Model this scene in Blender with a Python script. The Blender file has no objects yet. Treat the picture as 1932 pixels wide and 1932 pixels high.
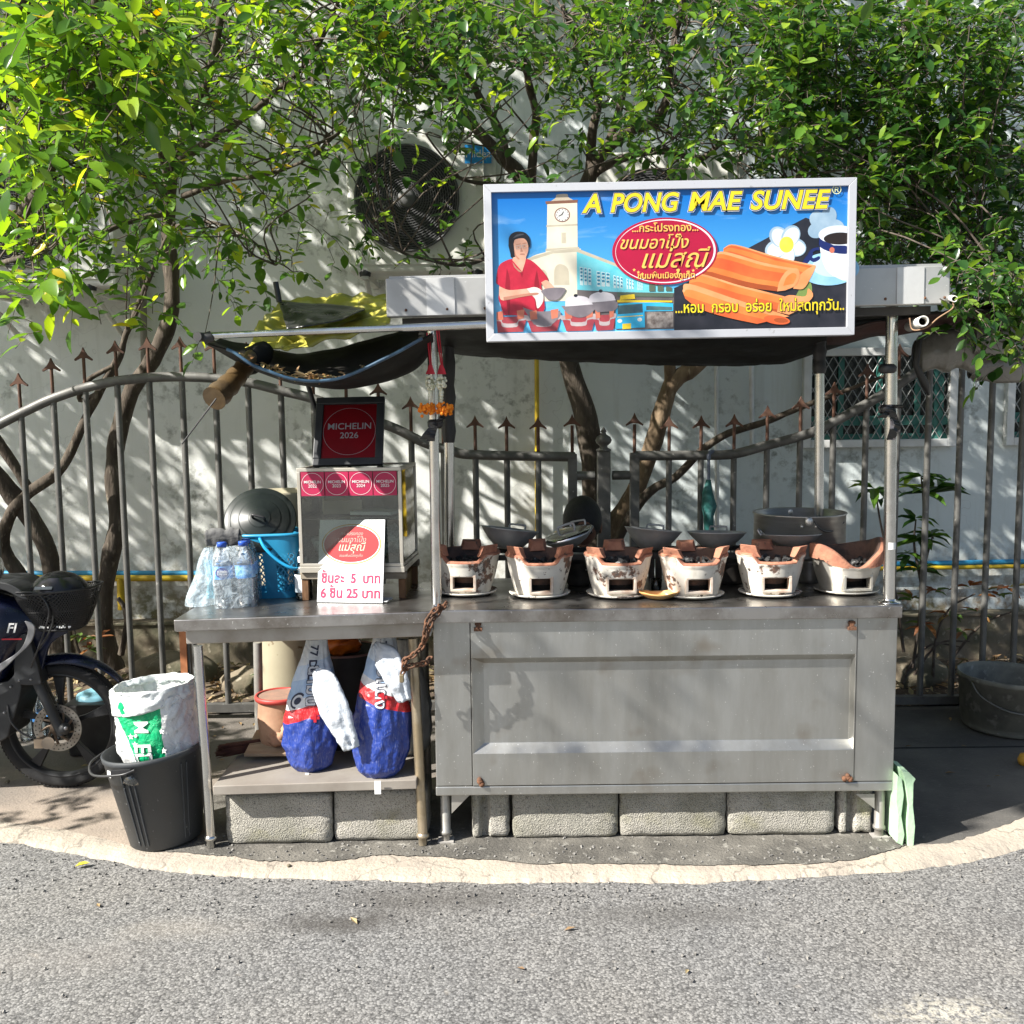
import bpy, bmesh, math, random
import numpy as np
from mathutils import Vector, Matrix, Euler, noise as mnoise
R = math.radians
SC = bpy.context.scene
COL = SC.collection
rng = random.Random(7)

# ---------------------------------------------------------------- camera
CAM_H, FPX, NPX, PITCH, ROLL = 1.645, 1860.0, 1932.0, math.atan(.1027), -.0113
cam_d = bpy.data.cameras.new('Camera')
cam = bpy.data.objects.new('Camera', cam_d)
COL.objects.link(cam)
cam_d.sensor_width = 36
cam_d.lens = 36 * FPX / NPX
cam_d.clip_start, cam_d.clip_end = .05, 400
CAM_M = Matrix.Rotation(math.pi / 2 - PITCH, 3, 'X') @ Matrix.Rotation(ROLL, 3, 'Z')
cam.location = (0, 0, CAM_H)
cam.rotation_euler = CAM_M.to_euler()
SC.camera = cam

# ---------------------------------------------------------------- light
SUN_EL, SUN_DIR = R(40.5), Vector((1, .52, 0)).normalized()      # horizontal travel of the light
ray = Vector((SUN_DIR.x * math.cos(SUN_EL), SUN_DIR.y * math.cos(SUN_EL), -math.sin(SUN_EL)))
sun_d = bpy.data.lights.new('Sun', 'SUN')
sun_d.energy, sun_d.angle, sun_d.color = 5.0, R(.5), (1, .96, .89)
sun = bpy.data.objects.new('Sun', sun_d)
COL.objects.link(sun)
sun.rotation_euler = ray.to_track_quat('-Z', 'Y').to_euler()
sun.location = (-6, -4, 8)
W = bpy.data.worlds.new('World')
SC.world = W
W.use_nodes = True
wn = W.node_tree
bg = wn.nodes['Background']
sky = wn.nodes.new('ShaderNodeTexSky')
sky.sky_type = 'NISHITA'
sky.sun_disc = False
sky.sun_elevation = SUN_EL
sky.sun_rotation = math.atan2(-SUN_DIR.x, -SUN_DIR.y)
sky.dust_density, sky.air_density = 2.0, 1.0
wn.links.new(sky.outputs[0], bg.inputs[0])
bg.inputs[1].default_value = .066
SC.view_settings.view_transform = 'Standard'
SC.view_settings.look = 'None'
SC.view_settings.exposure = 1.2
SC.view_settings.gamma = 1
SC.render.engine = 'CYCLES'
SC.cycles.max_bounces = 8
SC.cycles.transparent_max_bounces = 16
SC.cycles.use_denoising = True
SC.cycles.sample_clamp_indirect = 6
SC.cycles.caustics_reflective = SC.cycles.caustics_refractive = False

# ---------------------------------------------------------------- helpers
def ray_px(px, py):
    return CAM_M @ Vector(((px - NPX / 2) / FPX, -(py - NPX / 2) / FPX, -1))
def P(px, py, Y):                       # where the sight line through a photo point meets the plane y = Y
    d = ray_px(px, py)
    return Vector((0, 0, CAM_H)) + d * (Y / d.y)
def G(px, py, z=0):                     # ... meets the level z
    d = ray_px(px, py)
    return Vector((0, 0, CAM_H)) + d * ((z - CAM_H) / d.z)

class MB:
    def __init__(s): s.v = []; s.f = []; s.m = []; s.sm = []
    def add(s, vs, fs, mi=0, smooth=False, M=None):
        o = len(s.v)
        for v in vs:
            v = Vector(v)
            s.v.append(M @ v if M is not None else v)
        for f in fs:
            s.f.append([i + o for i in f]); s.m.append(mi); s.sm.append(smooth)
        return s
    def box(s, c, d, M=None, mi=0, taper=1):
        x, y, z = d[0] / 2, d[1] / 2, d[2] / 2
        c = Vector(c); t = taper
        vs = [c + Vector(p) for p in ((-x*t,-y*t,-z),(x*t,-y*t,-z),(x*t,y*t,-z),(-x*t,y*t,-z),(-x,-y,z),(x,-y,z),(x,y,z),(-x,y,z))]
        return s.add(vs, [(0,3,2,1),(4,5,6,7),(0,1,5,4),(1,2,6,5),(2,3,7,6),(3,0,4,7)], mi, False, M)
    def box2(s, a, b, M=None, mi=0):    # by two corners
        a, b = Vector(a), Vector(b)
        return s.box((a + b) / 2, [abs(q) for q in (b - a)], M, mi)
    def tube(s, pts, r, n=10, mi=0, M=None, cap=True, closed=False):
        pts = [Vector(p) for p in pts]; k = len(pts)
        rs = r if isinstance(r, (list, tuple)) else [r] * k
        up = None; rings = []
        for i, p in enumerate(pts):
            if closed: t = pts[(i + 1) % k] - pts[i - 1]
            else: t = pts[min(i + 1, k - 1)] - pts[max(i - 1, 0)]
            if t.length < 1e-9: t = Vector((0, 0, 1))
            t.normalize()
            if up is None:
                up = t.orthogonal().normalized()
            else:
                up = up - t * up.dot(t)
                up = up.normalized() if up.length > 1e-6 else t.orthogonal().normalized()
            b = t.cross(up)
            rings.append([p + (up * math.cos(2*math.pi*j/n) + b * math.sin(2*math.pi*j/n)) * rs[i] for j in range(n)])
        vs = [v for q in rings for v in q]; fs = []
        for i in range(k if closed else k - 1):
            a, c = i * n, ((i + 1) % k) * n
            for j in range(n):
                fs.append((a + j, a + (j+1) % n, c + (j+1) % n, c + j))
        s.add(vs, fs, mi, True, M)
        if cap and not closed:
            s.add(rings[0], [tuple(range(n))[::-1]], mi, False, M); s.add(rings[-1], [tuple(range(n))], mi, False, M)
        return s
    def lathe(s, prof, n=32, mi=0, M=None, smooth=True, a0=0, a1=2*math.pi):
        full = abs(a1 - a0 - 2*math.pi) < 1e-6; k = n if full else n + 1
        vs = [(r*math.cos(a0+(a1-a0)*j/n), r*math.sin(a0+(a1-a0)*j/n), z) for r, z in prof for j in range(k)]
        fs = [(i*k+j, i*k+(j+1) % k, (i+1)*k+(j+1) % k, (i+1)*k+j) for i in range(len(prof)-1) for j in range(n)]
        return s.add(vs, fs, mi, smooth, M)
    def sphere(s, c, r, n=16, m=10, mi=0, M=None, sc=(1,1,1)):
        T = Matrix.Translation(c) @ Matrix.Diagonal((*sc, 1))
        if M is not None: T = M @ T
        return s.lathe([(max(1e-5, r*math.sin(math.pi*i/m)), -r*math.cos(math.pi*i/m)) for i in range(m+1)], n, mi, T)
    def poly(s, pts, mi=0, M=None):
        return s.add(pts, [tuple(range(len(pts)))], mi, False, M)
    def prism(s, pts, d, mi=0, M=None):  # planar outline pushed along the vector d
        k = len(pts); d = Vector(d)
        a = [Vector(p) for p in pts]; b = [p + d for p in a]
        return s.add(a + b, [tuple(range(k))[::-1], tuple(range(k, 2*k))] + [(i, (i+1) % k, k+(i+1) % k, k+i) for i in range(k)], mi, False, M)
    def grid(s, fn, nu, nv, mi=0, M=None, smooth=True, skip=None):
        vs = [fn(i/nu, j/nv) for j in range(nv+1) for i in range(nu+1)]
        fs = [(j*(nu+1)+i, j*(nu+1)+i+1, (j+1)*(nu+1)+i+1, (j+1)*(nu+1)+i) for j in range(nv) for i in range(nu)
              if not (skip and skip((i+.5)/nu, (j+.5)/nv))]
        return s.add(vs, fs, mi, smooth, M)
    def build(s, name, mats, parent=None, world=False, bev=0, solid=0, sub=0, weld=False, label=None, offs=0):
        me = bpy.data.meshes.new(name)
        me.from_pydata([tuple(v) for v in s.v], [], s.f)
        mats = mats if isinstance(mats, (list, tuple)) else [mats]
        for m in mats: me.materials.append(m)
        me.polygons.foreach_set('material_index', s.m)
        me.polygons.foreach_set('use_smooth', s.sm)
        if weld:
            b = bmesh.new(); b.from_mesh(me)
            bmesh.ops.remove_doubles(b, verts=b.verts, dist=1e-5)
            bmesh.ops.recalc_face_normals(b, faces=b.faces)
            b.to_mesh(me); b.free()
        me.update()
        o = bpy.data.objects.new(name, me); COL.objects.link(o)
        if parent is not None:
            o.parent = parent
            if world: o.matrix_parent_inverse = wm(parent).inverted()
        if solid:
            q = o.modifiers.new('s', 'SOLIDIFY'); q.thickness = solid; q.offset = offs
        if bev:
            q = o.modifiers.new('b', 'BEVEL'); q.width = bev; q.segments = 2; q.limit_method = 'ANGLE'; q.angle_limit = R(40)
        if sub:
            q = o.modifiers.new('u', 'SUBSURF'); q.levels = q.render_levels = sub
        if label: o['label'] = label
        return o
def wm(o):
    m = Matrix.LocRotScale(o.location, o.rotation_euler, o.scale)
    return wm(o.parent) @ o.matrix_parent_inverse @ m if o.parent else m
def tag(o, label=None, cat=None, group=None, kind=None):
    if label: o['label'] = label
    if cat: o['category'] = cat
    if group: o['group'] = group
    if kind: o['kind'] = kind
    return o
def thing(name, label, cat, loc=(0,0,0), rot=(0,0,0), group=None):
    o = bpy.data.objects.new(name, None); COL.objects.link(o)
    o.location = loc; o.rotation_euler = rot; o.empty_display_size = .1
    return tag(o, label, cat, group)
def children(o): return [c for c in bpy.data.objects if c.parent == o]
def copy_tree(o, parent=None):
    c = o.copy(); COL.objects.link(c)
    if parent is not None: c.parent = parent
    for ch in children(o): copy_tree(ch, c)
    return c
def smoothpath(pts, n=6):                 # Catmull-Rom
    pts = [Vector(p) for p in pts]
    q = [pts[0]*2 - pts[1]] + pts + [pts[-1]*2 - pts[-2]]; out = []
    for i in range(1, len(q) - 2):
        for j in range(n):
            t = j / n
            a, b, c, d = q[i-1], q[i], q[i+1], q[i+2]
            out.append(.5*((2*b)+(c-a)*t+(2*a-5*b+4*c-d)*t*t+(3*b-a-3*c+d)*t**3))
    return out + [pts[-1]]
def lerp(a, b, t): return a + (b - a) * t
def nz(x, y, z=0): return mnoise.noise(Vector((x, y, z)))
def basis(o, x, y):                       # frame from an origin, the x end and the y end; returns matrix, width, height
    ex = (x - o); w = ex.length; ex.normalize(); ey = y - o; ey = ey - ex*ey.dot(ex); h = ey.length; ey.normalize(); ez = ex.cross(ey)
    return Matrix(((ex.x, ey.x, ez.x, o.x), (ex.y, ey.y, ez.y, o.y), (ex.z, ey.z, ez.z, o.z), (0,0,0,1))), w, h

# lettering: a text curve turned into a mesh
def text(body, size, mat, parent, M, name='lettering', align='CENTER', shear=0, off=0, ext=.0004, sx=1, spacing=1, world=False, bend=None):
    cu = bpy.data.curves.new('t', 'FONT'); cu.body = body; cu.size = size; cu.align_x = align; cu.align_y = 'CENTER'
    cu.shear = shear; cu.offset = off; cu.extrude = ext; cu.space_character = spacing; cu.resolution_u = 4
    to = bpy.data.objects.new('t', cu); COL.objects.link(to)
    dg = bpy.context.evaluated_depsgraph_get()
    me = bpy.data.meshes.new_from_object(to.evaluated_get(dg))
    bpy.data.objects.remove(to); bpy.data.curves.remove(cu)
    S = Matrix.Diagonal((sx, 1, 1, 1))
    for v in me.vertices:
        p = S @ v.co
        if bend: p = bend(p)
        v.co = M @ p
    me.materials.clear(); me.materials.append(mat)
    me.name = name
    o = bpy.data.objects.new(name, me); COL.objects.link(o)
    if parent is not None:
        o.parent = parent
        if world: o.matrix_parent_inverse = wm(parent).inverted()
    return o

# ---------------------------------------------------------------- materials
def lin(c):
    if isinstance(c, str):
        c = [int(c[i:i+2], 16)/255 for i in (0, 2, 4)]
        c = [x/12.92 if x <= .04045 else ((x+.055)/1.055)**2.4 for x in c]
    elif isinstance(c, (int, float)): c = (c, c, c)
    return (*c[:3], 1)
class NT:
    def __init__(s, name):
        s.mat = bpy.data.materials.new(name); s.mat.use_nodes = True
        s.t = s.mat.node_tree; s.b = s.t.nodes['Principled BSDF']; s.out = s.t.nodes['Material Output']
    def n(s, typ, **kw):
        o = s.t.nodes.new('ShaderNode' + typ)
        for k, v in kw.items():
            if k.startswith('_'): setattr(o, k[1:], v)
            else: s.set(o, k.replace('__', ' '), v)
        return o
    def set(s, o, k, v):
        inp = o.inputs[int(k[1:])] if k[0] == 'i' and k[1:].isdigit() else o.inputs[k]
        if isinstance(v, bpy.types.NodeSocket): s.t.links.new(v, inp)
        else: inp.default_value = v
    def coords(s, stretch=(1,1,1), rnd=False):
        tc = s.n('TexCoord'); v = tc.outputs['Object']
        if rnd:
            oi = s.n('ObjectInfo'); m = s.n('Math', _operation='MULTIPLY', i0=oi.outputs['Random'], i1=37.0)
            va = s.n('VectorMath', _operation='ADD', i0=v, i1=m.outputs[0]); v = va.outputs[0]
        if tuple(stretch) != (1,1,1):
            mp = s.n('Mapping', Vector=v, Scale=stretch); v = mp.outputs[0]
        return v
    def noise(s, v, sc, det=5, rough=.55, dist=0):
        return s.n('TexNoise', Vector=v, Scale=sc, Detail=det, Roughness=rough, Distortion=dist).outputs['Fac']
    def ramp(s, f, lo, hi):
        o = s.n('MapRange', Value=f); o.inputs['From Min'].default_value = lo; o.inputs['From Max'].default_value = hi
        return o.outputs[0]
    def mix(s, f, a, b, mode='MIX'):
        o = s.n('Mix', _data_type='RGBA', _blend_type=mode)
        s.set(o, 'i0', f); s.set(o, 'i6', a); s.set(o, 'i7', b); return o.outputs[2]
    def math(s, op, a, b=0.0): return s.n('Math', _operation=op, i0=a, i1=b).outputs[0]
    def bump(s, h, st=.3, d=.01):
        o = s.n('Bump', Height=h, Strength=st, Distance=d); s.set(s.b, 'Normal', o.outputs[0])
    def base(s, c): s.set(s.b, 'Base Color', c)
def mat(name, c, r=.5, m=0, c2=None, sc=6, lo=.4, hi=.6, c3=None, sc3=60, lo3=.6, hi3=.66, b=0, bs=120, det=5, stretch=(1,1,1), rnd=False, spec=None, coat=0, r2=None):
    t = NT(name); t.b.inputs['Metallic'].default_value = m; t.b.inputs['Roughness'].default_value = r
    if spec is not None: t.b.inputs['Specular IOR Level'].default_value = spec
    if coat: t.b.inputs['Coat Weight'].default_value = coat; t.b.inputs['Coat Roughness'].default_value = .08
    v = t.coords(stretch, rnd); c = lin(c)
    if c2 is None: c2 = tuple(x*.8 for x in c[:3]); 
    f = t.ramp(t.noise(v, sc, det), lo, hi)
    col = t.mix(f, c, lin(c2))
    if c3 is not None:
        col = t.mix(t.ramp(t.noise(v, sc3, 3), lo3, hi3), col, lin(c3))
    t.base(col)
    rr = t.n('MapRange', Value=f); rr.inputs['To Min'].default_value = r; rr.inputs['To Max'].default_value = r2 if r2 is not None else min(1, r*1.25+.04)
    t.set(t.b, 'Roughness', rr.outputs[0])
    if b: t.bump(t.noise(v, bs, 4), b)
    return t.mat
def glass(name, tint=(.85,.92,.9), alpha=.16, r=.04):      # thin clear pane: mostly see-through with a glossy skin
    t = NT(name)
    tr = t.n('BsdfTransparent', Color=lin(tint)); gl = t.n('BsdfGlossy', Roughness=r)
    fr = t.n('Fresnel', IOR=1.45); f = t.math('ADD', fr.outputs[0], alpha - .04)
    dv = t.coords(); f = t.math('ADD', f, t.math('MULTIPLY', t.ramp(t.noise(dv, 9, 4), .45, .8), .06))
    mx = t.n('MixShader', i0=f, i1=tr.outputs[0], i2=gl.outputs[0])
    t.t.links.new(mx.outputs[0], t.out.inputs[0]); return t.mat
def film(name, c=(.8,.9,1), op=.3, r=.2):                  # thin plastic film
    t = NT(name)
    tr = t.n('BsdfTransparent'); t.base(lin(c)); t.b.inputs['Roughness'].default_value = r
    v = t.coords(); n_ = t.noise(v, 30, 4, dist=1.5); t.bump(n_, .8, .01)
    f = t.math('ADD', t.math('MULTIPLY', t.ramp(n_, .42, .7), .35), op)
    mx = t.n('MixShader', i0=f, i1=tr.outputs[0], i2=t.b.outputs[0])
    t.t.links.new(mx.outputs[0], t.out.inputs[0]); return t.mat

def leafmat(name, cols, trans=.35, r=.38):
    t = NT(name)
    g = t.n('NewGeometry'); ri = g.outputs['Random Per Island']
    cr = t.n('ValToRGB', Fac=ri); e = cr.color_ramp.elements
    while len(e) < len(cols): e.new(.5)
    for i, (p, c) in enumerate(cols):
        e[i].position = p; e[i].color = lin(c)
    t.base(cr.outputs[0]); t.b.inputs['Roughness'].default_value = r
    tl = t.n('BsdfTranslucent'); hs = t.n('HueSaturation', Hue=.482, Saturation=1.08, Value=1.95, Color=cr.outputs[0])
    t.set(tl, 'Color', hs.outputs[0])
    mx = t.n('MixShader', i0=trans, i1=t.b.outputs[0], i2=tl.outputs[0])
    t.t.links.new(mx.outputs[0], t.out.inputs[0]); return t.mat

STEEL = mat('brushed_steel', (.52,.52,.50), .36, 1, (.42,.42,.40), 5, c3=(.75,.75,.72), sc3=150, lo3=.7, hi3=.73, b=.04, bs=200, stretch=(1,1,.25))
STEEL2 = mat('tarnished_steel', (.50,.46,.38), .34, .9, (.36,.30,.22), 7, b=.05, bs=90)
CHROME = mat('polished_tube', (.66,.66,.64), .2, 1, (.45,.43,.40), 9, .5, .75, b=.03, bs=60)
ALU = mat('worn_aluminium', (.62,.61,.58), .4, .85, (.4,.37,.32), 14, c3=(.1,.09,.08), sc3=50, lo3=.66, hi3=.75)
RUST = mat('rusty_iron', (.10,.055,.035), .85, .2, (.19,.09,.05), 30, b=.3, bs=150)
BLACKP = mat('black_plastic', (.018,.018,.02), .38, 0, (.035,.035,.035), 8)
CHAR = mat('charcoal', (.018,.018,.018), .7, 0, (.05,.05,.05), 40, c3=(.28,.28,.27), sc3=30, lo3=.62, hi3=.7, b=.4, bs=120)
WHITE = mat('white_print', (.8,.8,.78), .5, 0, (.74,.74,.72), 10)
# ================================================================ SETTING
def struct(o): return tag(o, kind='structure')
# --- road
t = NT('asphalt'); v = t.coords()
vo = t.n('TexVoronoi', Vector=v, Scale=135.0); vo2 = t.n('TexVoronoi', Vector=v, Scale=300.0)
gr = t.n('ValToRGB', Fac=vo.outputs['Color']); e = gr.color_ramp.elements
e[0].position, e[0].color = .15, lin((.055,.056,.06)); e[1].position, e[1].color = .85, lin((.38,.38,.375)); x_ = e.new(.5); x_.color = lin((.17,.17,.168))
g2 = t.n('ValToRGB', Fac=vo2.outputs['Color']); e = g2.color_ramp.elements
e[0].color, e[1].color = lin(.09), lin((.24,.236,.23))
c = t.mix(.5, gr.outputs[0], g2.outputs[0])
c = t.mix(t.math('MULTIPLY', t.ramp(vo.outputs['Distance'], .52, .8), .75), c, lin(.035))
c = t.mix(t.ramp(t.noise(v, 1.1, 4), .35, .75), c, t.mix(1.0, c, lin((1.14,1.1,1.04)), 'MULTIPLY'))
big = t.ramp(t.noise(v, 1.6, 6, .6), .56, .72)
c = t.mix(t.math('MULTIPLY', big, .42), c, lin((.055,.05,.046)))
c = t.mix(t.math('MULTIPLY', t.ramp(t.noise(v, 7, 5, .65), .66, .74), .6), c, lin((.36,.33,.29)))
def spot(px, py, rx, ry, c, col, amt):      # a stain lying on the road where the photo has one
    g = G(px, py); d = t.n('VectorMath', _operation='MULTIPLY', i0=t.n('VectorMath', _operation='SUBTRACT', i0=v, i1=(g.x, g.y, 0)).outputs[0], i1=(1/rx, 1/ry, 0))
    l = t.n('VectorMath', _operation='LENGTH', i0=d.outputs[0]).outputs['Value']
    f = t.n('MapRange', Value=t.math('ADD', l, t.math('MULTIPLY', t.noise(v, 6, 5, .65), 1.1)), i1=1.45, i2=.7).outputs[0]
    return t.mix(t.math('MULTIPLY', f, amt), c, col)
c = spot(640, 1735, .30, .10, c, lin((.05,.045,.04)), .75); c = spot(800, 1690, .55, .16, c, lin((.065,.06,.054)), .6); c = spot(1260, 1720, .5, .12, c, lin((.07,.066,.06)), .45)
c = t.mix(t.ramp(t.noise(v, 55, 4, .7), .45, .55), c, spot(1790, 1900, .26, .10, c, lin((.46,.43,.36)), .85)); c = spot(330, 1745, .3, .1, c, lin((.30,.27,.23)), .3); c = spot(120, 1800, .5, .15, c, lin((.24,.22,.20)), .25)
wv = t.n('VectorMath', _operation='ADD', i0=v, i1=t.n('VectorMath', _operation='SCALE', i0=t.n('TexNoise', Vector=v, Scale=3.0, Detail=5.0).outputs['Color'], Scale=.5).outputs[0])
ck_ = t.n('TexVoronoi', _feature='DISTANCE_TO_EDGE', Vector=wv.outputs[0], Scale=.8)
c = t.mix(t.math('MULTIPLY', t.n('MapRange', Value=ck_.outputs[0], i1=.006, i2=.001).outputs[0], .18), c, lin(.04))
t.base(c); t.b.inputs['Roughness'].default_value = .85
h = t.math('ADD', t.math('MULTIPLY', vo.outputs['Distance'], -1.0), t.math('MULTIPLY', t.noise(v, 60, 4), .8))
t.bump(h, .35, .004); ASPH = t.mat
# --- concrete of the pavement: pale sandy at the left, darker beyond the cart
t = NT('pavement_concrete'); v = t.coords()
sx = t.n('SeparateXYZ', Vector=v); n1 = t.noise(v, 3, 6, .6); n2 = t.noise(v, 45, 4)
pale = t.mix(t.ramp(n1, .35, .7), lin((.34,.28,.225)), lin((.245,.205,.17)))
pale = t.mix(t.ramp(n2, .62, .74), pale, lin((.14,.12,.1)))
pale = t.mix(t.ramp(t.noise(v, 9, 3), .69, .73), pale, lin((.15,.13,.115)))
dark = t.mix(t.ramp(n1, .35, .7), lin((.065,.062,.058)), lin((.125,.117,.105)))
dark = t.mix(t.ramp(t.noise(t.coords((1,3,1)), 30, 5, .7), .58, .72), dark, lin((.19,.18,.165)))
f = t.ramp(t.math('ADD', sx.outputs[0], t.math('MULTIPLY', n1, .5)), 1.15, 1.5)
# canopy shade on the left ground towards the bed, put into the colour
f2 = t.ramp(t.math('ADD', sx.outputs[1], t.math('MULTIPLY', n1, .9)), 4.45, 4.95)
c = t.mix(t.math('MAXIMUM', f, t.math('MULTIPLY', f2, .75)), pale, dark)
t.base(c); t.b.inputs['Roughness'].default_value = .8
t.bump(t.math('ADD', t.noise(v, 90, 5), t.math('MULTIPLY', t.noise(v, 8, 4), 1.5)), .35, .01); PAVE = t.mat
t = NT('kerb_concrete'); v = t.coords(); n1 = t.noise(v, 5, 6, .65)
c = t.mix(t.ramp(n1, .35, .68), lin((.44,.385,.31)), lin((.32,.28,.235)))
c = t.mix(t.math('MULTIPLY', t.ramp(t.noise(v, 2.2, 5, .7), .52, .72), .55), c, lin((.20,.175,.15)))
c = t.mix(t.ramp(t.noise(v, 34, 4, .7), .60, .70), c, lin((.19,.165,.14)))
kv = t.n('VectorMath', _operation='ADD', i0=v, i1=t.n('VectorMath', _operation='SCALE', i0=t.n('TexNoise', Vector=v, Scale=9.0, Detail=5.0).outputs['Color'], Scale=.16).outputs[0])
kc = t.n('TexVoronoi', _feature='DISTANCE_TO_EDGE', Vector=kv.outputs[0], Scale=2.6)
c = t.mix(t.math('MULTIPLY', t.n('MapRange', Value=kc.outputs[0], i1=.012, i2=.002).outputs[0], .55), c, lin((.10,.085,.07)))
t.base(c); t.b.inputs['Roughness'].default_value = .88; t.bump(t.math('ADD', t.noise(v, 80, 5), t.math('MULTIPLY', t.noise(v, 12, 4), 1.6)), .5, .01); KERB = t.mat
PATCH = mat('mortar_patch', (.085,.08,.07), .9, 0, (.16,.15,.13), 5, .4, .65, (.27,.26,.23), 26, .60, .70, b=.7, bs=90)

def jitter(pts, n=16, a=.008, seed=0):
    q = smoothpath(pts, n); out = []
    for i, p in enumerate(q):
        out.append(Vector((p.x, p.y + a*(nz(p.x*7, seed, 1) + .7*nz(p.x*31, seed, 5) + .45*nz(p.x*85, seed, 8)), p.z)))
    return out
road_px = [(-500,1505),(-200,1560),(0,1583),(100,1598),(200,1618),(300,1636),(400,1645),(500,1650),(700,1655),(900,1660),(1100,1658),(1300,1660),(1500,1650),(1700,1637),(1800,1625),(1932,1595),(2150,1535),(2500,1450)]
kerb_px = [(-500,1455),(-200,1515),(0,1550),(120,1568),(220,1590),(290,1605),(400,1616),(500,1625),(600,1628),(700,1618),(800,1617),(1000,1630),(1200,1632),(1400,1635),(1600,1625),(1700,1600),(1780,1592),(1850,1575),(1932,1545),(2150,1480),(2500,1390)]
edge = jitter([G(*p) for p in road_px], 30, .016, 3)
kback = jitter([G(*p) for p in kerb_px], 26, .016, 9)
b = MB(); b.poly([(-40,-30,-.014),(40,-30,-.014),(40,45,-.014),(-40,45,-.014)])
struct(b.build('road', ASPH))
b = MB()
pav = [(p.x, p.y + .007, 0) for p in kback] + [(16, 5.3, 0), (-16, 5.3, 0)]
pav[0] = (-16, pav[0][1], 0)
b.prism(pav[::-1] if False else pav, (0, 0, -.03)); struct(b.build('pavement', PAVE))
b = MB()
n_ = 620
def along(path, t):
    k = t * (len(path) - 1); i = min(int(k), len(path) - 2); return path[i].lerp(path[i+1], k - i)
xs = np.linspace(max(edge[0].x, kback[0].x), min(edge[-1].x, kback[-1].x), n_)
ex, ey = [p.x for p in edge], [p.y for p in edge]; kx, ky = [p.x for p in kback], [p.y for p in kback]
fy, by = np.interp(xs, ex, ey), np.interp(xs, kx, ky)
b.grid(lambda u, w: Vector((xs[round(u*(n_-1))], lerp(fy[round(u*(n_-1))], by[round(u*(n_-1))], w), (-.0135 if w < .05 else lerp(-.005, .004, min(1, (w-.16)/.4))) + (.002 if w > .05 else 0)*nz(xs[round(u*(n_-1))]*6, w*2))), n_-1, 6, smooth=False)
struct(b.build('kerb', KERB))
pb = [p for p in kback if G(262,1600).x < p.x < G(1735,1600).x]
b = MB(); b.poly([(p.x, p.y - .004, .0075) for p in pb] + [(pb[-1].x - .06, 4.15, .0075), (pb[0].x + .1, 4.15, .0075)][::1])
struct(b.build('pavement_patch', PATCH))
# joint line in the dark pavement
b = MB(); b.box2((1.35, 4.62, .0005), (6, 4.63, .003)); struct(b.build('pavement_joint', mat('joint_grime', (.02,.02,.02), .9)))
SOIL = mat('leaf_littered_soil', (.07,.05,.035), .95, 0, (.15,.11,.07), 14, .4, .6, (.32,.26,.16), 40, .6, .66, b=.9, bs=50)
b = MB(); b.grid(lambda u, w: Vector((lerp(-8, 8, u), lerp(5.29, 6.35, w), .012 + .03*nz(u*40, w*5) + .05*math.sin(w*math.pi))), 160, 14)
struct(b.build('soil', SOIL))
LIT = leafmat('dry_leaf_litter', [(0,(.16,.09,.04)),(.5,(.3,.2,.09)),(.8,(.38,.3,.16)),(1,(.12,.16,.05))], .1, .7)
b = MB()
for i in range(1500):
    x, y = rng.uniform(-3.6, 3.6), rng.uniform(5.3, 6.1)
    M = Matrix.Translation((x, y, .05 + .04*rng.random())) @ Euler((rng.uniform(-.6,.6), rng.uniform(-.6,.6), rng.uniform(0,6.3))).to_matrix().to_4x4()
    l = rng.uniform(.02, .045)
    b.add([(-l,0,0),(-.2*l,-.4*l,.2*l),(l,0,0),(-.2*l,.4*l,.2*l)], [(0,1,2,3)], 0, False, M)
tag(b.build('leaf_litter', LIT), 'dry brown leaf litter covering the planting bed behind the fence', 'leaf litter', kind='stuff')

b = MB()
for i in range(700):
    x = rng.uniform(-2.6, 2.6); y = float(np.interp(x, ex, ey)) - abs(rng.gauss(0, .16)) - .004 if rng.random() < .75 else rng.uniform(2.3, 3.2)
    r = rng.uniform(.002, .0055); M = Matrix.Translation((x, y, -.012 + r*.4)) @ Euler((rng.random()*3, rng.random()*3, rng.random()*3)).to_matrix().to_4x4()
    b.box((0,0,0), (r*2, r*1.5, r*1.3), M, 0, .7)
for i in range(260):
    x = rng.uniform(-1.2, 1.6); y = float(np.interp(x, kx, ky)) + abs(rng.gauss(0, .10)) + .01
    r = rng.uniform(.002, .005); M = Matrix.Translation((x, y, .008 + r*.4)) @ Euler((rng.random()*3, rng.random()*3, rng.random()*3)).to_matrix().to_4x4()
    b.box((0,0,0), (r*2, r*1.5, r*1.3), M, 0, .7)
tag(b.build('grit', mat('grit', (.26,.25,.23), .9, 0, (.12,.115,.11), 40)), 'loose grit and crumbs along the worn edge of road and kerb', 'grit', kind='stuff')
b = MB()
for i in range(60):
    x, y = (rng.uniform(1.5, 2.6), rng.uniform(3.5, 5.1)) if i < 26 else (rng.uniform(-2.4, -.8), rng.uniform(4.2, 5.1)) if i < 50 else (rng.uniform(-2, 2), rng.uniform(2.7, 3.3))
    M = Matrix.Translation((x, y, .006 if y > 3.4 else -.008)) @ Euler((rng.uniform(-.3,.3), rng.uniform(-.3,.3), rng.uniform(0,6.3))).to_matrix().to_4x4(); l = rng.uniform(.012, .024)
    b.add([(-l,0,0),(-.2*l,-.4*l,.25*l),(l,0,.1*l),(-.2*l,.4*l,.25*l)], [(0,1,2,3)], 0, False, M)
tag(b.build('scattered_leaves', LIT), 'few small dry leaves scattered over pavement and road', 'leaves', kind='stuff')

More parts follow.
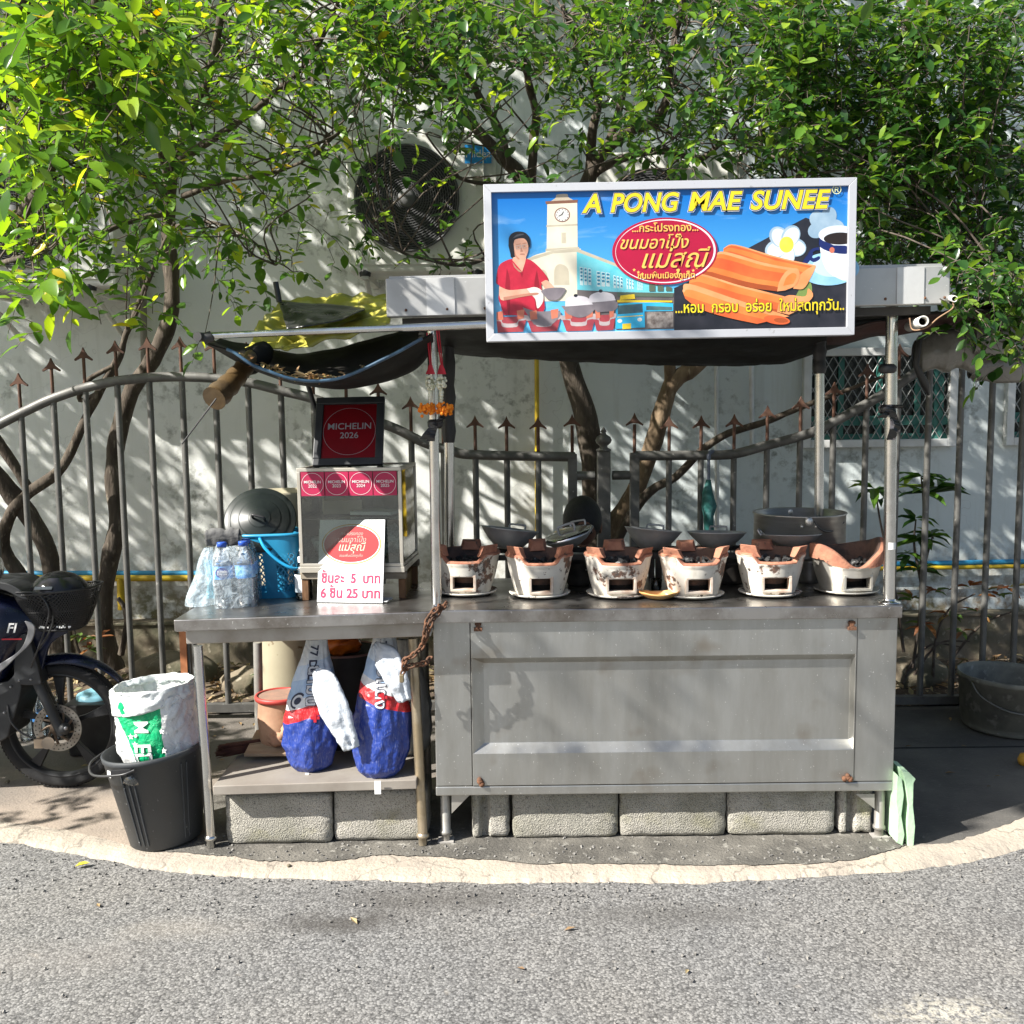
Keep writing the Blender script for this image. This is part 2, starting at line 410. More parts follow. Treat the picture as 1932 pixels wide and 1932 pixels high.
# ---------------------------------------------------------------- building
t = NT('painted_plaster'); v = t.coords(); sx = t.n('SeparateXYZ', Vector=v); z = sx.outputs[2]; xx = sx.outputs[0]
n1 = t.noise(v, 1.3, 6, .6); n2 = t.noise(v, 14, 5, .65); st = t.noise(t.coords((5,5,.35)), 2.2, 5, .6)
c = t.mix(t.ramp(n1, .35, .7), lin((.78,.79,.76)), lin((.69,.71,.68)))
c = t.mix(t.ramp(t.math('ADD', xx, t.math('MULTIPLY', n1, .3)), .25, .65), c, t.mix(1.0, c, lin((.90,.96,1.0)), 'MULTIPLY'))
c = t.mix(t.math('MULTIPLY', t.ramp(st, .56, .78), .38), c, lin((.42,.43,.37)))
mo = t.math('MULTIPLY', t.ramp(n2, .50, .68), t.ramp(t.noise(v, 1.7, 3), .48, .62))
c = t.mix(t.math('MULTIPLY', mo, .8), c, lin((.15,.16,.13)))
low = t.math('MULTIPLY', t.n('MapRange', Value=t.math('ADD', z, t.math('MULTIPLY', n1, -.55)), i1=.62, i2=.05).outputs[0], t.ramp(n2, .38, .6))
c = t.mix(low, c, t.mix(t.ramp(t.noise(v, 5, 3), .4, .6), lin((.16,.15,.06)), lin((.23,.16,.09))))
cr = t.n('TexVoronoi', _feature='DISTANCE_TO_EDGE', Vector=t.n('VectorMath', _operation='ADD', i0=v, i1=t.n('TexNoise', Vector=v, Scale=5.0).outputs['Color']).outputs[0], Scale=.55)
c = t.mix(t.math('MULTIPLY', t.n('MapRange', Value=cr.outputs[0], i1=.004, i2=.001).outputs[0], .22), c, lin((.3,.3,.28)))
t.base(c); t.b.inputs['Roughness'].default_value = .75; t.bump(t.math('ADD', n2, t.noise(v, 70, 3)), .12, .01); PLASTER = t.mat
YW = 6.3
bld = thing('building', 'white plastered building with a green latticed window and stained foot behind the fence', 'building', (0, YW, 0))
b = MB(); b.box2((-9, YW, -.1), (9, YW+.3, 6.4)); b.build('wall', PLASTER, bld, True)
STONE = mat('mossy_plinth', (.21,.17,.12), .9, 0, (.10,.095,.06), 5, .4, .62, (.33,.29,.22), 20, .6, .7, b=.8, bs=18)
b = MB(); b.grid(lambda u, w: Vector((lerp(-9, 9, u), YW - .16 - .02*nz(u*60, w*4) + .02*w, w*.32)), 150, 5); b.box2((-9, YW-.155, .319), (9, YW-.001, .33)); b.build('plinth', STONE, bld, True)
b = MB()
b.box2((P(1500,300,6.2).x, YW-.22, 3.20), (9, YW-.002, 3.32)); b.box2((P(1500,300,6.2).x-.2, YW-.10, 3.32), (9, YW-.002, 3.5))
b.build('ledge', PLASTER, bld, True, bev=.01)
b = MB(); xa, xb = P(1075,700,YW).x, P(1180,700,YW).x
b.box2((P(1072,700,YW).x, YW-.012, .25), (P(1352,700,YW).x, YW-.001, 6)); b.build('pilaster', PLASTER, bld, True)
TEAL = mat('teal_paint', (.045,.19,.155), .5, 0, (.03,.14,.12), 8); DARKIN = mat('dark_room_glass', (.012,.018,.018), .15)
WFRAME = mat('white_window_frame', (.7,.71,.7), .4, .2, (.6,.6,.58), 6); LATT = mat('grey_lattice', (.33,.34,.33), .5, .5)
def window(x0, x1, y0, y1):
    a, c_ = P(x0, y1, YW), P(x1, y0, YW); xl, xr, zb, zt = a.x, c_.x, a.z, c_.z
    fr = MB(); w = .05
    for (p, q) in (((xl, zb), (xl+w, zt)), ((xr-w, zb), (xr, zt)), ((xl+w, zb), (xr-w, zb+w)), ((xl+w, zt-w), (xr-w, zt))):
        fr.box2((p[0], YW-.055, p[1]), (q[0], YW-.003, q[1]))
    f = fr.build('window', WFRAME, bld, True, bev=.004)
    b = MB(); b.box2((xl+w, YW-.012, zb+w), (xr-w, YW-.006, zt-w)); b.build('pane', DARKIN, f, True)
    b = MB(); zz = zb + (zt-zb)*.27
    b.box2((xl+w, YW-.035, zz-.03), (xr-w, YW-.016, zz+.03)); b.box2((xl+w, YW-.034, zb+w), (xr-w, YW-.016, zb+w+.035))
    k = max(1, round((xr-xl)/.26))
    for i in range(1, k): xm = lerp(xl, xr, i/k); b.box2((xm-.018, YW-.031, zb+w), (xm+.018, YW-.017, zt-w))
    b.box2((xr-w-.09, YW-.037, zb+w), (xr-w-.03, YW-.016, zt-w)); b.build('casement', TEAL, f, True)
    b = MB(); s = .062; h = .105; yy = YW-.042
    for sg in (1, -1):
        i = -40
        while i < 60:
            x = xl + i*s
            i += 1
            p, q = Vector((x, yy, zb+w)), Vector((x + sg*(zt-zb-2*w)*s/h, yy, zt-w))
            lo_, hi_ = 0., 1.; dx = q.x - p.x
            t0, t1 = sorted(((xl+w-p.x)/dx, (xr-w-p.x)/dx)); lo_, hi_ = max(0, t0), min(1, t1)
            if hi_ - lo_ > .02: b.tube([p.lerp(q, lo_), p.lerp(q, hi_)], .0035, 4, cap=False)
    b.build('lattice', LATT, f, True)
window(1510, 1803, 655, 845); window(1890, 2150, 640, 840)

# ---------------------------------------------------------------- pipes on the wall
YEL = mat('yellow_pipe', (.62,.44,.02), .4, 0, (.5,.33,.02), 6); BLU = mat('blue_pipe', (.03,.30,.55), .4, 0, (.03,.22,.4), 6)
def pipe(name, pts, r, m, label, cat='pipe', clips=True, group=None):
    o = thing(name, label, cat, pts[0], group=group); b = MB(); b.tube(pts, r, 12); b.build('tube', m, o, True)
    return o
Yp = YW - .07
pipe('water_pipe', [P(-60,1082,Yp), P(420,1082,Yp)], .018, BLU, 'pale blue pipe along the wall foot behind the motorbike basket')
o = pipe('conduit_pipe', [P(-60,1091,Yp-.05), P(420,1091,Yp-.05)], .02, YEL, 'yellow pipe along the wall foot behind the motorbike basket, with a yellow upright')
b = MB(); b.tube([P(228,1091,Yp-.05), P(230,1150,Yp-.05)], .026, 10); b.build('upright', YEL, o, True)
pipe('water_pipe', [P(1600,1066,Yp), P(2000,1058,Yp)], .016, BLU, 'bright blue pipe on the wall right of the cart')
pipe('conduit_pipe', [P(1600,1074,Yp-.03), P(2000,1067,Yp-.03)], .013, YEL, 'thin yellow pipe under the blue one right of the cart')
pipe('conduit_pipe', [P(1012,560,Yp), P(1014,1010,Yp)], .015, YEL, 'upright yellow pipe on the wall below the sign')
pipe('conduit_pipe', [P(1351,640,Yp), P(1353,1040,Yp)], .013, WFRAME, 'white upright conduit on the wall beside the leaning trunk')
pipe('conduit_pipe', [P(1417,640,Yp), P(1419,850,Yp), P(1445,853,Yp)], .015, WFRAME, 'white conduit bending right at its lower end above the umbrella')
pipe('downpipe', [P(270,500,Yp), P(272,690,Yp)], .02, mat('grey_brown_pipe', (.25,.23,.19), .6), 'short grey brown downpipe on the wall behind the left trunk')

# ---------------------------------------------------------------- air conditioners
ACW = mat('ac_casing', (.72,.72,.67), .5, 0, (.62,.62,.57), 3, .4, .7, (.4,.38,.33), 25, .66, .75)
GRILL = mat('black_fan_grille', (.09,.09,.092), .4)
GRILLB = mat('black_fan_blades', (.012,.012,.014), .5); HUB = mat('grey_hub', (.14,.14,.14), .5)
Ya = 5.78
def ac(px, py, label):
    c0 = P(px, py, Ya); k = (P(px+100, py, Ya).x - c0.x)/100
    o = thing('air_conditioner', label, 'air conditioner', c0, group='air conditioners on the wall')
    b = MB(); b.box((34*k, .2, -1*k), (298*k, .36, 266*k)); b.build('casing', ACW, o, bev=.02)
    b = MB(); b.box((34*k, .015, -1*k), (270*k, .012, 240*k)); b.box((146*k-.004, -.0, 0), (.006, .02, 236*k)); b.build('front_panel', ACW, o, bev=.008)
    b = MB(); b.lathe([(.001,.0),(97*k,.0)], 48, 0, Matrix.Translation((0,.0045,0)) @ Matrix.Rotation(R(90), 4, 'X')); b.build('fan_opening', GRILLB, o)
    b = MB()
    for i in range(3):
        a0 = i*2*math.pi/3 + .4
        b.grid(lambda u, w: Vector((lerp(.06, 92*k, u)*math.cos(a0 + .9*w + .5*u), .001 - .001*w, lerp(.06, 92*k, u)*math.sin(a0 + .9*w + .5*u))), 8, 6)
    b.build('fan_blades', mat('fan_blade_grey', (.05,.05,.055), .5), o)
    b = MB()
    for r in np.linspace(.10, 1.0, 20):
        b.tube([(97*k*r*math.cos(a), -.018 - .015*(1-r*r), 97*k*r*math.sin(a)) for a in np.linspace(0, 2*math.pi, 48, endpoint=False)], .003 if r < .99 else .008, 5, closed=True)
    for i in range(46):
        a = i*2*math.pi/46
        b.tube([(97*k*s*math.cos(a + 1.1*s*s), -.02 - .013*(1-s*s), 97*k*s*math.sin(a + 1.1*s*s)) for s in np.linspace(.2, 1, 9)], .0018, 4, cap=False)
    b.build('fan_grille', GRILL, o)
    b = MB(); b.lathe([(.001,.045),(.045,.043),(.052,.03)], 24, 0, Matrix.Rotation(R(90), 4, 'X')); b.build('hub', HUB, o)
    for sx_ in (-85, 130):
        b = MB(); b.box((sx_*k, .28, -140*k), (.04, .5, .035)); b.tube([(sx_*k, .08, -145*k), (sx_*k, .5, -215*k)], .016, 6); b.build('bracket', ACW, o)
        b = MB(); b.lathe([(.03,0),(.035,.02),(.028,.035)], 14, 0, Matrix.Translation((sx_*k, .05, -141*k))); b.build('rubber_foot', BLACKP, o)
    return o, k
ac1, k = ac(768, 375, 'air conditioner with a blue sticker, its big black fan left of the sign')
ac2 = copy_tree(ac1); ac2.location = P(27, 405, Ya); ac2['label'] = 'air conditioner half hidden by leaves at the left edge'
ac3 = copy_tree(ac1); ac3.location = P(1228, 420, Ya); ac3['label'] = 'air conditioner almost wholly hidden behind the big sign'
b = MB(); c0 = P(768,375,Ya); cc = P(902, 291, Ya) - c0; b.box((cc.x, -.004, cc.z), (50*k, .004, 34*k))
stk = b.build('sticker', mat('blue_sticker', (.02,.26,.62), .35), ac1)
text('Midea', 20*k, WHITE, stk, Matrix.Translation((cc.x, -.0066, cc.z)) @ Matrix.Rotation(R(90), 4, 'X'))
b = MB(); b.box((cc.x+2*k, -.003, cc.z-48*k), (26*k, .003, 12*k)); b.build('rating_plate', mat('tan_plate', (.3,.27,.2), .5), ac1)

# ---------------------------------------------------------------- fences
FEN = mat('weathered_galvanised', (.15,.147,.138), .5, .35, (.10,.097,.09), 9, .4, .65, (.32,.31,.29), 30, .66, .74, b=.08, bs=80)
SPEAR = mat('rusted_spear', (.085,.045,.032), .8, .2, (.15,.08,.055), 20)
Yf = 5.22
def fence(name, label, rail_px, bars, zb=.06):
    rail = smoothpath([P(x, y, Yf) for x, y in rail_px], 8)
    o = thing(name, label, 'fence', (rail[0].x, Yf, 0))
    b = MB(); b.tube(rail, .026, 12); b.build('top_rail', FEN, o, True)
    b = MB(); b.box2((rail[0].x, Yf-.022, zb-.022), (rail[-1].x, Yf+.022, zb+.022)); b.build('bottom_rail', FEN, o, True)
    rx = [p.x for p in rail]; rz = [p.z for p in rail]
    for px in bars:
        x = P(px, 920, Yf).x; zt = float(np.interp(x, rx, rz))
        b = MB(); b.tube([(x, Yf+.002, zb), (x, Yf+.002, zt)], .0165, 10); br = b.build('bar', FEN, o, True)
        b = MB(); b.tube([(x, Yf, zt), (x, Yf, zt+.155)], .009, 8)
        h0 = zt + .145
        prof = [(.0,.065),(.008,.045),(.02,.026),(.046,.004),(.044,-.004),(.02,.008),(0,.010)]
        pts = [(x + r, Yf-.008, h0 + z) for r, z in prof] + [(x - r, Yf-.008, h0 + z) for r, z in prof[::-1][1:-1]]
        b.prism(pts, (0, .016, 0)); b.build('spear', SPEAR, br, True)
    return o
fl = fence('picket_fence', 'grey metal picket fence with a high arched rail, behind motorbike and table',
      [(-260,960),(-120,865),(0,800),(60,770),(100,752),(160,732),(220,719),(290,712),(350,711),(410,714),(470,722),(530,737),(590,752),(650,775),(740,806),(800,835),(850,850),(895,858),(1085,862)],
      [-135,-72,-12,48,110,171,231,291,352,414,475,536,597,658,718,778,838,898,957,1016])
fr = fence('picket_fence', 'grey metal picket fence with its rail rising to the right behind the woks',
      [(1198,860),(1300,859),(1380,857),(1440,842),(1510,823),(1560,803),(1669,742),(1745,690),(1808,640),(1866,600),(1925,570),(2000,545),(2150,520)],
      [1262,1322,1384,1446,1508,1570,1631,1690,1748,1808,1866,1925,1986,2045])
for o, px, py, xl, xr in ((fl, 1080, 862, 1085, 1122), (fr, 1197, 860, 1155, 1197)):
    x = P(px, 920, Yf).x; zt = P(px, py-6, Yf).z
    b = MB(); b.box2((x-.024, Yf-.024, .03), (x+.024, Yf+.024, zt)); b.build('stile', FEN, o, True, bev=.004)
    zc = P(1140, 897, Yf).z
    a, c_ = P(xl, 900, Yf).x, P(xr, 900, Yf).x
    b = MB(); b.tube([(a, Yf, zc), (c_, Yf, zc)], .024, 10); b.build('crossbar', FEN, o, True)
    b = MB(); b.tube([(x, Yf, zt), (x, Yf, zt+.15)], .009, 8)
    pts = [(x + r, Yf-.008, zt+.145 + z) for r, z in [(.0,.065),(.008,.045),(.02,.026),(.046,.004),(.044,-.004),(.02,.008),(0,.010),(-.02,.008),(-.044,-.004),(-.046,.004),(-.02,.026),(-.008,.045)]]
    b.prism(pts, (0, .016, 0)); b.build('spear', SPEAR, o, True)
gp = P(1139, 990, Yf); z1 = P(1139, 852, Yf).z
o = thing('fence_post', 'square grey post with a ball finial between the two fences', 'post', (gp.x, Yf, 0))
b = MB(); b.box2((gp.x-.034, Yf-.034, .0), (gp.x+.034, Yf+.034, z1)); b.build('shaft', FEN, o, True, bev=.004)
b = MB(); b.lathe([(.036,0),(.04,.006),(.04,.012),(.022,.02),(.02,.03),(.038,.045),(.044,.06),(.036,.078),(.016,.09),(.012,.1),(.016,.106),(.01,.118),(.001,.13)], 20, 0, Matrix.Translation((gp.x, Yf, z1)))
b.build('finial', FEN, o, True)
# stones along the bed
for i, (px, Y, r, lb) in enumerate(((480,5.62,.13,'rounded grey stone in the planting bed seen under the table'),(330,5.85,.17,'long brown stone at the wall foot left of the table leg'),(1720,5.6,.15,'mossy stone in the shaded bed right of the cart'))):
    p = P(px, 1300, Y); b = MB()
    b.grid(lambda u, w: (lambda d: Vector((d[0]*r*1.5, d[1]*r*.8, d[2]*r*.8)) * (1 + .22*nz(d[0]*2+i*7, d[1]*2, d[2]*2)))((math.sin(math.pi*w)*math.cos(2*math.pi*u), math.sin(math.pi*w)*math.sin(2*math.pi*u), -math.cos(math.pi*w))), 20, 12)
    o = b.build('stone', STONE, weld=True); o.location = (p.x, Y, .08); tag(o, lb, 'stone')
# ================================================================ TREES
BARK = mat('grey_brown_bark', (.10,.08,.06), .9, 0, (.05,.038,.028), 18, .35, .65, (.2,.17,.13), 45, .6, .72, b=.9, bs=45, stretch=(1,1,.3))
BARKL = mat('tan_bark', (.25,.18,.11), .9, 0, (.11,.075,.045), 18, .35, .65, (.34,.27,.18), 45, .6, .72, b=.9, bs=45, stretch=(1,1,.3))
LEAF_A = leafmat('broad_leaves', [(0,(.04,.11,.016)),(.5,(.08,.185,.024)),(.86,(.19,.34,.032)),(.97,(.40,.50,.05)),(1,(.5,.34,.03))], .46, .3)
LEAF_C = leafmat('small_glossy_leaves', [(0,(.022,.07,.014)),(.58,(.048,.125,.018)),(.86,(.13,.25,.026)),(1,(.32,.45,.045))], .36, .3)
LEAF_D = leafmat('dark_glossy_leaves', [(0,(.016,.055,.012)),(.6,(.038,.10,.016)),(.88,(.10,.21,.024)),(1,(.2,.3,.045))], .36, .3)
TW = mat('thin_twig', (.07,.05,.038), .9, 0, (.12,.1,.08), 20)

def leaf(b, p, d, nrm, L, w, droop=.12, mi=0):
    s = d.cross(nrm)
    if s.length < 1e-4: s = d.orthogonal()
    s.normalize(); u = s.cross(d).normalized()
    up = w * rng.uniform(.15, .45)
    q = [p, p + d*.28*L + s*.42*w + u*up*.8, p + d*.68*L + s*.40*w + u*(up*.7 - droop*.35*L), p + d*L - u*droop*L, p + d*.68*L - s*.40*w + u*(up*.7 - droop*.35*L), p + d*.28*L - s*.42*w + u*up*.8]
    m = p + d*.62*L - u*droop*.3*L
    b.add(q + [m], [(0,1,2,6),(6,2,3),(6,3,4),(0,6,4,5)], mi)
def leaf2(b, p, d, nrm, L, w, droop=.12, mi=0):      # finer leaf for what the camera sees: folded, curled, rounded
    s = d.cross(nrm)
    if s.length < 1e-4: s = d.orthogonal()
    s.normalize(); u = s.cross(d).normalized(); fold = rng.uniform(.1, .5); tw = rng.uniform(-.4, .4); vs = []
    for t_, k in ((.0,.03),(.16,.62),(.42,1.0),(.70,.82),(.90,.40),(1.0,.02)):
        c = p + d*t_*L - u*droop*L*t_*t_; sw = (s + u*tw*t_).normalized()
        vs += [c - sw*w*.5*k + u*w*.5*k*fold, c, c + sw*w*.5*k + u*w*.5*k*fold]
    b.add(vs, [(3*i+j, 3*i+j+1, 3*i+j+4, 3*i+j+3) for i in range(5) for j in (0, 1)], mi, True)
def rvec(): 
    while True:
        v = Vector((rng.uniform(-1,1), rng.uniform(-1,1), rng.uniform(-1,1)))
        if .05 < v.length < 1: return v.normalized()
def sprig(b, p, n, L, skel=None, link=.25, length=None, lf=None):
    lf = lf or leaf2
    d = (rvec() + Vector((0, -.35, .05))).normalized(); ln = length or L*n*.34
    pts = [p, p + d*ln*.5 + Vector((0,0,.01)), p + d*ln + Vector((0,0,-.02*ln/.1))]
    b.tube(pts, [.0022,.0016,.001], 3, 1, cap=False)
    for i in range(n):
        t = (i + .6)/n; q = pts[0].lerp(pts[1], t*2) if t < .5 else pts[1].lerp(pts[2], t*2 - 1)
        sd = d.cross(Vector((0,0,1))); sd = sd.normalized() if sd.length > .1 else Vector((1,0,0))
        ld = (d*.55 + sd*(1 if i % 2 else -1)*.8 + rvec()*.35 + Vector((0,0,-.18))).normalized()
        if i == n-1: ld = (d + rvec()*.3).normalized()
        nn = (Vector((0, -.25, 1)) + rvec()*.55).normalized()
        l = L*rng.uniform(.5, 1.2)
        lf(b, q, ld, nn, l, l*rng.uniform(.40, .56), rng.uniform(.0, .35))
    if skel and rng.random() < link:
        s = min((skel[rng.randrange(len(skel))] for _ in range(14)), key=lambda a: (a - p).length)
        if (s - p).length < 1.6:
            m1 = s.lerp(p, .35) + rvec()*.06*(s-p).length*2; m2 = s.lerp(p, .7) + rvec()*.05*(s-p).length*2
            pp = smoothpath([s, m1, m2, p], 3); k = len(pp)
            b.tube(pp, [lerp(.0055, .0018, i/(k-1)) for i in range(k)], 4, 1, cap=False)

def limbs(b, lines, mi=0):
    sk = []
    for ln in lines:
        q = smoothpath([P(x, y, Y) for x, y, Y, r in ln], 5)
        rr = np.interp(np.linspace(0, len(ln)-1, len(q)), range(len(ln)), [l[3] for l in ln])
        n = 12 if rr[0] > .03 else 7
        k = len(b.v); b.tube(q, [float(r)*(1 + .12*nz(i*.7, r*50)) for i, r in enumerate(rr)], n, mi)
        for i in range(k, len(b.v)):
            v = b.v[i]; b.v[i] = v + Vector((nz(v.x*14, v.y*14, v.z*5), nz(v.y*14, v.z*5, v.x*14), 0))*.009*min(1, float(rr[0])/.04)
        sk += q[len(q)//5:]
    return sk
GRID = ["999888768997877778897876", "999878658997787646988887", "998777546774366658998988", "887666333452356644788988",
        "776545532231233565468998", "555434541122111113337899", "554425532110000000217899", "442325511130000000008889",
        "432213300120000000000078", "201210100000000000000038", "000000000000000000000004"]
def scatter(b, cols, depth, leafL, mult, skel, nper=5, rows=range(11), link=.25):
    for r in rows:
        for c in cols:
            dn = int(GRID[r][c])
            k = mult*(dn/9)**1.35*1.0
            k = int(k) + (rng.random() < k % 1)
            # foliage gathers in tufts: a few centres in a cell carry most of its sprigs
            cen = [(80.5*(c + rng.random()), 63*(r + rng.random()) - 2) for _ in range(3)]
            for _ in range(k):
                if rng.random() < .75:
                    q = cen[rng.randrange(3)]; px, py = q[0] + rng.gauss(0, 15), q[1] + rng.gauss(0, 13)
                else: px, py = 80.5*(c + rng.random()), 63*(r + rng.random())
                Y = depth(c, r); sprig(b, P(px, py, Y), rng.randint(max(2, nper-2), nper+1), leafL(c, r, Y), skel, link)
def cloud(b, box, n, L, clumps, spread, skel=None, nper=6):
    (x0, x1), (y0, y1), (z0, z1) = box
    cs = [Vector((rng.uniform(x0,x1), rng.uniform(y0,y1), rng.uniform(z0,z1))) for _ in range(clumps)]
    for i in range(n):
        c = cs[rng.randrange(clumps)]
        sprig(b, c + Vector((rng.gauss(0, spread), rng.gauss(0, spread), rng.gauss(0, spread*.8))), nper, L, skel, .12, None, leaf)
def tree(label, lines, crownfn, bark, leafm, group='trees behind the fence'):
    base = P(*lines[0][0][:3]); o = thing('tree', label, 'tree', (base.x, base.y, 0), group=group)
    b = MB(); sk = limbs(b, lines); b.build('trunk', bark, o, True)
    b = MB(); crownfn(b, sk); b.build('crown', [leafm, TW], o, True)
    return o

A = [[(212,1262,5.66,.075),(203,1215,5.65,.052),(196,1150,5.65,.047),(207,1055,5.64,.05),(221,985,5.62,.046),(214,900,5.62,.048),(224,815,5.6,.047),(247,740,5.6,.045),(287,680,5.58,.044),(318,612,5.56,.043),(325,545,5.55,.042),(317,450,5.53,.04),(318,350,5.5,.038),(330,290,5.45,.032),(362,225,5.3,.027),(398,130,5.1,.022),(420,10,4.9,.018),(450,-150,4.7,.013)],
     [(318,372,5.5,.03),(275,330,5.3,.024),(210,295,5.0,.02),(130,270,4.7,.015),(60,220,4.4,.01)],
     [(322,350,5.5,.026),(300,270,5.3,.02),(280,180,5.0,.016),(240,60,4.6,.012),(220,-60,4.4,.01)],
     [(340,300,5.45,.024),(420,250,5.3,.019),(500,190,5.1,.015),(585,110,4.9,.011),(640,0,4.7,.008)],
     [(345,370,5.5,.018),(430,340,5.3,.013),(500,330,5.1,.01),(580,300,4.9,.008),(640,250,4.7,.006)],
     [(320,430,5.5,.014),(400,420,5.3,.010),(470,450,5.1,.007),(520,500,4.9,.005)],
     [(318,400,5.5,.02),(240,420,5.3,.014),(170,450,5.1,.01),(90,470,4.9,.007)],
     [(228,1235,5.6,.02),(238,1180,5.58,.014),(236,1150,5.57,.016),(222,1128,5.55,.012)]]
def crownA(b, sk):
    scatter(b, range(3, 9), lambda c, r: rng.uniform(3.9, 5.5) if r < 7 else rng.uniform(4.6, 5.4), lambda c, r, Y: rng.choice((.05,.07,.088)), 24, sk, 5)
    cloud(b, ((-6.3, -1.6), (4.9, 5.8), (3.75, 6.6)), 1250, .11, 56, .27, sk)
    cloud(b, ((-4.7, -2.4), (1.1, 1.9), (4.4, 6.2)), 30, .09, 12, .2)  # unseen leaf tufts added high over the street for soft dapples on the cart
    b.tube(smoothpath([P(450,-150,4.7), (-2.4,3.6,5.0), (-3.6,2.4,5.6), (-4.6,1.6,5.9)], 5), .02, 6, 1)  # unseen limb added to tie those tufts to the tree
tree('slender grey tree with a bent trunk behind the arched fence, broad leaves over the street', A, crownA, BARK, LEAF_A)
B_ = [[(118,1240,5.6,.075),(112,1180,5.6,.06),(100,1075,5.6,.055),(62,985,5.55,.05),(0,905,5.5,.05),(-80,800,5.4,.05),(-150,600,5.2,.05),(-120,420,4.8,.045),(-40,250,4.4,.04),(30,80,4.0,.03),(60,-120,3.8,.024)],
      [(56,1140,5.6,.045),(40,1090,5.58,.04),(5,1030,5.55,.038),(22,968,5.5,.034),(58,928,5.48,.032),(119,880,5.45,.027),(153,806,5.42,.024),(190,734,5.4,.023),(218,687,5.38,.02),(233,647,5.36,.018),(268,555,5.3,.015),(300,480,5.2,.011),(330,420,5.1,.008)],
      [(60,930,5.5,.03),(0,838,5.45,.03),(-60,760,5.4,.03),(-140,600,5.2,.03)],
      [(-120,430,4.8,.03),(20,420,4.4,.028),(95,310,4.1,.028),(130,210,3.95,.026),(165,90,3.8,.02),(190,-60,3.7,.015)],
      [(193,738,5.4,.014),(150,755,5.4,.013),(165,718,5.38,.014),(215,690,5.37,.015)],
      [(-60,300,4.4,.02),(60,190,3.9,.015),(160,120,3.5,.012),(280,60,3.3,.008)],
      [(-90,520,5.0,.02),(-10,500,4.5,.013),(60,480,4.1,.008)]]
def crownB(b, sk):
    scatter(b, range(0, 4), lambda c, r: rng.uniform(2.95, 4.6) if r < 5 else rng.uniform(3.7, 4.8), lambda c, r, Y: rng.choice((.065,.08,.10)), 30, sk, 5)
    cloud(b, ((-5.2, -3.35), (3.1, 3.6), (2.0, 3.2)), 210, .10, 30, .22, sk)  # unseen tufts added off to the left to shade motorbike and ground
    cloud(b, ((-7.2, -4.6), (4.4, 5.7), (2.2, 6.0)), 700, .10, 26, .24, sk)
tree('leaning twin stemmed tree at the left edge with bright yellow green leaves', B_, crownB, BARK, LEAF_A)
C_ = [[(1128,1250,5.75,.085),(1124,1120,5.75,.072),(1121,1000,5.74,.068),(1118,880,5.72,.066),(1106,790,5.7,.065),(1078,700,5.68,.058),(1048,590,5.65,.055),(1022,460,5.6,.05),(990,345,5.55,.045),(948,297,5.5,.036),(905,251,5.45,.03),(870,205,5.4,.026),(838,167,5.3,.022),(808,130,5.2,.018),(770,60,5.0,.014),(740,-60,4.8,.01)],
      [(1000,372,5.56,.03),(1003,335,5.5,.026),(1006,268,5.45,.026),(1011,217,5.4,.024),(999,167,5.3,.02),(985,90,5.1,.016),(970,-30,4.9,.012)],
      [(960,310,5.5,.024),(945,250,5.45,.02),(905,184,5.4,.02),(878,127,5.2,.018),(852,80,5.0,.014),(820,-20,4.8,.01)],
      [(1040,560,5.62,.045),(1075,440,5.55,.042),(1112,335,5.5,.04),(1140,286,5.45,.034),(1189,246,5.4,.03),(1242,226,5.3,.026),(1262,170,5.2,.02),(1270,90,5.1,.016),(1300,-40,4.9,.012)],
      [(1114,325,5.5,.03),(1115,255,5.45,.026),(1128,187,5.4,.022),(1100,110,5.2,.016),(1060,10,5.0,.012)],
      [(1142,290,5.45,.024),(1172,190,5.4,.02),(1180,110,5.3,.018),(1207,64,5.2,.016),(1240,-30,5.0,.012)],
      [(1118,330,5.5,.026),(1148,311,5.45,.024),(1206,289,5.4,.021),(1262,286,5.35,.019),(1321,300,5.3,.017),(1363,269,5.2,.014),(1410,268,5.0,.01),(1450,290,4.6,.007)],
      [(812,134,5.2,.01),(760,130,5.0,.008),(700,120,4.9,.006)],
      [(985,350,5.5,.014),(900,345,5.3,.011),(850,330,5.1,.008)],
      [(1015,430,5.5,.016),(930,480,5.2,.012),(870,500,4.9,.009),(800,488,4.7,.008),(750,470,4.6,.006),(690,405,4.5,.005)],
      [(1122,1100,5.7,.03),(1209,945,5.6,.028),(1275,899,5.55,.024),(1328,846,5.5,.022),(1377,817,5.45,.021),(1441,797,5.4,.019),(1510,769,5.35,.016),(1600,735,5.3,.012),(1680,705,5.2,.008)]]
def crownC(b, sk):
    scatter(b, range(8, 19), lambda c, r: rng.uniform(4.3, 5.5) if r > 3 and c < 12 else rng.uniform(3.9, 5.3), lambda c, r, Y: rng.choice((.05,.06,.075)), 30, sk, 6, rows=range(0, 9), link=.17)
    cloud(b, ((-2.6, 1.6), (4.9, 5.8), (3.75, 6.4)), 1050, .105, 46, .26, sk)
    cloud(b, ((-1.6, .1), (2.6, 3.0), (3.45, 3.9)), 3, .06, 4, .1)  # few unseen sprigs added above the view to dapple sign and panel
tree('dark branched tree with a thick trunk under the sign, its crown spreading over it', C_, crownC, BARK, LEAF_C)
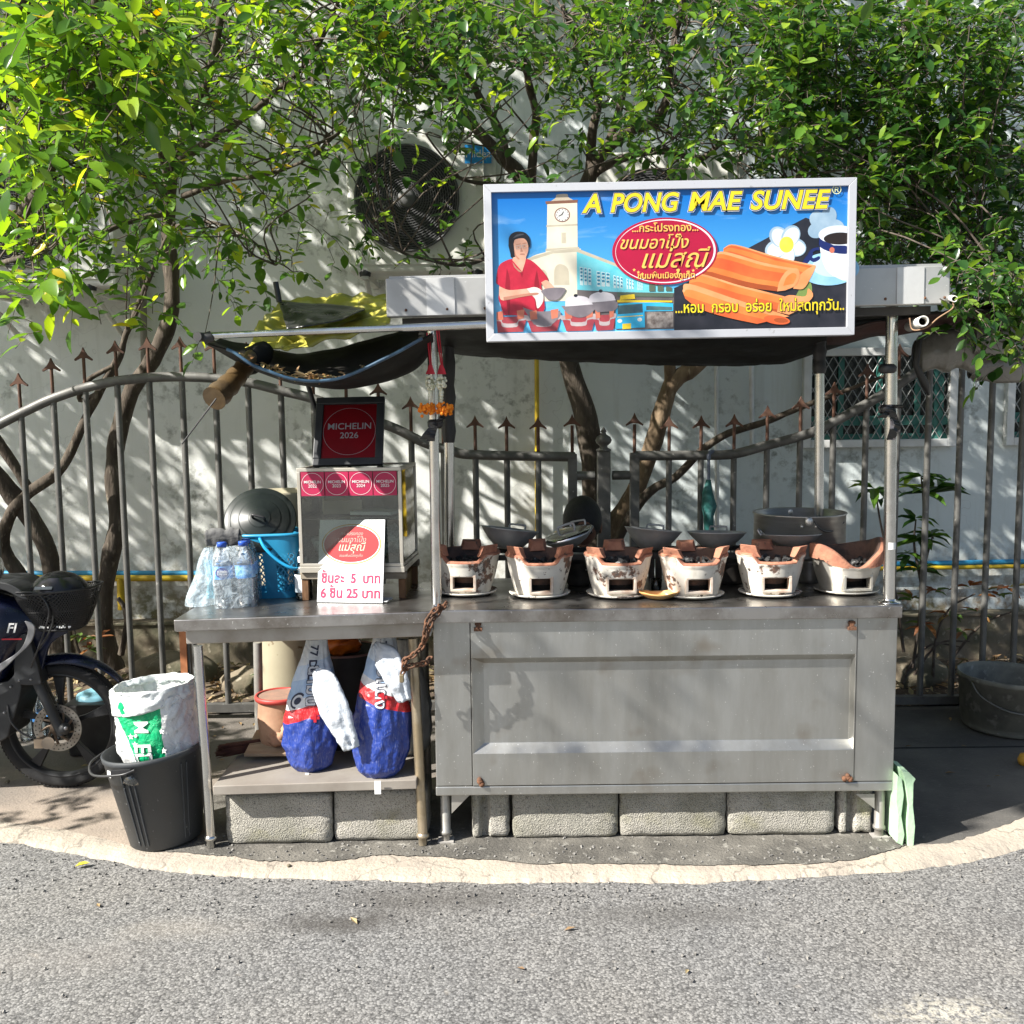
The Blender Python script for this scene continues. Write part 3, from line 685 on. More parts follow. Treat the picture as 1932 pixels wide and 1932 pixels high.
D_ = [[(1120,1070,5.8,.06),(1151,1001,5.78,.056),(1195,932,5.75,.054),(1228,849,5.72,.05),(1256,753,5.7,.05),(1275,716,5.68,.05),(1316,686,5.65,.046),(1390,600,5.6,.042),(1460,500,5.5,.04),(1560,400,5.4,.036),(1640,280,5.3,.03),(1700,150,5.1,.024),(1720,0,4.9,.018),(1730,-150,4.8,.012)],
      [(1266,730,5.68,.034),(1263,688,5.66,.032),(1262,600,5.6,.028),(1310,480,5.5,.024),(1340,380,5.4,.02)],
      [(1560,400,5.4,.026),(1680,360,5.2,.022),(1790,300,5.0,.018),(1890,200,4.8,.012)],
      [(1640,280,5.3,.02),(1580,200,5.1,.016),(1520,120,5.0,.012),(1480,0,4.8,.01)],
      [(1460,500,5.5,.02),(1500,400,5.0,.016),(1510,330,4.6,.008)],
      [(1560,400,5.4,.024),(1720,440,5.0,.018),(1830,470,4.4,.012),(1890,520,3.9,.008)]]
def crownD(b, sk):
    scatter(b, range(18, 24), lambda c, r: ((rng.uniform(3.2, 3.34) if rng.random() < .05 else rng.uniform(4.2, 5.4)) if (c < 20 and r in (5, 6)) else rng.uniform(3.25, 4.3) if (r >= 8) else rng.uniform(3.9, 5.5)), lambda c, r, Y: rng.choice((.05,.06,.072)) if Y > 3.6 else .05, 60, sk, 6, link=.06)
    cloud(b, ((1.0, 3.2), (4.7, 5.9), (2.6, 3.5)), 150, .06, 20, .16, sk)
    cloud(b, ((3.0, 4.6), (4.2, 5.6), (2.5, 4.8)), 260, .07, 26, .22, sk)
    cloud(b, ((.2, 3.6), (4.9, 5.8), (4.3, 5.8)), 130, .09, 12, .22, sk)
tree('leaning tan barked tree forking under the canopy, dense dark crown at the right', D_, crownD, BARKL, LEAF_D)

# ---------------------------------------------------------------- saplings in the bed at the right
def sapling(name, label, stems, tufts, L, m, group=None):
    p0 = P(*stems[0][0]); o = thing(name, label, 'plant', (p0.x, p0.y, 0), group=group)
    b = MB()
    for s in stems: q = smoothpath([P(*a) for a in s], 5); b.tube(q, [lerp(.009, .004, i/(len(q)-1)) for i in range(len(q))], 6)
    b.build('stem', TW, o, True)
    b = MB()
    for px, py, Y, n, k in tufts:
        p = P(px, py, Y)
        for i in range(n):
            a = 2*math.pi*i/n + rng.uniform(-.4,.4)
            d = Vector((math.cos(a), math.sin(a)*.7, rng.uniform(-.25,.5))).normalized()
            l = L*k*rng.uniform(.75,1.15); leaf(b, p + rvec()*.01, d, Vector((0,0,1)), l, l*.33, rng.uniform(.1,.4))
    b.build('foliage', m, o, True); return o
sapling('sapling', 'young plant with long dark leaves behind the bars right of the cart', [[(1722,1260,5.5),(1735,1160,5.5),(1738,1050,5.5),(1742,960,5.5),(1738,900,5.5)],[(1738,1100,5.5),(1725,1030,5.5),(1728,980,5.45)],[(1740,1080,5.5),(1760,1010,5.5)]],
   [(1738,898,5.5,7,1.1),(1745,930,5.48,8,1.3),(1770,920,5.5,5,1.2),(1728,980,5.45,5,.8),(1740,1020,5.48,9,1.0),(1715,1045,5.5,6,.8),(1758,1010,5.5,6,.9),(1735,1075,5.45,8,.9)], .17, LEAF_D)
sapling('sapling', 'slender sapling with a few upright leaves beside the front cart post', [[(1705,1230,5.45),(1690,1120,5.45),(1662,990,5.45),(1652,925,5.45)]], [(1652,922,5.45,7,1.0),(1662,940,5.45,3,.7)], .17, LEAF_D)
DRYM = leafmat('dry_and_green_leaves', [(0,(.20,.07,.025)),(.4,(.28,.13,.04)),(.6,(.05,.11,.02)),(1,(.10,.17,.03))], .25, .5)
sapling('shrub', 'low shrub of dry brown and green leaves behind the bars at the right', [[(1760,1290,5.5),(1765,1210,5.5),(1790,1150,5.5),(1840,1120,5.45)],[(1720,1280,5.5),(1770,1215,5.5),(1830,1210,5.5)],[(1700,1300,5.5),(1720,1250,5.5),(1760,1215,5.5),(1810,1220,5.5)],[(1790,1250,5.5),(1850,1180,5.5),(1920,1150,5.45)]],
   [(1720,1130,5.5,5,.8),(1765,1115,5.5,6,.7),(1830,1105,5.45,6,.8),(1845,1155,5.45,5,.7),(1745,1180,5.5,6,.8),(1790,1160,5.5,5,.8),(1900,1110,5.4,6,1),(1880,1125,5.4,4,.9),(1815,1190,5.5,5,.7)], .13, DRYM)
sapling('shrub', 'small shrub of dry leaf tufts between tree trunk and motorbike fender', [[(185,1290,5.4),(150,1230,5.4),(140,1185,5.4)],[(190,1290,5.4),(185,1220,5.4)]], [(150,1200,5.4,6,.9),(185,1205,5.4,6,.9),(170,1225,5.4,6,.8)], .12, DRYM)
sapling('seedling', 'dark leafy seedling in the bed seen under the table', [[(515,1320,5.5),(520,1260,5.5),(525,1220,5.5)]], [(520,1275,5.5,8,1.),(527,1240,5.5,7,.9),(512,1300,5.5,7,.8)], .12, LEAF_D)
# ================================================================ FOOD CART
def rect(px0, px1, py0, py1, Y):       # upright rectangle x0, x1, z0, z1 at the distance Y
    a, c = P(px0, (py0+py1)/2, Y), P(px1, (py0+py1)/2, Y); m = (px0+px1)/2
    return a.x, c.x, P(m, py1, Y).z, P(m, py0, Y).z
t = NT('cart_panel_steel'); v = t.coords()
c = t.mix(t.ramp(t.noise(t.coords((3,3,.6)), 3, 6, .65), .35, .7), lin((.47,.475,.46)), lin((.36,.355,.33)))
c = t.mix(t.math('MULTIPLY', t.ramp(t.noise(t.coords((16,16,.5)), 4, 4), .5, .75), .35), c, lin((.44,.43,.40)))
c = t.mix(t.math('MULTIPLY', t.ramp(t.noise(v, 5, 3), .6, .75), .5), c, lin((.24,.19,.13)))
c = t.mix(t.ramp(t.noise(v, 120, 2), .715, .73), c, lin((.85,.85,.83)))
t.base(c); t.b.inputs['Metallic'].default_value = .9
t.set(t.b, 'Roughness', t.n('MapRange', Value=t.noise(v, 6, 4), i3=.34, i4=.50).outputs[0])
t.bump(t.math('ADD', t.math('MULTIPLY', t.noise(t.coords((60,60,1)), 6, 3), .12), t.noise(v, 3.5, 3)), .10, .02); PANEL = t.mat
t = NT('counter_steel'); v = t.coords()
c = t.mix(t.ramp(t.noise(v, 5, 6, .65), .4, .66), lin((.44,.43,.42)), lin((.22,.20,.18)))
c = t.mix(t.ramp(t.noise(v, 90, 3), .7, .72), c, lin((.75,.75,.73)))
t.base(c); t.b.inputs['Metallic'].default_value = .95
t.set(t.b, 'Roughness', t.n('MapRange', Value=t.noise(v, 9, 5, .6), i3=.14, i4=.5).outputs[0])
t.bump(t.noise(v, 4, 3), .05, .02); COUNTER = t.mat
YL, YP, YB = 3.56, 3.585, 4.25
ZC = P(1260, 1147, YL).z                 # counter level
x0, x1, z0, z1 = rect(815, 1703, 1147, 1172, YL)
cart = thing('food_cart', 'long stainless steel street food cart with recessed front panel, posts and boxed roof', 'food cart', ((x0+x1)/2, (YL+YB)/2, 0))
b = MB(); b.box2((x0, YL, ZC-.048), (x1, YB, ZC)); b.build('countertop', COUNTER, cart, True, bev=.004)
bx0, bx1, bz0, bz1 = rect(820, 1690, 1172, 1497, YP)
b = MB()
zf = P(1260, 1480, YP).z
xl, xr = P(890, 1330, YP).x, P(1614, 1330, YP).x
b.box2((bx0, YP+.004, zf+.002), (xl-.0025, YP+.03, ZC-.0485)); b.build('side_stile', PANEL, cart, True, bev=.003)
b = MB(); b.box2((xr+.0025, YP+.004, zf+.002), (bx1, YP+.03, ZC-.0485)); b.build('side_stile', PANEL, cart, True, bev=.003)
b = MB(); b.box2((bx0-.002, YP, bz0), (bx1+.002, YP+.045, zf)); b.build('bottom_rail', PANEL, cart, True, bev=.004)
b = MB(); b.box2((bx0+.004, YP+.052, bz0+.01), (bx1-.004, YB-.02, ZC-.049)); b.build('body', PANEL, cart, True)
# recessed door: outer frame, chamfers, sunk field
oz0, oz1 = zf+.003, ZC-.0485; iz0, iz1 = P(1260,1418,YP).z, P(1260,1238,YP).z; D = .032
o4 = [(xl,oz0),(xr,oz0),(xr,oz1),(xl,oz1)]; i4 = [(xl+.004,iz0),(xr-.004,iz0),(xr-.004,iz1),(xl+.004,iz1)]
j4 = [(xl+.045,iz0+.030),(xr-.012,iz0+.030),(xr-.012,iz1-.026),(xl+.045,iz1-.026)]
vs = [(x,YP,z) for x,z in o4] + [(x,YP,z) for x,z in i4] + [(x,YP+D,z) for x,z in j4] + [(x,YP+.04,z) for x,z in o4]
fs = [(i,(i+1)%4,4+(i+1)%4,4+i) for i in range(4)] + [(4+i,4+(i+1)%4,8+(i+1)%4,8+i) for i in range(4)] + [(8,9,10,11)] + [(12+i,12+(i+1)%4,(i+1)%4,i) for i in range(4)]
b = MB(); b.add(vs, fs); b.build('front_panel', PANEL, cart, True, bev=.0015)
for px, py in ((902,1183),(1607,1181),(905,1475),(1600,1465)):
    p = P(px, py, YP-.006); b = MB()
    if py < 1300:
        b.box(p + Vector((0,0,.008)), (.016,.012,.022)); b.box(p + Vector((0,-.004,-.008)), (.03,.014,.012)); b.tube([p + Vector((-.012,0,.012)), p + Vector((.012,0,.012))], .006, 8)
    else:
        for k_ in range(5): b.sphere(p + Vector((rng.uniform(-.014,.014), 0, rng.uniform(-.012,.012))), rng.uniform(.007,.012), 8, 6)
    b.build('hasp', RUST, cart, True)
GREY = mat('dull_tube', (.42,.41,.38), .45, .6, (.3,.28,.25), 8, b=.04)
for px, Y in ((840, YP+.05), (1660, YP+.05), (868, YB-.08), (1640, YB-.08)):
    p = P(px, 1500, Y); b = MB(); q = (p.x, Y, 0)
    b.lathe([(.019,bz0+.012),(.019,.052),(.023,.048),(.023,.038),(.0165,.034),(.016,.012)], 16, 0, Matrix.Translation((p.x, Y, 0))); b.build('leg', GREY, cart, True)
    b = MB(); b.box((p.x, Y, .009), (.06,.05,.006)); b.build('foot_plate', mat('grey_plate', (.4,.38,.35), .7), cart, True)
for pts in (((852,1498),(888,1498),(852,1535)), ((1614,1498),(1650,1498),(1650,1526))):
    b = MB(); b.prism([P(x, y, YP+.02) for x, y in pts], (0,.004,0)); b.build('gusset', GREY, cart, True)
def post(px0, py0, px1, py1, Y, r, top=None):
    a, c = P(px0, py0, Y), P(px1, py1, Y)
    b = MB(); b.tube([(c.x, Y, ZC+.001), a], r, 20); b.lathe([(r+.022,ZC+.0015),(r+.02,ZC+.005),(r+.004,ZC+.008),(r+.002,ZC+.014)], 20, 0, Matrix.Translation((c.x, Y, 0)))
    return b.build('post', CHROME, cart, True)
post(815, 600, 824, 1142, 3.62, .0185); post(1683, 572, 1677, 1140, 3.62, .0215)
post(846, 610, 848, 1060, 4.2, .022); post(1547, 610, 1545, 1060, 4.2, .02)
for (a_, c_) in ((P(846,618,4.2), P(847,835,4.2)), (P(1547,600,4.2), P(1546,705,4.2))):  # black tube around the upper part of each back post
    b = MB(); n_ = 10; b.tube([a_.lerp(c_, i/n_) for i in range(n_+1)], [.027 + .004*math.sin(i*2.3) for i in range(n_+1)], 14); b.build('post_black_tube', BLACKP, cart, True)
# roof box, tilted a little like the sign
SHEET = mat('dull_sheet_metal', (.50,.50,.49), .42, .5, (.40,.40,.39), 6, .4, .65, (.62,.62,.61), 70, .66, .7, b=.05, bs=8, det=3)
SHEETL = mat('pale_joint_sheet', (.66,.66,.65), .4, .35, (.55,.55,.54), 6)
a, c = P(728, 562, 3.50), P(1793, 537, 3.50)
Mr, w_, _ = basis(a, c, a + Vector((0,0,1))); Mr = Mr @ Matrix.Rotation(0, 4, 'X')   # local x along, y up, z towards the viewer
b = MB(); hh = .066
b.box2((0,-hh,-.035), (w_,hh,0), Mr); b.build('roof_fascia', SHEET, cart, True, bev=.004)
b = MB(); b.box2((.03,hh-.03,-.72), (w_-.01,hh-.004,-.036), Mr); b.box2((.01,hh+.001,-.9),(w_-.02,hh+.012,-.02), Mr @ Matrix.Rotation(R(-4), 4, 'X')); b.build('roof_sheet', SHEET, cart, True)
for s0, s1 in ((.072,.122),(.905,.953)):
    b = MB(); b.box2((w_*s0,-hh+.003,.0015), (w_*s1,hh-.003,.004), Mr); b.build('joint_strip', SHEETL, cart, True)
b = MB()
for s in (.035,.108,.175,.885,.955,.99):
    b.sphere(Mr @ Vector((w_*s, -hh+.022, .003)), .005, 8, 5)
b.build('rivet', RUST, cart, True)
b = MB(); b.box2((.05,-hh-.03,-.08),(w_-.05,-hh-.002,-.04), Mr); b.box2((.05,-hh-.03,-.72),(w_-.05,-hh-.002,-.68), Mr)
b.build('roof_beam', mat('dark_beam', (.05,.045,.04), .6), cart, True)

# tarpaulins ------------------------------------------------------------
BT = mat('black_tarpaulin', (.007,.007,.0065), .6, 0, (.013,.012,.010), 5, b=.25, bs=12, spec=.2)
UND = mat('dark_red_brown_tarpaulin', (.02,.012,.010), .6, 0, (.05,.018,.014), 4, b=.3, bs=9)
low = [(805,655),(835,667),(900,672),(1000,678),(1100,683),(1200,687),(1300,690),(1400,690),(1480,686),(1535,668),(1600,648),(1690,618),(1800,597),(1932,574),(2040,560)]
lx, ly = [q[0] for q in low], [q[1] for q in low]
o = thing('tarpaulin', 'black tarpaulin sagging under the cart roof below the big sign', 'tarpaulin', P(1260, 690, 4.3))
def tarp(u, w):
    px = lerp(805, 2040, u); yl = float(np.interp(px, lx, ly)); Yq = lerp(3.68, 4.42, w)
    top = 612 - (px-805)*.024 if px < 1790 else 585
    py = lerp(top, yl, w**.8) + 5*nz(px*.012, w*3) * math.sin(math.pi*min(1, w))
    if px > 1545: Yq += (px-1545)/500*.12
    return P(px, py, Yq) + Vector((0, 0, .006*nz(px*.04, w*6)))
b = MB(); b.grid(tarp, 90, 12); b.build('sheet', BT, o, True, solid=.004)
b = MB(); b.grid(lambda u, w: P(lerp(1560, 2040, u), lerp(lerp(650, 585, u), lerp(625, 545, u), w) + 7*nz(u*8, w*4), lerp(4.0, 3.8, w)), 30, 6); b.build('fold', UND, o, True, solid=.004)
PLG = mat('grey_clear_sheeting', (.28,.27,.24), .22, 0, (.16,.15,.13), 5, .35, .65, (.5,.49,.45), 6, .62, .7, b=.5, bs=14, spec=.7)
o = thing('plastic_roll', 'rolled up grey translucent plastic blind hanging at the right under the tarpaulin', 'plastic blind', P(1830, 665, 4.5))
b = MB()
def roll(cx0, cy0, cx1, cy1, r0, r1, Y, sd):
    def f(u, w):
        a = 2*math.pi*w; r = lerp(r0, r1, u)*(1 + .22*nz(u*5+sd, math.cos(a)*1.2, math.sin(a)*1.2) + .05*nz(u*20, a*2, sd)) * (1 if .03 < u < .97 else .75)
        c = P(lerp(cx0,cx1,u), lerp(cy0,cy1,u), Y); k = Y/1860
        return c + Vector((0, math.cos(a)*r*k*.6, math.sin(a)*r*k))
    b.grid(f, 40, 20)
roll(1726, 668, 1850, 650, 34, 46, 4.45, 0); roll(1835, 640, 2050, 622, 38, 40, 4.4, 5); roll(1830, 692, 2050, 686, 30, 32, 4.5, 11)
b.build('roll', PLG, o, True, weld=True)
b = MB(); b.tube([P(1735,640,4.4), P(1728,690,4.38), P(1745,725,4.42), P(1752,745,4.45)], [.012,.014,.02,.006], 8); b.build('tie', BLACKP, o, True)
PVC = mat('white_pvc', (.68,.67,.63), .45, 0, (.45,.42,.36), 12, .5, .7)
def stub(label, px, py, r, Y0, Y1, dx, dy):
    a, c = P(px, py, Y0), P(px+dx, py+dy, Y1); o = thing('plastic_pipe', label, 'pipe', a)
    Mq = Matrix.Translation(a) @ (c-a).to_track_quat('Z', 'Y').to_matrix().to_4x4(); ln = (c-a).length
    b = MB(); b.lathe([(r*.72,.06),(r*.74,0),(r,0),(r,ln),(r*.8,ln)], 20, 0, Mq); b.build('tube', PVC, o, True); return o
stub('thick white pipe end poking out below the roof at the right post', 1742, 606, .019, 3.42, 3.75, -26, 10)
o = stub('thin white pipe end tied with string at the right end of the roof', 1801, 564, .011, 3.40, 3.7, -16, -4)
b = MB(); b.tube(smoothpath([P(1798,568,3.42), P(1797,582,3.42), P(1770,600,3.42), P(1748,618,3.44), P(1722,622,3.5), P(1716,600,3.5)]), .0025, 6); b.build('string', mat('twine', (.32,.2,.12), .9), o, True)

# left awning -------------------------------------------------------------
YT = mat('olive_yellow_tarpaulin', (.47,.43,.07), .3, 0, (.33,.30,.045), 5, .4, .65, (.6,.55,.2), 11, .58, .68, b=.5, bs=10, spec=.6)
aw = thing('awning', 'sagging black and olive yellow awning hung from a steel pole over the table', 'awning', P(600, 640, 3.8))
b = MB(); b.tube([P(380,634,3.42), P(925,612,3.42)], .0115, 14); b.tube([P(760,619,3.419), P(925,612,3.419)], .0135, 14); b.build('pole', CHROME, aw, True)
b = MB(); b.tube([P(372,635,3.38), P(392,637,3.45)], .016, 12); b.tube([P(383,640,3.41), P(400,634,3.42)], .019, 12); b.build('pole_cap', BLACKP, aw, True)
F_ = [(385,645),(430,660),(480,690),(540,711),(600,720),(660,707),(720,680),(780,648),(815,628)]
M_ = [(388,648),(445,680),(515,712),(600,731),(680,730),(740,716),(790,692),(820,655)]
B2_ = [(420,640),(480,652),(560,668),(640,655),(700,640),(760,625),(830,612)]
def cv(c, u): 
    q = smoothpath([(x, y, 0) for x, y in c], 6); k = u*(len(q)-1); i = min(int(k), len(q)-2); return q[i].lerp(q[i+1], k-i)
def sling(u, w):
    if w < .45: p, q, s, ya, yb = cv(F_, u), cv(M_, u), w/.45, 3.44, 3.72
    else: p, q, s, ya, yb = cv(M_, u), cv(B2_, u), (w-.45)/.55, 3.72, 4.15
    m = p.lerp(q, s); return P(m.x, m.y + 3*nz(u*9, w*5), lerp(ya, yb, s))
b = MB(); b.grid(sling, 60, 20); b.build('black_sheet', BT, aw, True, solid=.003)
b = MB(); b.tube([sling(u, 0) + Vector((0,-.002,0)) for u in np.linspace(.12, .93, 40)], .006, 6); b.build('hem', mat('blue_black_hem', (.03,.07,.12), .35, 0, (.1,.2,.3), 9, .5, .7), aw, True)
T1 = [(527,567),(600,562),(680,560),(745,558)]; T2 = [(462,652),(520,666),(562,670),(640,640),(735,600)]
b = MB(); b.grid(lambda u, w: (lambda p: P(p.x, p.y + 4*nz(u*7, w*6), lerp(4.35, 3.9, w)) + Vector((0, .03*nz(u*6, w*5, 3) + .05*abs(nz(u*4, w*7, 8)) + .02*nz(u*15, w*11), .035*abs(nz(u*5+3, w*4, 1)) - .02*math.sin(w*9+u*5)*w)))(cv(T1, u).lerp(cv(T2, u), w)), 40, 24); b.build('yellow_sheet', YT, aw, True, solid=.003)
T3 = [(529,571),(590,574),(650,578),(690,584)]; T4 = [(545,622),(590,616),(640,606),(690,586)]
b = MB(); b.grid(lambda u, w: (lambda p: P(p.x, p.y, lerp(4.2, 3.88, w)) + Vector((0, -.03 + .03*nz(u*5, w*4, 9), 0)))(cv(T3, u).lerp(cv(T4, u), w)), 30, 14); b.build('black_patch', mat('glossy_black_sheet', (.02,.02,.02), .25, 0, (.035,.035,.035), 6, b=.6, bs=14), aw, True, solid=.003)
b = MB(); b.tube([P(520,532,4.2), P(527,570,4.2)], .012, 8); b.build('strut', BLACKP, aw, True)
b = MB(); b.tube([P(575,705,4.0), P(600,790,4.0)], .010, 8); b.build('strut', BLACKP, aw, True)
LIT2 = leafmat('fallen_leaves', [(0,(.25,.12,.05)),(.5,(.42,.3,.13)),(.8,(.5,.4,.25)),(1,(.3,.25,.04))], .2, .6)
b = MB()
for i in range(150):
    u = rng.gauss(.45, .09); p = sling(max(.2,min(.75,u)), rng.uniform(.04,.3)) + Vector((0,0,.006+.016*rng.random()))
    leaf(b, p, Vector((rng.uniform(-1,1), rng.uniform(-1,1), rng.uniform(-.2,.5))).normalized(), Vector((0,-.4,1)), rng.uniform(.02,.045), .016)
tag(b.build('fallen_leaves', LIT2), 'heap of dry leaves caught in the sagging black awning', 'leaves', kind='stuff')
o = thing('tarp_bundle', 'brown rolled tarp bundle tied to the left end of the awning, wire hanging from it', 'tarp bundle', P(435, 720, 3.6))
b = MB(); q = smoothpath([P(478,672,3.75), P(455,700,3.68), P(430,728,3.6), P(404,752,3.52)], 5); n_ = len(q)
b.tube(q, [lerp(.030,.045, i/(n_-1))*(1+.08*math.sin(i*2.1)) for i in range(n_)], 16); b.build('roll', mat('brown_tarp', (.10,.062,.025), .45, 0, (.07,.045,.02), 9, b=.5, bs=16), o, True)
b = MB(); q = smoothpath([P(505,655,3.8), P(470,690,3.74), P(455,705,3.7)], 4); b.tube(q, [.03,.045,.05,.045,.04,.03,.028,.026,.02][:len(q)], 10); b.build('black_wrap', BT, o, True)
b = MB(); b.tube([P(408,752,3.5), P(343,838,3.5)], .003, 6); b.build('wire', BLACKP, o, True)

# ================================================================ TABLE
ta, tb = P(328, 1181, 3.47), P(822, 1165, 3.47)
Mt, tw, _ = basis(ta, tb, ta + Vector((0,0,1)))       # x along the front edge, y up, z to the viewer
table = thing('steel_table', 'stainless steel side table with a lower shelf, joined to the left of the cart', 'table', (ta.x + tw/2, 3.75, 0))
tw -= .012
TD = .62
b = MB(); b.box2((0,-.022,-TD), (tw,.022,0), Mt); b.build('tabletop', COUNTER, table, True, bev=.004)
TB = mat('table_apron_steel', (.42,.40,.37), .42, .6, (.3,.27,.23), 5, .4, .65, (.18,.12,.07), 9, .66, .75)
b = MB(); b.box2((.03,-.075,-TD+.03), (tw-.01,-.0225,-.028), Mt); b.build('apron', TB, table, True, bev=.004)
TANT = mat('yellowed_steel_tube', (.50,.43,.32), .34, .75, (.36,.29,.19), 9, b=.04)
for px0, py0, px1, Y, m_ in ((373,1218,398,3.60,CHROME),(779,1204,798,3.60,TANT),(486,1212,490,4.03,GREY),(800,1212,806,4.03,GREY)):
    a = P(px0, py0, Y); f = P(px1, 1585 if Y < 3.8 else 1450, Y); zt = a.z
    b = MB(); b.tube([(f.x, Y, .05), (a.x, Y, zt)], .0185, 16)
    b.lathe([(.0185,.056),(.024,.05),(.024,.04),(.017,.034),(.0165,.009)], 16, 0, Matrix.Translation((f.x, Y, 0))); b.build('leg', m_, table, True)
sa, sb = P(402, 1492, 3.55), P(786, 1480, 3.55)
Ms, sw, _ = basis(sa, sb, sa + Vector((0,0,1)))
DUST = mat('dusty_steel_shelf', (.36,.33,.29), .6, .35, (.24,.21,.18), 6, .35, .75)
b = MB(); b.box2((0,-.018,-.50), (sw,.018,0), Ms); b.build('shelf', DUST, table, True, bev=.003)
ZS = sa.z + .018                                         # shelf level

# ================================================================ CONCRETE BLOCKS
t = NT('rough_block'); v = t.coords(rnd=True)
c = t.mix(t.ramp(t.noise(v, 3, 4), .4, .66), lin((.46,.435,.385)), lin((.31,.30,.25)))
c = t.mix(t.ramp(t.noise(v, 8, 4), .55, .75), c, lin((.27,.255,.15)))
vb = t.n('TexVoronoi', Vector=v, Scale=210.0)
c = t.mix(t.ramp(t.noise(v, 170, 3), .54, .66), c, lin((.17,.16,.145)))
c = t.mix(t.math('MULTIPLY', t.ramp(t.noise(v, 4.5, 5, .7), .5, .7), .5), c, lin((.17,.165,.115)))
t.base(c); t.b.inputs['Roughness'].default_value = .95
t.bump(t.math('ADD', vb.outputs['Distance'], t.math('MULTIPLY', t.noise(v, 130, 5, .7), 1.6)), .8, .005); BLOCK = t.mat
def block(px0, px1, Y, h, label, d=.19, groove=False):
    a, c = P(px0, 1545, Y), P(px1, 1545, Y); w = c.x - a.x
    bm = bmesh.new(); bmesh.ops.create_cube(bm, size=1)
    bmesh.ops.subdivide_edges(bm, edges=bm.edges, cuts=9, use_grid_fill=True)
    for vv in bm.verts:
        p = vv.co
        if groove and p.y < -.49 and abs(p.x + .16) < .14 : p.y += .12
        q = Vector((p.x*w, p.y*d, p.z*h))
        ex = [abs(p.x) > .49, abs(p.y) > .49, abs(p.z) > .49]
        if sum(ex) >= 2:
            for i_ in range(3):
                if ex[i_]: q[i_] -= math.copysign(.006 + .005*nz(p.x*9+px0, p.y*9, p.z*9), q[i_])
        q += Vector((nz(q.x*30, q.y*30, q.z*30+px0), nz(q.x*30+9, q.y*30, q.z*30), nz(q.x*30, q.y*30+5, q.z*30)))*.004
        vv.co = q
    me = bpy.data.meshes.new('concrete_block'); bm.to_mesh(me); bm.free(); me.materials.append(BLOCK)
    for p in me.polygons: p.use_smooth = True
    o = bpy.data.objects.new('concrete_block', me); COL.objects.link(o); o.location = (a.x + w/2, Y + d/2, h/2 + .008)
    q = o.modifiers.new('b', 'BEVEL'); q.width = .004; q.limit_method = 'ANGLE'; q.angle_limit = R(50)
    return tag(o, label, 'concrete block', 'concrete blocks under table and cart')
block(424, 625, 3.615, .20, 'rough concrete block under the left half of the table shelf, mossy on its right')
block(629, 806, 3.63, .205, 'clean grey concrete block under the table shelf beside the right table leg')
block(889, 962, 3.645, .20, 'narrow grooved block end standing beside the left cart leg', .3, True)
block(967, 1167, 3.64, .20, 'mossy concrete block, leftmost of the three long ones under the cart')
block(1170, 1371, 3.64, .20, 'concrete block in the middle of the three long ones under the cart')
block(1374, 1577, 3.64, .20, 'concrete block, rightmost of the three long ones under the cart')
block(1583, 1648, 3.645, .20, 'narrow speckled block end beside the right cart leg', .3, True)

# chain --------------------------------------------------------------------
o = thing('chain', 'rusty iron chain looped between cart post and table leg', 'chain', P(800, 1200, 3.45))
b = MB()
def chain(path, link=.030, r=.0042):
    q = smoothpath(path, 12); L = [0]
    for i in range(1, len(q)): L.append(L[-1] + (q[i]-q[i-1]).length)
    n = int(L[-1]/(link*.72))
    for i in range(n):
        s = (i+.5)*L[-1]/n; j = min(max(k for k in range(len(L)) if L[k] <= s), len(q)-2)
        c = q[j].lerp(q[j+1], (s-L[j])/max(1e-6, L[j+1]-L[j])); d = (q[j+1]-q[j]).normalized()
        sd = d.cross(Vector((0,1,0))); sd = sd.normalized() if sd.length > .1 else Vector((1,0,0)); ot = d.cross(sd)
        sd, = ((sd*.8 + ot*.6),) if i % 2 else ((ot*.8 - sd*.6),)
        ring = []
        for a in np.linspace(0, 2*math.pi, 14, endpoint=False):
            ring.append(c + d*math.cos(a)*link*.5 + sd.normalized()*math.sin(a)*link*.3)
        b.tube(ring, r, 6, closed=True)
chain([P(842,1138,3.52), P(830,1152,3.47), P(815,1172,3.44), P(806,1195,3.44), P(797,1218,3.45), P(780,1236,3.45), P(764,1246,3.46), P(762,1262,3.47)])
chain([P(836,1142,3.52), P(822,1150,3.45), P(808,1168,3.44), P(803,1190,3.43), P(800,1212,3.44)])
chain([P(757,1272,3.48), P(770,1258,3.47), P(788,1254,3.47), P(804,1250,3.48), P(812,1240,3.52)])
b.build('links', RUST, o, True)
b = MB(); b.box(P(758, 1280, 3.47), (.016,.012,.03)); b.build('padlock', mat('dull_brass_lock', (.25,.2,.12), .5, .6), o, True, bev=.003)
# ================================================================ CHARCOAL STOVES
t = NT('flaked_white_stove'); v = t.coords(rnd=True)
n1 = t.noise(v, 9, 6, .65); n2 = t.noise(v, 38, 5, .65)
c = t.mix(t.ramp(n1, .3, .6), lin((.76,.72,.63)), lin((.64,.61,.55)))
c = t.mix(t.math('MULTIPLY', t.ramp(t.noise(t.coords((12,12,1.2), True), 4, 4), .5, .7), .4), c, lin((.40,.36,.29)))
fl = t.ramp(t.math('ADD', n1, t.math('MULTIPLY', n2, .45)), .80, .845)
c = t.mix(fl, c, t.mix(t.ramp(n2, .4, .6), lin((.24,.11,.065)), lin((.09,.07,.06))))
c = t.mix(t.ramp(n2, .645, .67), c, lin((.05,.04,.035)))
t.base(c); t.b.inputs['Roughness'].default_value = .6; t.bump(t.math('ADD', t.math('MULTIPLY', fl, -1.0), t.math('MULTIPLY', n2, .3)), .35, .005); FLAKE = t.mat
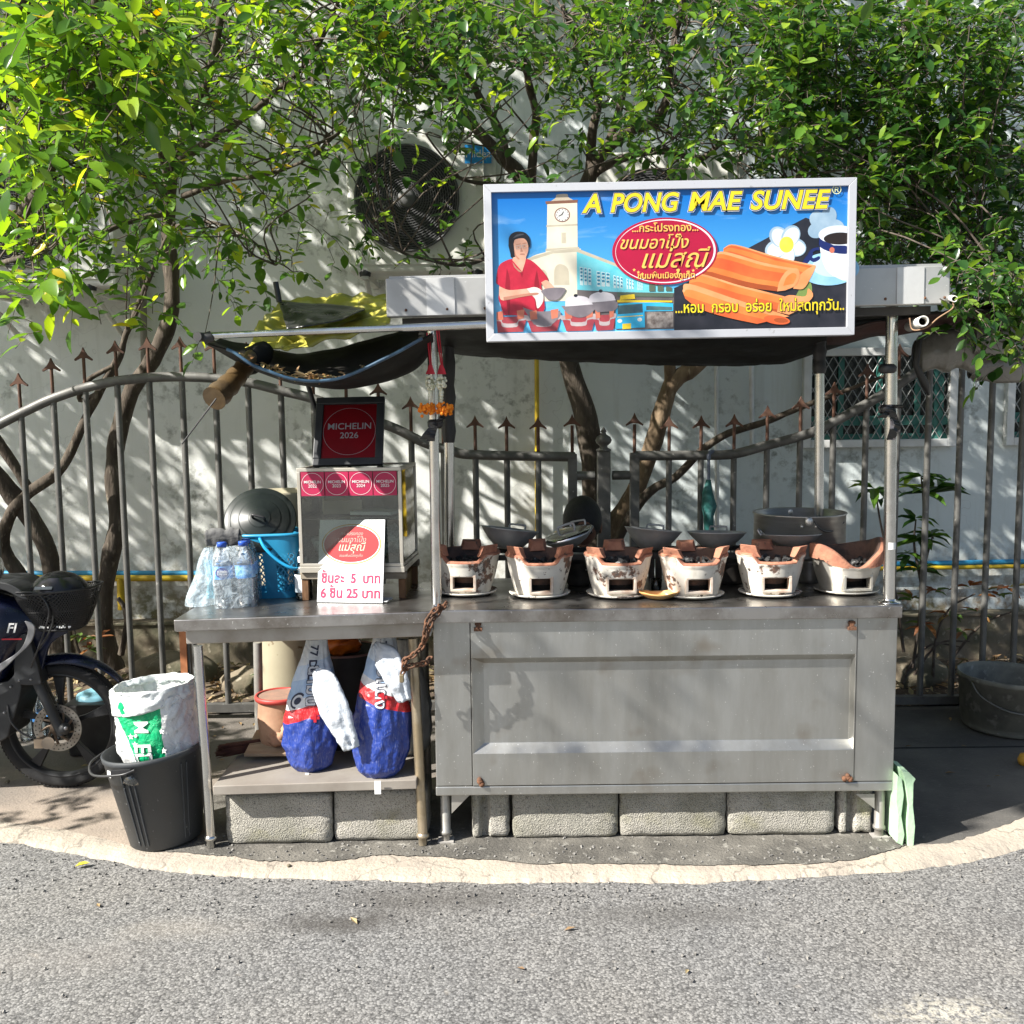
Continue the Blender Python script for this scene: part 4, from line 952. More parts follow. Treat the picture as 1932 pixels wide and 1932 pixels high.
CLAY = mat('burnt_clay', (.42,.19,.115), .85, 0, (.30,.125,.08), 22, .35, .65, (.10,.07,.055), 30, .62, .72, b=.4, bs=60, rnd=True)
CLAYD = mat('sooty_clay', (.13,.075,.055), .9, 0, (.06,.045,.04), 18, b=.3)
SOOT = mat('soot', (.01,.009,.008), .95)
ALUS = mat('silver_stove_skin', (.66,.64,.58), .36, .7, (.48,.45,.39), 8, .4, .65, (.2,.17,.14), 40, .68, .74, b=.08, bs=30)
FRONT = -math.pi/2
def adiff(a, b): return abs((a - b + math.pi) % (2*math.pi) - math.pi)
def stove(px, py, label, rb=.090, rt=.131, h=.166, dip=.030, dipw=32, silver=False, hole=(.18,.58), hx=24, yaw=0, prong=.036):
    g = G(px, py, ZC + .006); o = thing('charcoal_stove', label, 'stove', (g.x, g.y, ZC), (0, 0, R(yaw)), 'clay charcoal stoves on the cart')
    if silver:
        T = lambda a: h - .012 - .030*max(0, math.cos(min(math.pi/2, adiff(a, FRONT)*1.5)))**.5
        TC = lambda a: h + .026 + .014*math.cos(2*(a - R(8))) - .058*math.exp(-(adiff(a, FRONT-.05)/.55)**2) + .02*math.exp(-(adiff(a, R(-8))/.4)**2)
    else:
        def T(a):
            d = math.degrees(adiff(a, FRONT)); s = min(1, max(0, (d - dipw)/9)); return h - dip*(1 - s)
        TC = lambda a: T(a) + .006
    nu, nv = 72, 20
    def ang(u): return FRONT + 2*math.pi*(u - .5)
    def body(u, w):
        a = ang(u); z = .010 + (T(a) - .010)*w; r = lerp(rb, rt, z/h) + .004*math.sin(math.pi*min(1, z/h))
        r += (.003 if w > .93 else 0) + .0015*nz(math.cos(a)*3+px, math.sin(a)*3, z*20)
        return Vector((r*math.cos(a), r*math.sin(a), z))
    b = MB(); b.grid(body, nu, nv, skip=lambda u, w: abs(u-.5)*360 < hx and hole[0] < w < hole[1]); b.lathe([(.001,.010),(rb,.010)], 36)
    b.build('body', ALUS if silver else FLAKE, o, weld=True)
    # clay lining and prongs
    b = MB()
    def lining(u, w):
        a = ang(u); t_ = TC(a); rr = lerp(rb, rt, min(1.1, t_/h))
        if w < .25: k = w/.25; return Vector(((rr+.0015)*math.cos(a), (rr+.0015)*math.sin(a), lerp(T(a)-.004, t_, k)))
        if w < .5: k = (w-.25)/.25; r = rr - .024*k; return Vector((r*math.cos(a), r*math.sin(a), t_ + .003*math.sin(math.pi*k)))
        k = (w-.5)/.5; r = lerp(rr-.024, rb-.03, k); return Vector((r*math.cos(a), r*math.sin(a), lerp(t_, .05, k)))
    b.grid(lining, nu, 12)
    for fi in range(nu*5, nu*12): b.m[fi] = 1
    if not silver:
        for pa in (R(-37), R(-143), R(90)):
            hw = R(18 + rng.uniform(-2,3)); top = h + prong + rng.uniform(-.006,.008); vs = []
            zb_ = T(pa) - .004
            for zz, gr_, k in ((zb_, 0, 1.25), (zb_+.014, .001, 1.0), (top, .010, .82)):
                for a, r in ((pa-hw*k, rt+.001+gr_), (pa+hw*k, rt+.001+gr_), (pa+hw*k*.85, rt-.032+gr_*.4), (pa-hw*k*.85, rt-.032+gr_*.4)):
                    zt = zz - (.006 if (zz == top and r < rt-.01) else 0); vs.append((r*math.cos(a), r*math.sin(a), zt + rng.uniform(-.002,.002)))
            b.add(vs, [(0,3,2,1),(8,9,10,11)] + [(q+i, q+(i+1)%4, q+4+(i+1)%4, q+4+i) for q in (0,4) for i in range(4)])
    b.build('clay_rim', [CLAY, CLAYD], o, bev=.0035)
    b = MB(); zl = h*.24
    a0 = R(hx)
    zlo, zhi = .010 + (h-dip-.010)*hole[0], .010 + (h-dip-.010)*hole[1]
    rr = lerp(rb, rt, .35) + .004; xw = rr*math.sin(a0); yf = -rr*math.cos(a0*.6) - .004
    for (p, q) in (((-xw-.006, zlo-.008), (xw+.006, zlo+.002)), ((-xw-.006, zhi-.002), (xw+.006, zhi+.006)), ((-xw-.007, zlo), (-xw+.004, zhi)), ((xw-.004, zlo), (xw+.007, zhi))):
        b.box2((p[0], yf, p[1]), (q[0], yf+.035, q[1]))
    b.build('ash_door', ALUS if silver else mat('clay_door_frame', (.58,.50,.42), .75, 0, (.38,.22,.14), 14, .5, .68) , o, bev=.002)
    b = MB(); b.box2((-xw+.004, yf+.034, zlo), (xw-.004, .05, zlo+.003)); b.lathe([(rb-.03,.012),(rb-.028,h-.05),(.001,h-.05)], 24); b.build('fire_chamber', SOOT, o)
    b = MB()
    for i in range(46):
        a, r = rng.uniform(0, 6.28), rt*.66*math.sqrt(rng.random()); s = rng.uniform(.009,.018)
        Mq = Matrix.Translation((r*math.cos(a), r*math.sin(a), h - .052 + rng.uniform(0,.026))) @ Euler((rng.uniform(0,3), rng.uniform(0,3), rng.uniform(0,3))).to_matrix().to_4x4()
        b.box((0,0,0), (s*1.6, s, s*.8), Mq, 0, .75)
    b.build('charcoal', CHAR, o)
    b = MB(); b.lathe([(.001,.0015),(rb*1.02,.0015),(rb*1.30,.010),(rb*1.34,.016),(rb*1.30,.017),(rb*1.05,.0085),(.001,.0085)], 48); b.build('saucer', FLAKE if not silver else ALUS, o)
    return o
stove(882, 1116, 'charcoal stove nearest the left cart post, its whitewash brown and streaked', hx=24, yaw=-6, hole=(.18,.58))
stove(1018, 1120, 'charcoal stove with the most flaked paint and a chipped opening, second from the left post', hx=22, dipw=28, yaw=2, hole=(.16,.60))
stove(1166, 1120, 'charcoal stove with a wide rectangular opening, left of the orange dish', rb=.093, hx=28, yaw=1, dipw=36)
stove(1307, 1121, 'whiter charcoal stove behind the right end of the orange dish', hx=25, yaw=3)
stove(1452, 1118, 'charcoal stove with ash in its opening, between the orange dish and the silver stove', hx=28, yaw=0, dipw=35)
stove(1596, 1113, 'silver skinned charcoal stove with a wavy orange clay rim, nearest the right post', rb=.094, rt=.136, h=.155, silver=True, hx=27, yaw=5, hole=(.16,.58))

# ================================================================ WOKS
WOK = mat('scoured_aluminium', (.50,.50,.50), .40, .5, (.36,.355,.35), 10, .38, .68, (.58,.44,.38), 7, .64, .75, b=.05, bs=40, rnd=True)
def handle(b, r, z, a, wd=.036, ht=.024, tilt=.7, th=.0042):
    c = Vector((math.cos(a), math.sin(a), 0)); s = Vector((-math.sin(a), math.cos(a), 0)); o_ = c*r + Vector((0,0,z))
    up = (c*(1-tilt) + Vector((0,0,1))*tilt).normalized()
    b.tube(smoothpath([o_ - s*wd - c*.004, o_ - s*wd*.95 + up*ht*.8, o_ - s*wd*.7 + up*ht, o_ + s*wd*.7 + up*ht, o_ + s*wd*.95 + up*ht*.8, o_ + s*wd - c*.004], 4), th, 8)
def wok(px, py, Y, r, h, label, rot=(0,0,0), ha=(80,), name='wok', flat=.45):
    p = P(px, py, Y); o = thing(name, label, 'wok', p, [R(q) for q in rot], 'woks at the back of the cart')
    prof = [(.001,0),(r*flat*.7,.001),(r*flat,.006),(r*.72,h*.45),(r*.9,h*.78),(r,h),(r+.004,h+.003),(r+.001,h+.0045)]
    inn = [(a*.975, z+.003) for a, z in prof[:6]][::-1]
    b = MB(); b.lathe(prof + inn, 48); b.build('bowl', WOK, o)
    for a in ha:
        b = MB(); handle(b, r*1.0, h-.002, R(a)); b.build('handle', WOK, o)
    return o
YK = 4.06
wok(958, 1036, YK, .118, .082, 'grey wok leaning slightly, nearest the left post, loop handle up', (-5,7,0), (75,))
o = wok(1078, 1030, YK+.02, .108, .05, 'steeply tilted wok with a shiny lid, in front of the seated person', (6,-17,0), (60,))
b = MB(); b.lathe([(.104,.050),(.106,.056),(.085,.063),(.03,.071),(.001,.073)], 40); b.build('lid', mat('mirror_lid', (.75,.75,.75), .12, 1), o)
b = MB(); q = [(-.035,0,.069),(-.034,0,.088),(-.022,0,.094),(.022,0,.094),(.034,0,.088),(.035,0,.069)]; b.tube(smoothpath(q, 4), .0055, 8); b.build('lid_handle', WOK, o)
wok(1229, 1037, YK, .116, .082, 'wok between the leaning tree trunk and the green umbrella', (-5,6,0), (78,))
wok(1352, 1034, YK, .118, .064, 'low wok below the green umbrella, wire loop handle up', (-4,1,0), (75,), flat=.5)
wok(1492, 1033, 3.98, .118, .052, 'shallow wok standing before the big pot', (-4,0,0), (20,160,75), flat=.4)
# big pot
p = P(1507, 1046, 4.14); zr = P(1507, 967, 4.14).z; hp = zr - p.z
o = thing('stock_pot', 'wide aluminium stock pot with a wire bail, behind the rightmost wok', 'pot', p)
b = MB(); r = .188; b.lathe([(.001,0),(r-.01,0),(r,.01),(r,hp-.004),(r+.006,hp),(r+.003,hp+.004),(r-.004,hp),(r-.005,.012),(.001,.004)], 64); b.build('bowl', mat('brushed_pot', (.52,.52,.50), .36, .9, (.42,.41,.39), 5, b=.04, stretch=(1,1,8)), o)
for a in (-95, 85):
    b = MB(); ca = Vector((math.cos(R(a)), math.sin(R(a)), 0)); sd = Vector((-ca.y, ca.x, 0))
    b.sphere(ca*(r+.003) + Vector((0,0,hp-.018)), .017, 14, 8, 0, None, (1,.6,1.2))
    for sx_ in (-.028,.028): b.sphere(ca*(r+.001) + sd*sx_ + Vector((0,0,hp-.038)), .007, 10, 6)
    b.build('lug', ALU, o)
b = MB(); b.tube(smoothpath([(0,-r-.012,hp-.015),(.03,-r-.02,hp-.05),(.09,-r*.86,hp-.06),(.15,-r*.6,hp-.03)], 5), .0035, 6); b.build('bail', BLACKP, o)
# rack and sooty pots behind the stoves
zr = P(1229, 1039, YK).z
o = thing('rack', 'low dark steel rack behind the stoves carrying the woks', 'rack', (P(1250,1060,4.1).x, 4.1, ZC))
b = MB(); xa, xb = P(880,1060,4.1).x, P(1590,1060,4.1).x
for yy in (3.99, 4.2): b.box2((xa, yy-.012, zr-.022), (xb, yy+.012, zr-.002))
for k in range(9): xq = lerp(xa+.02, xb-.02, k/8); b.box2((xq-.01, 4.002, zr-.018), (xq+.01, 4.188, zr-.004))
DKS = mat('sooty_steel', (.035,.032,.03), .6, .3, (.09,.08,.07), 12)
b.build('rack_top', DKS, o, True)
for xq in (xa+.02, (xa+xb)/2, xb-.02):
    for yy in (3.99, 4.2): b = MB(); b.box2((xq-.012, yy-.011, ZC+.0005), (xq+.012, yy+.011, zr-.0225)); b.build('leg', DKS, o, True)
for i, (px, r, h, lb) in enumerate(((1092,.055,.09,'small blackened pot behind the gap left of the wide opening stove'),(1378,.06,.085,'dark lidded pot in the shade behind the gap right of the whiter stove'),(1528,.055,.09,'small grey pan with a ring handle in the gap before the silver stove'))):
    p = P(px, 1098, 4.06); o = thing('cooking_pot', lb, 'pot', (p.x, 4.06, ZC+.001)); b = MB()
    b.lathe([(.001,0),(r*.8,0),(r,.02),(r,h),(r+.004,h+.003),(r*.95,h+.006),(r*.5,h+.02),(.001,h+.024)], 28); b.build('vessel', DKS if i < 2 else ALU, o)
    b = MB(); handle(b, r, h-.02, R(-40), .02, .02, .1, .003); b.build('handle', ALU, o)
# small tumbler and orange dish
CLR = glass('clear_glass', (.9,.95,.93), .12)
g = G(1238, 1116, ZC); o = thing('tumbler', 'small clear tumbler on the counter behind the orange dish', 'glass', (g.x, g.y, ZC+.0005))
b = MB(); b.lathe([(.001,.003),(.020,.0),(.024,.05),(.022,.05),(.019,.006),(.001,.006)], 24); b.build('tumbler_body', CLR, o)
b = MB(); b.lathe([(.001,.0075),(.0185,.0075),(.020,.028),(.001,.028)], 20); b.build('water', glass('water', (.92,.96,.95), .1), o)
g = G(1244, 1131, ZC); o = thing('dish', 'shallow orange brown dish at the counter edge in front of the stoves', 'dish', (g.x, g.y, ZC+.001))
b = MB(); b.grid(lambda u, w: Vector((.078*w*math.cos(2*math.pi*u), .045*w*math.sin(2*math.pi*u), .002 + .022*w**3 + .009*w*w*math.cos(2*math.pi*u)**2 + .004*nz(math.cos(6.28*u)*2, math.sin(6.28*u)*2, w)*w)), 40, 10)
b.build('shell', mat('orange_rind', (.78,.36,.12), .5, 0, (.62,.42,.16), 8, .35, .65, (.72,.42,.2), 18, .6, .7), o, solid=.003, weld=True)

# ================================================================ THINGS ON THE TABLE
def tz(px, py):                # a point on the table top under a photo point
    d = ray_px(px, py); n_ = Mt.col[1].xyz; q = Mt @ Vector((0, .022, 0)); s = (q - Vector((0,0,CAM_H))).dot(n_)/d.dot(n_); return Vector((0,0,CAM_H)) + d*s
TILT = math.asin(max(-1, min(1, -Mt.col[0].z)))
BOT = glass('bottle_plastic', (.90,.96,1.0), .16, .15)
BOTW = film('shrink_film', (.80,.92,1.0), .12, .2)
CAPB = mat('blue_cap', (.03,.10,.50), .35); LABB = mat('blue_label', (.05,.25,.68), .35, 0, (.30,.60,.88), 26, .45, .55)
OVAL = mat('dark_blue_oval', (.02,.04,.25), .35); REDP = mat('red_print', (.5,.015,.03), .5)
t0_ = tz(441, 1148); pack = thing('bottle_pack', 'shrink wrapped pack of clear water bottles with blue caps at the left table corner', 'water bottles', t0_ + Vector((0,.035,.001)), (0, TILT, R(8)))
pack.scale = (1.15, 1.1, 1.05)
bp = [(.001,.004),(.022,.0),(.031,.006),(.033,.02)]
for k in range(9): bp += [(.0335,.022+.009*k),(.0315,.0265+.009*k)]
bp += [(.033,.105),(.033,.155),(.0325,.165),(.026,.192),(.0145,.208),(.0135,.215),(.0135,.222)]
proto = None
for i, (x, y) in enumerate([(-.034,0),(.034,0),(-.034,.068),(.034,.068),(-.034,.136),(.034,.136)]):
    if proto is None:
        b = MB(); b.lathe(bp, 28); proto = b.build('bottle', BOT, pack)
        b = MB(); b.lathe([(.001,.236),(.0145,.236),(.0155,.233),(.0155,.219),(.001,.219)], 20); b.build('cap', CAPB, proto)
        b = MB(); b.lathe([(.0338,.106),(.0338,.153)], 32); b.build('label_band', LABB, proto)
        proto.location = (x, y, 0)
    else:
        c_ = copy_tree(proto, pack); c_.location = (x, y, 0)
b0 = [c for c in children(pack)][0]
for b0, on in ((proto, 1),):
    b = MB(); pts = [(.021*math.cos(a), 0, .130 + .019*math.sin(a)) for a in np.linspace(0, 6.283, 28, endpoint=False)]
    b.prism([(x, -.0345 + .55*x*x*10, z) for x, y, z in pts], (0,-.0012,0)); b.build('oval_badge', OVAL, b0)
    text('Nestlé', .012, WHITE, b0, Matrix.Translation((0,-.0372,.135)) @ Matrix.Rotation(R(90), 4, 'X'))
    text('PURE LIFE', .0075, WHITE, b0, Matrix.Translation((0,-.0372,.124)) @ Matrix.Rotation(R(90), 4, 'X'))
b = MB()
def wrapf(u, w):
    a = 2*math.pi*u; ca, sa = math.cos(a), math.sin(a); e = .32
    x = math.copysign(abs(ca)**e, ca)*.070; y = .068 + math.copysign(abs(sa)**e, sa)*.104; z = w*.222
    k = 1 - .25*max(0, w-.78)/.22; f = 1 + .03*nz(a*3, w*6)
    return Vector((x*k*f, .068 + (y-.068)*k*f, z + .008*math.sin(a*4)*(w > .9)))
b.grid(wrapf, 64, 16); b.build('shrink_wrap', BOTW, pack, weld=True)
# thin plastic bag
p = tz(372, 1146); o = thing('plastic_bag', 'thin clear plastic bag slumped at the left end of the table beside the bottles', 'plastic bag', p + Vector((0,.05,.001)), (0, TILT, 0))
BAG = film('bag_film', (.78,.92,1.0), .22, .25)
def bagf(u, w):
    a = 2*math.pi*u; z = .22*w; r = lerp(.060, .016, w**1.3)*(1 + .25*nz(math.cos(a)*1.6, math.sin(a)*1.6, w*3) + .10*math.sin(a*7 + w*3)*w)
    return Vector((r*math.cos(a)*1.0 + .042*w - .0, r*math.sin(a)*.8, z))
b = MB(); b.grid(bagf, 48, 22); b.lathe([(.001,.001),(.055,.001)], 24); b.build('bag', BAG, o)
b = MB(); b.grid(lambda u, w: Vector((.02 + .03*u + .045*w*0 + .02*nz(u*5, w*5), .015 + .02*nz(u*4+3, w*4), .02 + .15*w)), 10, 16); b.build('bag_fold', film('pale_blue_film', (.45,.78,.9), .45, .3), o)
# basket, lid, cloth
BASK = mat('blue_basket_plastic', (.02,.26,.46), .4, 0, (.015,.2,.38), 5)
p = tz(512, 1132); bY = .13
bk = thing('basket', 'blue lattice plastic basket between water bottles and glass case', 'basket', p + Vector((0,bY-.02,.001)), (0, TILT, 0))
bh = .250
def bfn(u, w):
    a = 2*math.pi*u - math.pi/2; ca, sa = math.cos(a), math.sin(a); e = .55
    rx, ry = lerp(.100,.128,w), lerp(.085,.11,w)
    return Vector((math.copysign(abs(ca)**e, ca)*rx, math.copysign(abs(sa)**e, sa)*ry, w*bh))
def bskip(u, w):
    if not (.10 < w < .72): return False
    q = (u*8) % 1
    if not (.08 < q < .92): return False
    fu = ((q-.08)/.84*4 ) % 1 - .5; fv = ((w-.10)/.62*6) % 1 - .5; gu = ((q-.08)/.84*4 + .5) % 1 - .5; gv = ((w-.10)/.62*6 + .5) % 1 - .5
    return abs(fu)+abs(fv) < .36 or abs(gu)+abs(gv) < .36
b = MB(); b.grid(bfn, 400, 96, skip=bskip); b.grid(lambda u, w: bfn(u, 0)*w, 40, 3); b.build('basket_body', BASK, bk)
b = MB(); b.tube([bfn(u, 1) + Vector((0,0,.002)) for u in np.linspace(0, 1, 64, endpoint=False)], .007, 8, closed=True); b.build('rim', BASK, bk)
b = MB(); b.tube(smoothpath([(-.03,-.118,.245),(-.005,-.135,.205),(.045,-.14,.155),(.095,-.135,.125),(.13,-.10,.12)], 6), .0065, 8); b.build('handle', mat('bright_blue_handle', (.02,.36,.68), .35), bk)
BLID = mat('black_enamel', (.010,.014,.014), .36, 0, (.022,.028,.026), 5, .4, .7, spec=.35)
o = thing('pot_lid', 'black enamel pot lid tipped up on the blue basket', 'lid', P(491, 980, 3.86), (0, 0, 0))
o.rotation_euler = (Matrix.Rotation(R(-14), 3, 'Y') .inverted() @ Matrix.Rotation(R(58), 3, 'X')).to_euler()
b = MB(); b.lathe([(.132,-.010),(.138,-.010),(.140,-.004),(.136,.001),(.120,.001),(.115,.004),(.112,.008),(.085,.009),(.081,.012),(.078,.015),(.045,.0155),(.042,.019),(.038,.021),(.001,.022)], 64); b.lathe([(.134,-.012),(.1,.002),(.001,.014)], 48); b.build('dome', BLID, o)
b = MB(); b.tube(smoothpath([(-.024,-.01,.024),(-.024,-.01,.046),(-.016,-.01,.052),(.016,-.01,.052),(.024,-.01,.046),(.024,-.01,.024)], 4), .005, 8); b.build('handle', BLACKP, o)
p = P(420, 1003, 3.74); o = thing('rag', 'grey folded rag hanging over the basket edge behind the bottles', 'rag', p)
b = MB(); b.grid(lambda u, w: Vector((lerp(-.065,.065,u), .02 - .03*math.sin(w*2.6) + .006*nz(u*5,w*4), .012*math.sin(w*3) - .055*abs(w-.25)/.75 + .010*nz(u*6,w*3,2))), 20, 16); b.build('cloth', mat('grey_rag', (.13,.13,.13), .9, 0, (.09,.09,.09), 10, b=.3), o, solid=.005)
# hand gel
p = tz(571, 1133); o = thing('pump_bottle', 'clear hand gel bottle with white pump and pale label before the glass case', 'pump bottle', p + Vector((0,.033,.001)), (0, TILT, 0))
b = MB(); b.lathe([(.001,.003),(.030,.0),(.034,.006),(.034,.105),(.031,.120),(.016,.135),(.014,.14),(.014,.148)], 32); b.build('bottle', CLR, o)
b = MB(); b.lathe([(.001,.005),(.031,.005),(.031,.022),(.001,.022)], 24); b.build('gel', glass('gel', (.85,.9,.92), .2), o)
b = MB(); b.lathe([(.017,.145),(.0175,.165),(.008,.168),(.006,.185),(.009,.19),(.009,.200),(.001,.202)], 20); b.tube([(0,0,.196),(0,-.022,.196),(0,-.03,.190)], .005, 8); b.tube([(0,0,.02),(0,0,.145)], .003, 6); b.build('pump', WHITE, o)
b = MB(); b.lathe([(.0345,.03),(.0345,.100)], 20, 0, None, True, R(-150), R(-55)); b.build('label_band', mat('pale_gel_label', (.72,.76,.78), .5, 0, (.45,.56,.66), 60, .62, .66), o)

# tall cream drum behind the table
p = P(538, 925, 4.33); o = thing('metal_drum', 'tall cream coloured metal drum standing behind the table', 'drum', (p.x, 4.33, 0))
b = MB(); b.lathe([(.001,.003),(.148,.003),(.150,.02),(.150,p.z-.01),(.153,p.z),(.149,p.z),(.147,.5),(.001,.5)], 48); b.build('drum_body', mat('cream_enamel', (.46,.42,.30), .45, 0, (.38,.34,.24), 4, .4, .7, (.2,.14,.08), 18, .68, .74), o)

# glass display case --------------------------------------------------------------------
cY = 3.74
Mc, cw, ch = basis(P(566,1070,cY), P(763,1067,cY), P(553,884,cY))
Mc = Mc @ Matrix.Rotation(R(-3.5), 4, 'Y')
cd = .36
case = thing('display_case', 'aluminium framed glass display case with four red stickers along its top, on a wooden stand', 'display case', Mc.translation + Vector((cw/2, .15, 0)))
AF = mat('case_aluminium', (.60,.57,.50), .4, .7, (.42,.38,.31), 9, .4, .7)
b = MB(); e_ = .013
for y in (0, ch-e_):
    b.box2((0,y,-e_),(cw,y+e_,0), Mc); b.box2((0,y,-cd),(cw,y+e_,-cd+e_), Mc)
    for x in (0, cw-e_): b.box2((x,y,-cd+e_),(x+e_,y+e_,-e_), Mc)
for x in (0, cw-e_):
    for z in (0, -cd+e_): b.box2((x,e_,z-e_),(x+e_,ch-e_,z), Mc)
b.box2((e_,.0,-cd+e_),(cw-e_,.012,-e_), Mc); b.box2((-.002,-.022,-cd),(cw+.004,-.0005,.002), Mc)
b.build('frame', AF, case, True, bev=.0015)
PANE = glass('case_glass', (.86,.90,.86), .10, .02)
for nm, q0, q1 in (('front_glass',(e_,e_,-.008),(cw-e_,ch-e_,-.005)),('side_glass',(cw-.008,e_,-cd+e_),(cw-.005,ch-e_,-e_)),('side_glass',(.005,e_,-cd+e_),(.008,ch-e_,-e_)),('top_glass',(e_,ch-.007,-cd+e_),(cw-e_,ch-.004,-e_))):
    b = MB(); b.box2(q0, q1, Mc); b.build(nm, PANE, case, True)
b = MB(); b.box2((e_,ch*.47,-cd+e_),(cw-e_,ch*.47+.005,-.03), Mc); b.build('glass_shelf', PANE, case, True)
b = MB(); b.box2((e_,e_,-cd+.004),(cw-e_,ch-e_,-cd+.007), Mc); b.build('back_panel', mat('dim_back_glass', (.20,.21,.18), .25, 0, (.14,.15,.13), 6), case, True)
b = MB(); b.box2((-.004,-.05,-.05),(cw+.006,-.024,-.012), Mc); b.box2((-.004,-.05,-cd),(cw+.006,-.024,-cd+.04), Mc)
b.build('stand_beam', mat('pale_worn_wood', (.38,.33,.26), .8, 0, (.2,.16,.11), 14, stretch=(.3,1,1)), case, True, bev=.003)
WOODB = mat('brown_wood', (.22,.11,.05), .7, 0, (.11,.055,.025), 14, b=.2, stretch=(1,1,.25))
zt_ = (Mc @ Vector((0,-.05,0))).z
for x, z in ((.012,-.03),(cw-.012,-.03),(.012,-cd+.03),(cw-.012,-cd+.03)):
    q = Mc @ Vector((x,-.051,z)); d_ = tz(760, 1120); b = MB(); zb_ = (Mt @ Vector((0,.0225,0))).z - Mt.col[0].z*0 + (q.x - Mt.translation.x)*(Mt.col[0].z/Mt.col[0].x)
    b.box2((q.x-.013,q.y-.013,zb_),(q.x+.013,q.y+.013,q.z)); b.build('stand_leg', WOODB, case, True, bev=.002)
b = MB(); q = Mc @ Vector((cw-.03,-.05,-.2)); b.box2((q.x+.004,q.y-.14,q.z-.105),(q.x+.016,q.y+.15,q.z-.004)); b.build('stand_panel', mat('ochre_board', (.30,.19,.07), .7, 0, (.2,.12,.05), 8), case, True)
# stickers
PINK = mat('crimson_card', (.44,.015,.075), .45); DRED = mat('deep_red_print', (.50,.008,.018), .35)
def ring(b, M, cx, cy, r, wd, z=.001, n=48):
    vs = [(cx + rr*math.cos(a), cy + rr*math.sin(a), z) for a in np.linspace(0, 2*math.pi, n, endpoint=False) for rr in (r-wd, r)]
    b.add(vs, [(2*i, 2*i+1, (2*i+3) % (2*n), (2*i+2) % (2*n)) for i in range(n)], 0, False, M)
sw_ = (cw - .03)/4
for i, yr in enumerate(('2022','2023','2024','2025')):
    x0_ = .016 + i*sw_; s_ = sw_ - .003; Mx = Mc @ Matrix.Translation((x0_ + s_/2, ch - e_ - .002 - s_/2, .002))
    b = MB(); b.box((0,0,-.0006),(s_,s_*1.02,.0012), Mx); o = b.build('sticker', PINK, case, True, label='red sticker with a white ring, year ' + yr)
    b = MB(); ring(b, Mx, 0, 0, s_*.47, s_*.014, .0012); b.build('ring', WHITE, o, True)
    text('MICHELIN', s_*.165, WHITE, o, Mx @ Matrix.Translation((0, s_*.08, .0012)), off=.0001, ext=.0002, world=True)
    text(yr, s_*.19, WHITE, o, Mx @ Matrix.Translation((0, -s_*.09, .0012)), ext=.0002, world=True)
# goods in the case
p = Mc @ Vector((cw*.62, ch*.16, -cd*.5)); CBAG = film('crumpled_bag', (.8,.85,.85), .5, .25)
def crump(name, label, c, rx, ry, rz, m, sd):
    o = thing(name, label, 'plastic bag', c); b = MB()
    b.grid(lambda u, w: (lambda d: Vector((d[0]*rx, d[1]*ry, d[2]*rz))*(1 + .45*nz(d[0]*2.5+sd, d[1]*2.5, d[2]*2.5) + .2*nz(d[0]*7+sd, d[1]*7, d[2]*7)))((math.sin(math.pi*w)*math.cos(6.2832*u), math.sin(math.pi*w)*math.sin(6.2832*u), -math.cos(math.pi*w))), 36, 22)
    b.build('bag', m, o, weld=True); return o
crump('plastic_bag', 'crumpled clear plastic bags in the left bottom of the glass case', Mc @ Vector((cw*.2, ch*.2, -cd*.45)), .06,.08,.05, CBAG, 1)
crump('plastic_bag', 'crumpled clear plastic bags in the right bottom of the glass case', Mc @ Vector((cw*.78, ch*.2, -cd*.5)), .07,.09,.055, CBAG, 8)
o = thing('paper_box', 'tan cardboard box on the shelf inside the glass case', 'box', Mc @ Vector((cw*.3, ch*.48+.005, -cd*.6)))
b = MB(); b.box((0,0,.028),(.15,.13,.056), Matrix.Rotation(R(12), 4, 'Z')); b.build('carton', mat('tan_card', (.42,.36,.26), .8), o, bev=.002)
o = thing('tray', 'stack of white paper sheets on the shelf inside the glass case', 'paper', Mc @ Vector((cw*.68, ch*.48+.006, -cd*.5)))
b = MB(); b.box((0,0,.006),(.17,.16,.012), Matrix.Rotation(R(-14), 4, 'Z')); b.build('sheets', WHITE, o)

# framed certificate on the case ---------------------------------------------------------
fb = P(590, 880, 3.80)
Mf, fw, fh = basis(fb, P(722, 877, 3.80), P(607, 752, 3.94))
fr = thing('picture_frame', 'black framed red certificate leaning on top of the glass case', 'picture frame', fb + Vector((fw/2,0,0)))
BF = mat('black_frame_wood', (.02,.022,.025), .4, 0, (.035,.037,.04), 8)
m_ = .03; b = MB()
for q0, q1 in (((0,0),(fw,m_)),((0,fh-m_),(fw,fh)),((0,m_),(m_,fh-m_)),((fw-m_,m_),(fw,fh-m_))): b.box2((*q0,-.012),(*q1,.010), Mf)
b.build('frame', BF, fr, True, bev=.003)
b = MB(); b.box2((m_,m_,-.008),(fw-m_,fh-m_,-.001), Mf); crd = b.build('certificate', DRED, fr, True)
Mx = Mf @ Matrix.Translation((fw/2, fh/2, 0)); s_ = fw - 2*m_
b = MB(); ring(b, Mx, 0, 0, s_*.49, s_*.007, .0004, 64); b.build('ring', WHITE, crd, True)
text('MICHELIN', s_*.185, WHITE, crd, Mx @ Matrix.Translation((0, s_*.10, .0004)), off=.0003, ext=.0002, world=True)
text('2026', s_*.175, WHITE, crd, Mx @ Matrix.Translation((0, -s_*.09, .0004)), off=.0002, ext=.0002, world=True)
b = MB(); b.box2((m_,m_,.003),(fw-m_,fh-m_,.0045), Mf); b.build('glass', glass('picture_glass', (1,1,1), .05, .02), fr, True)

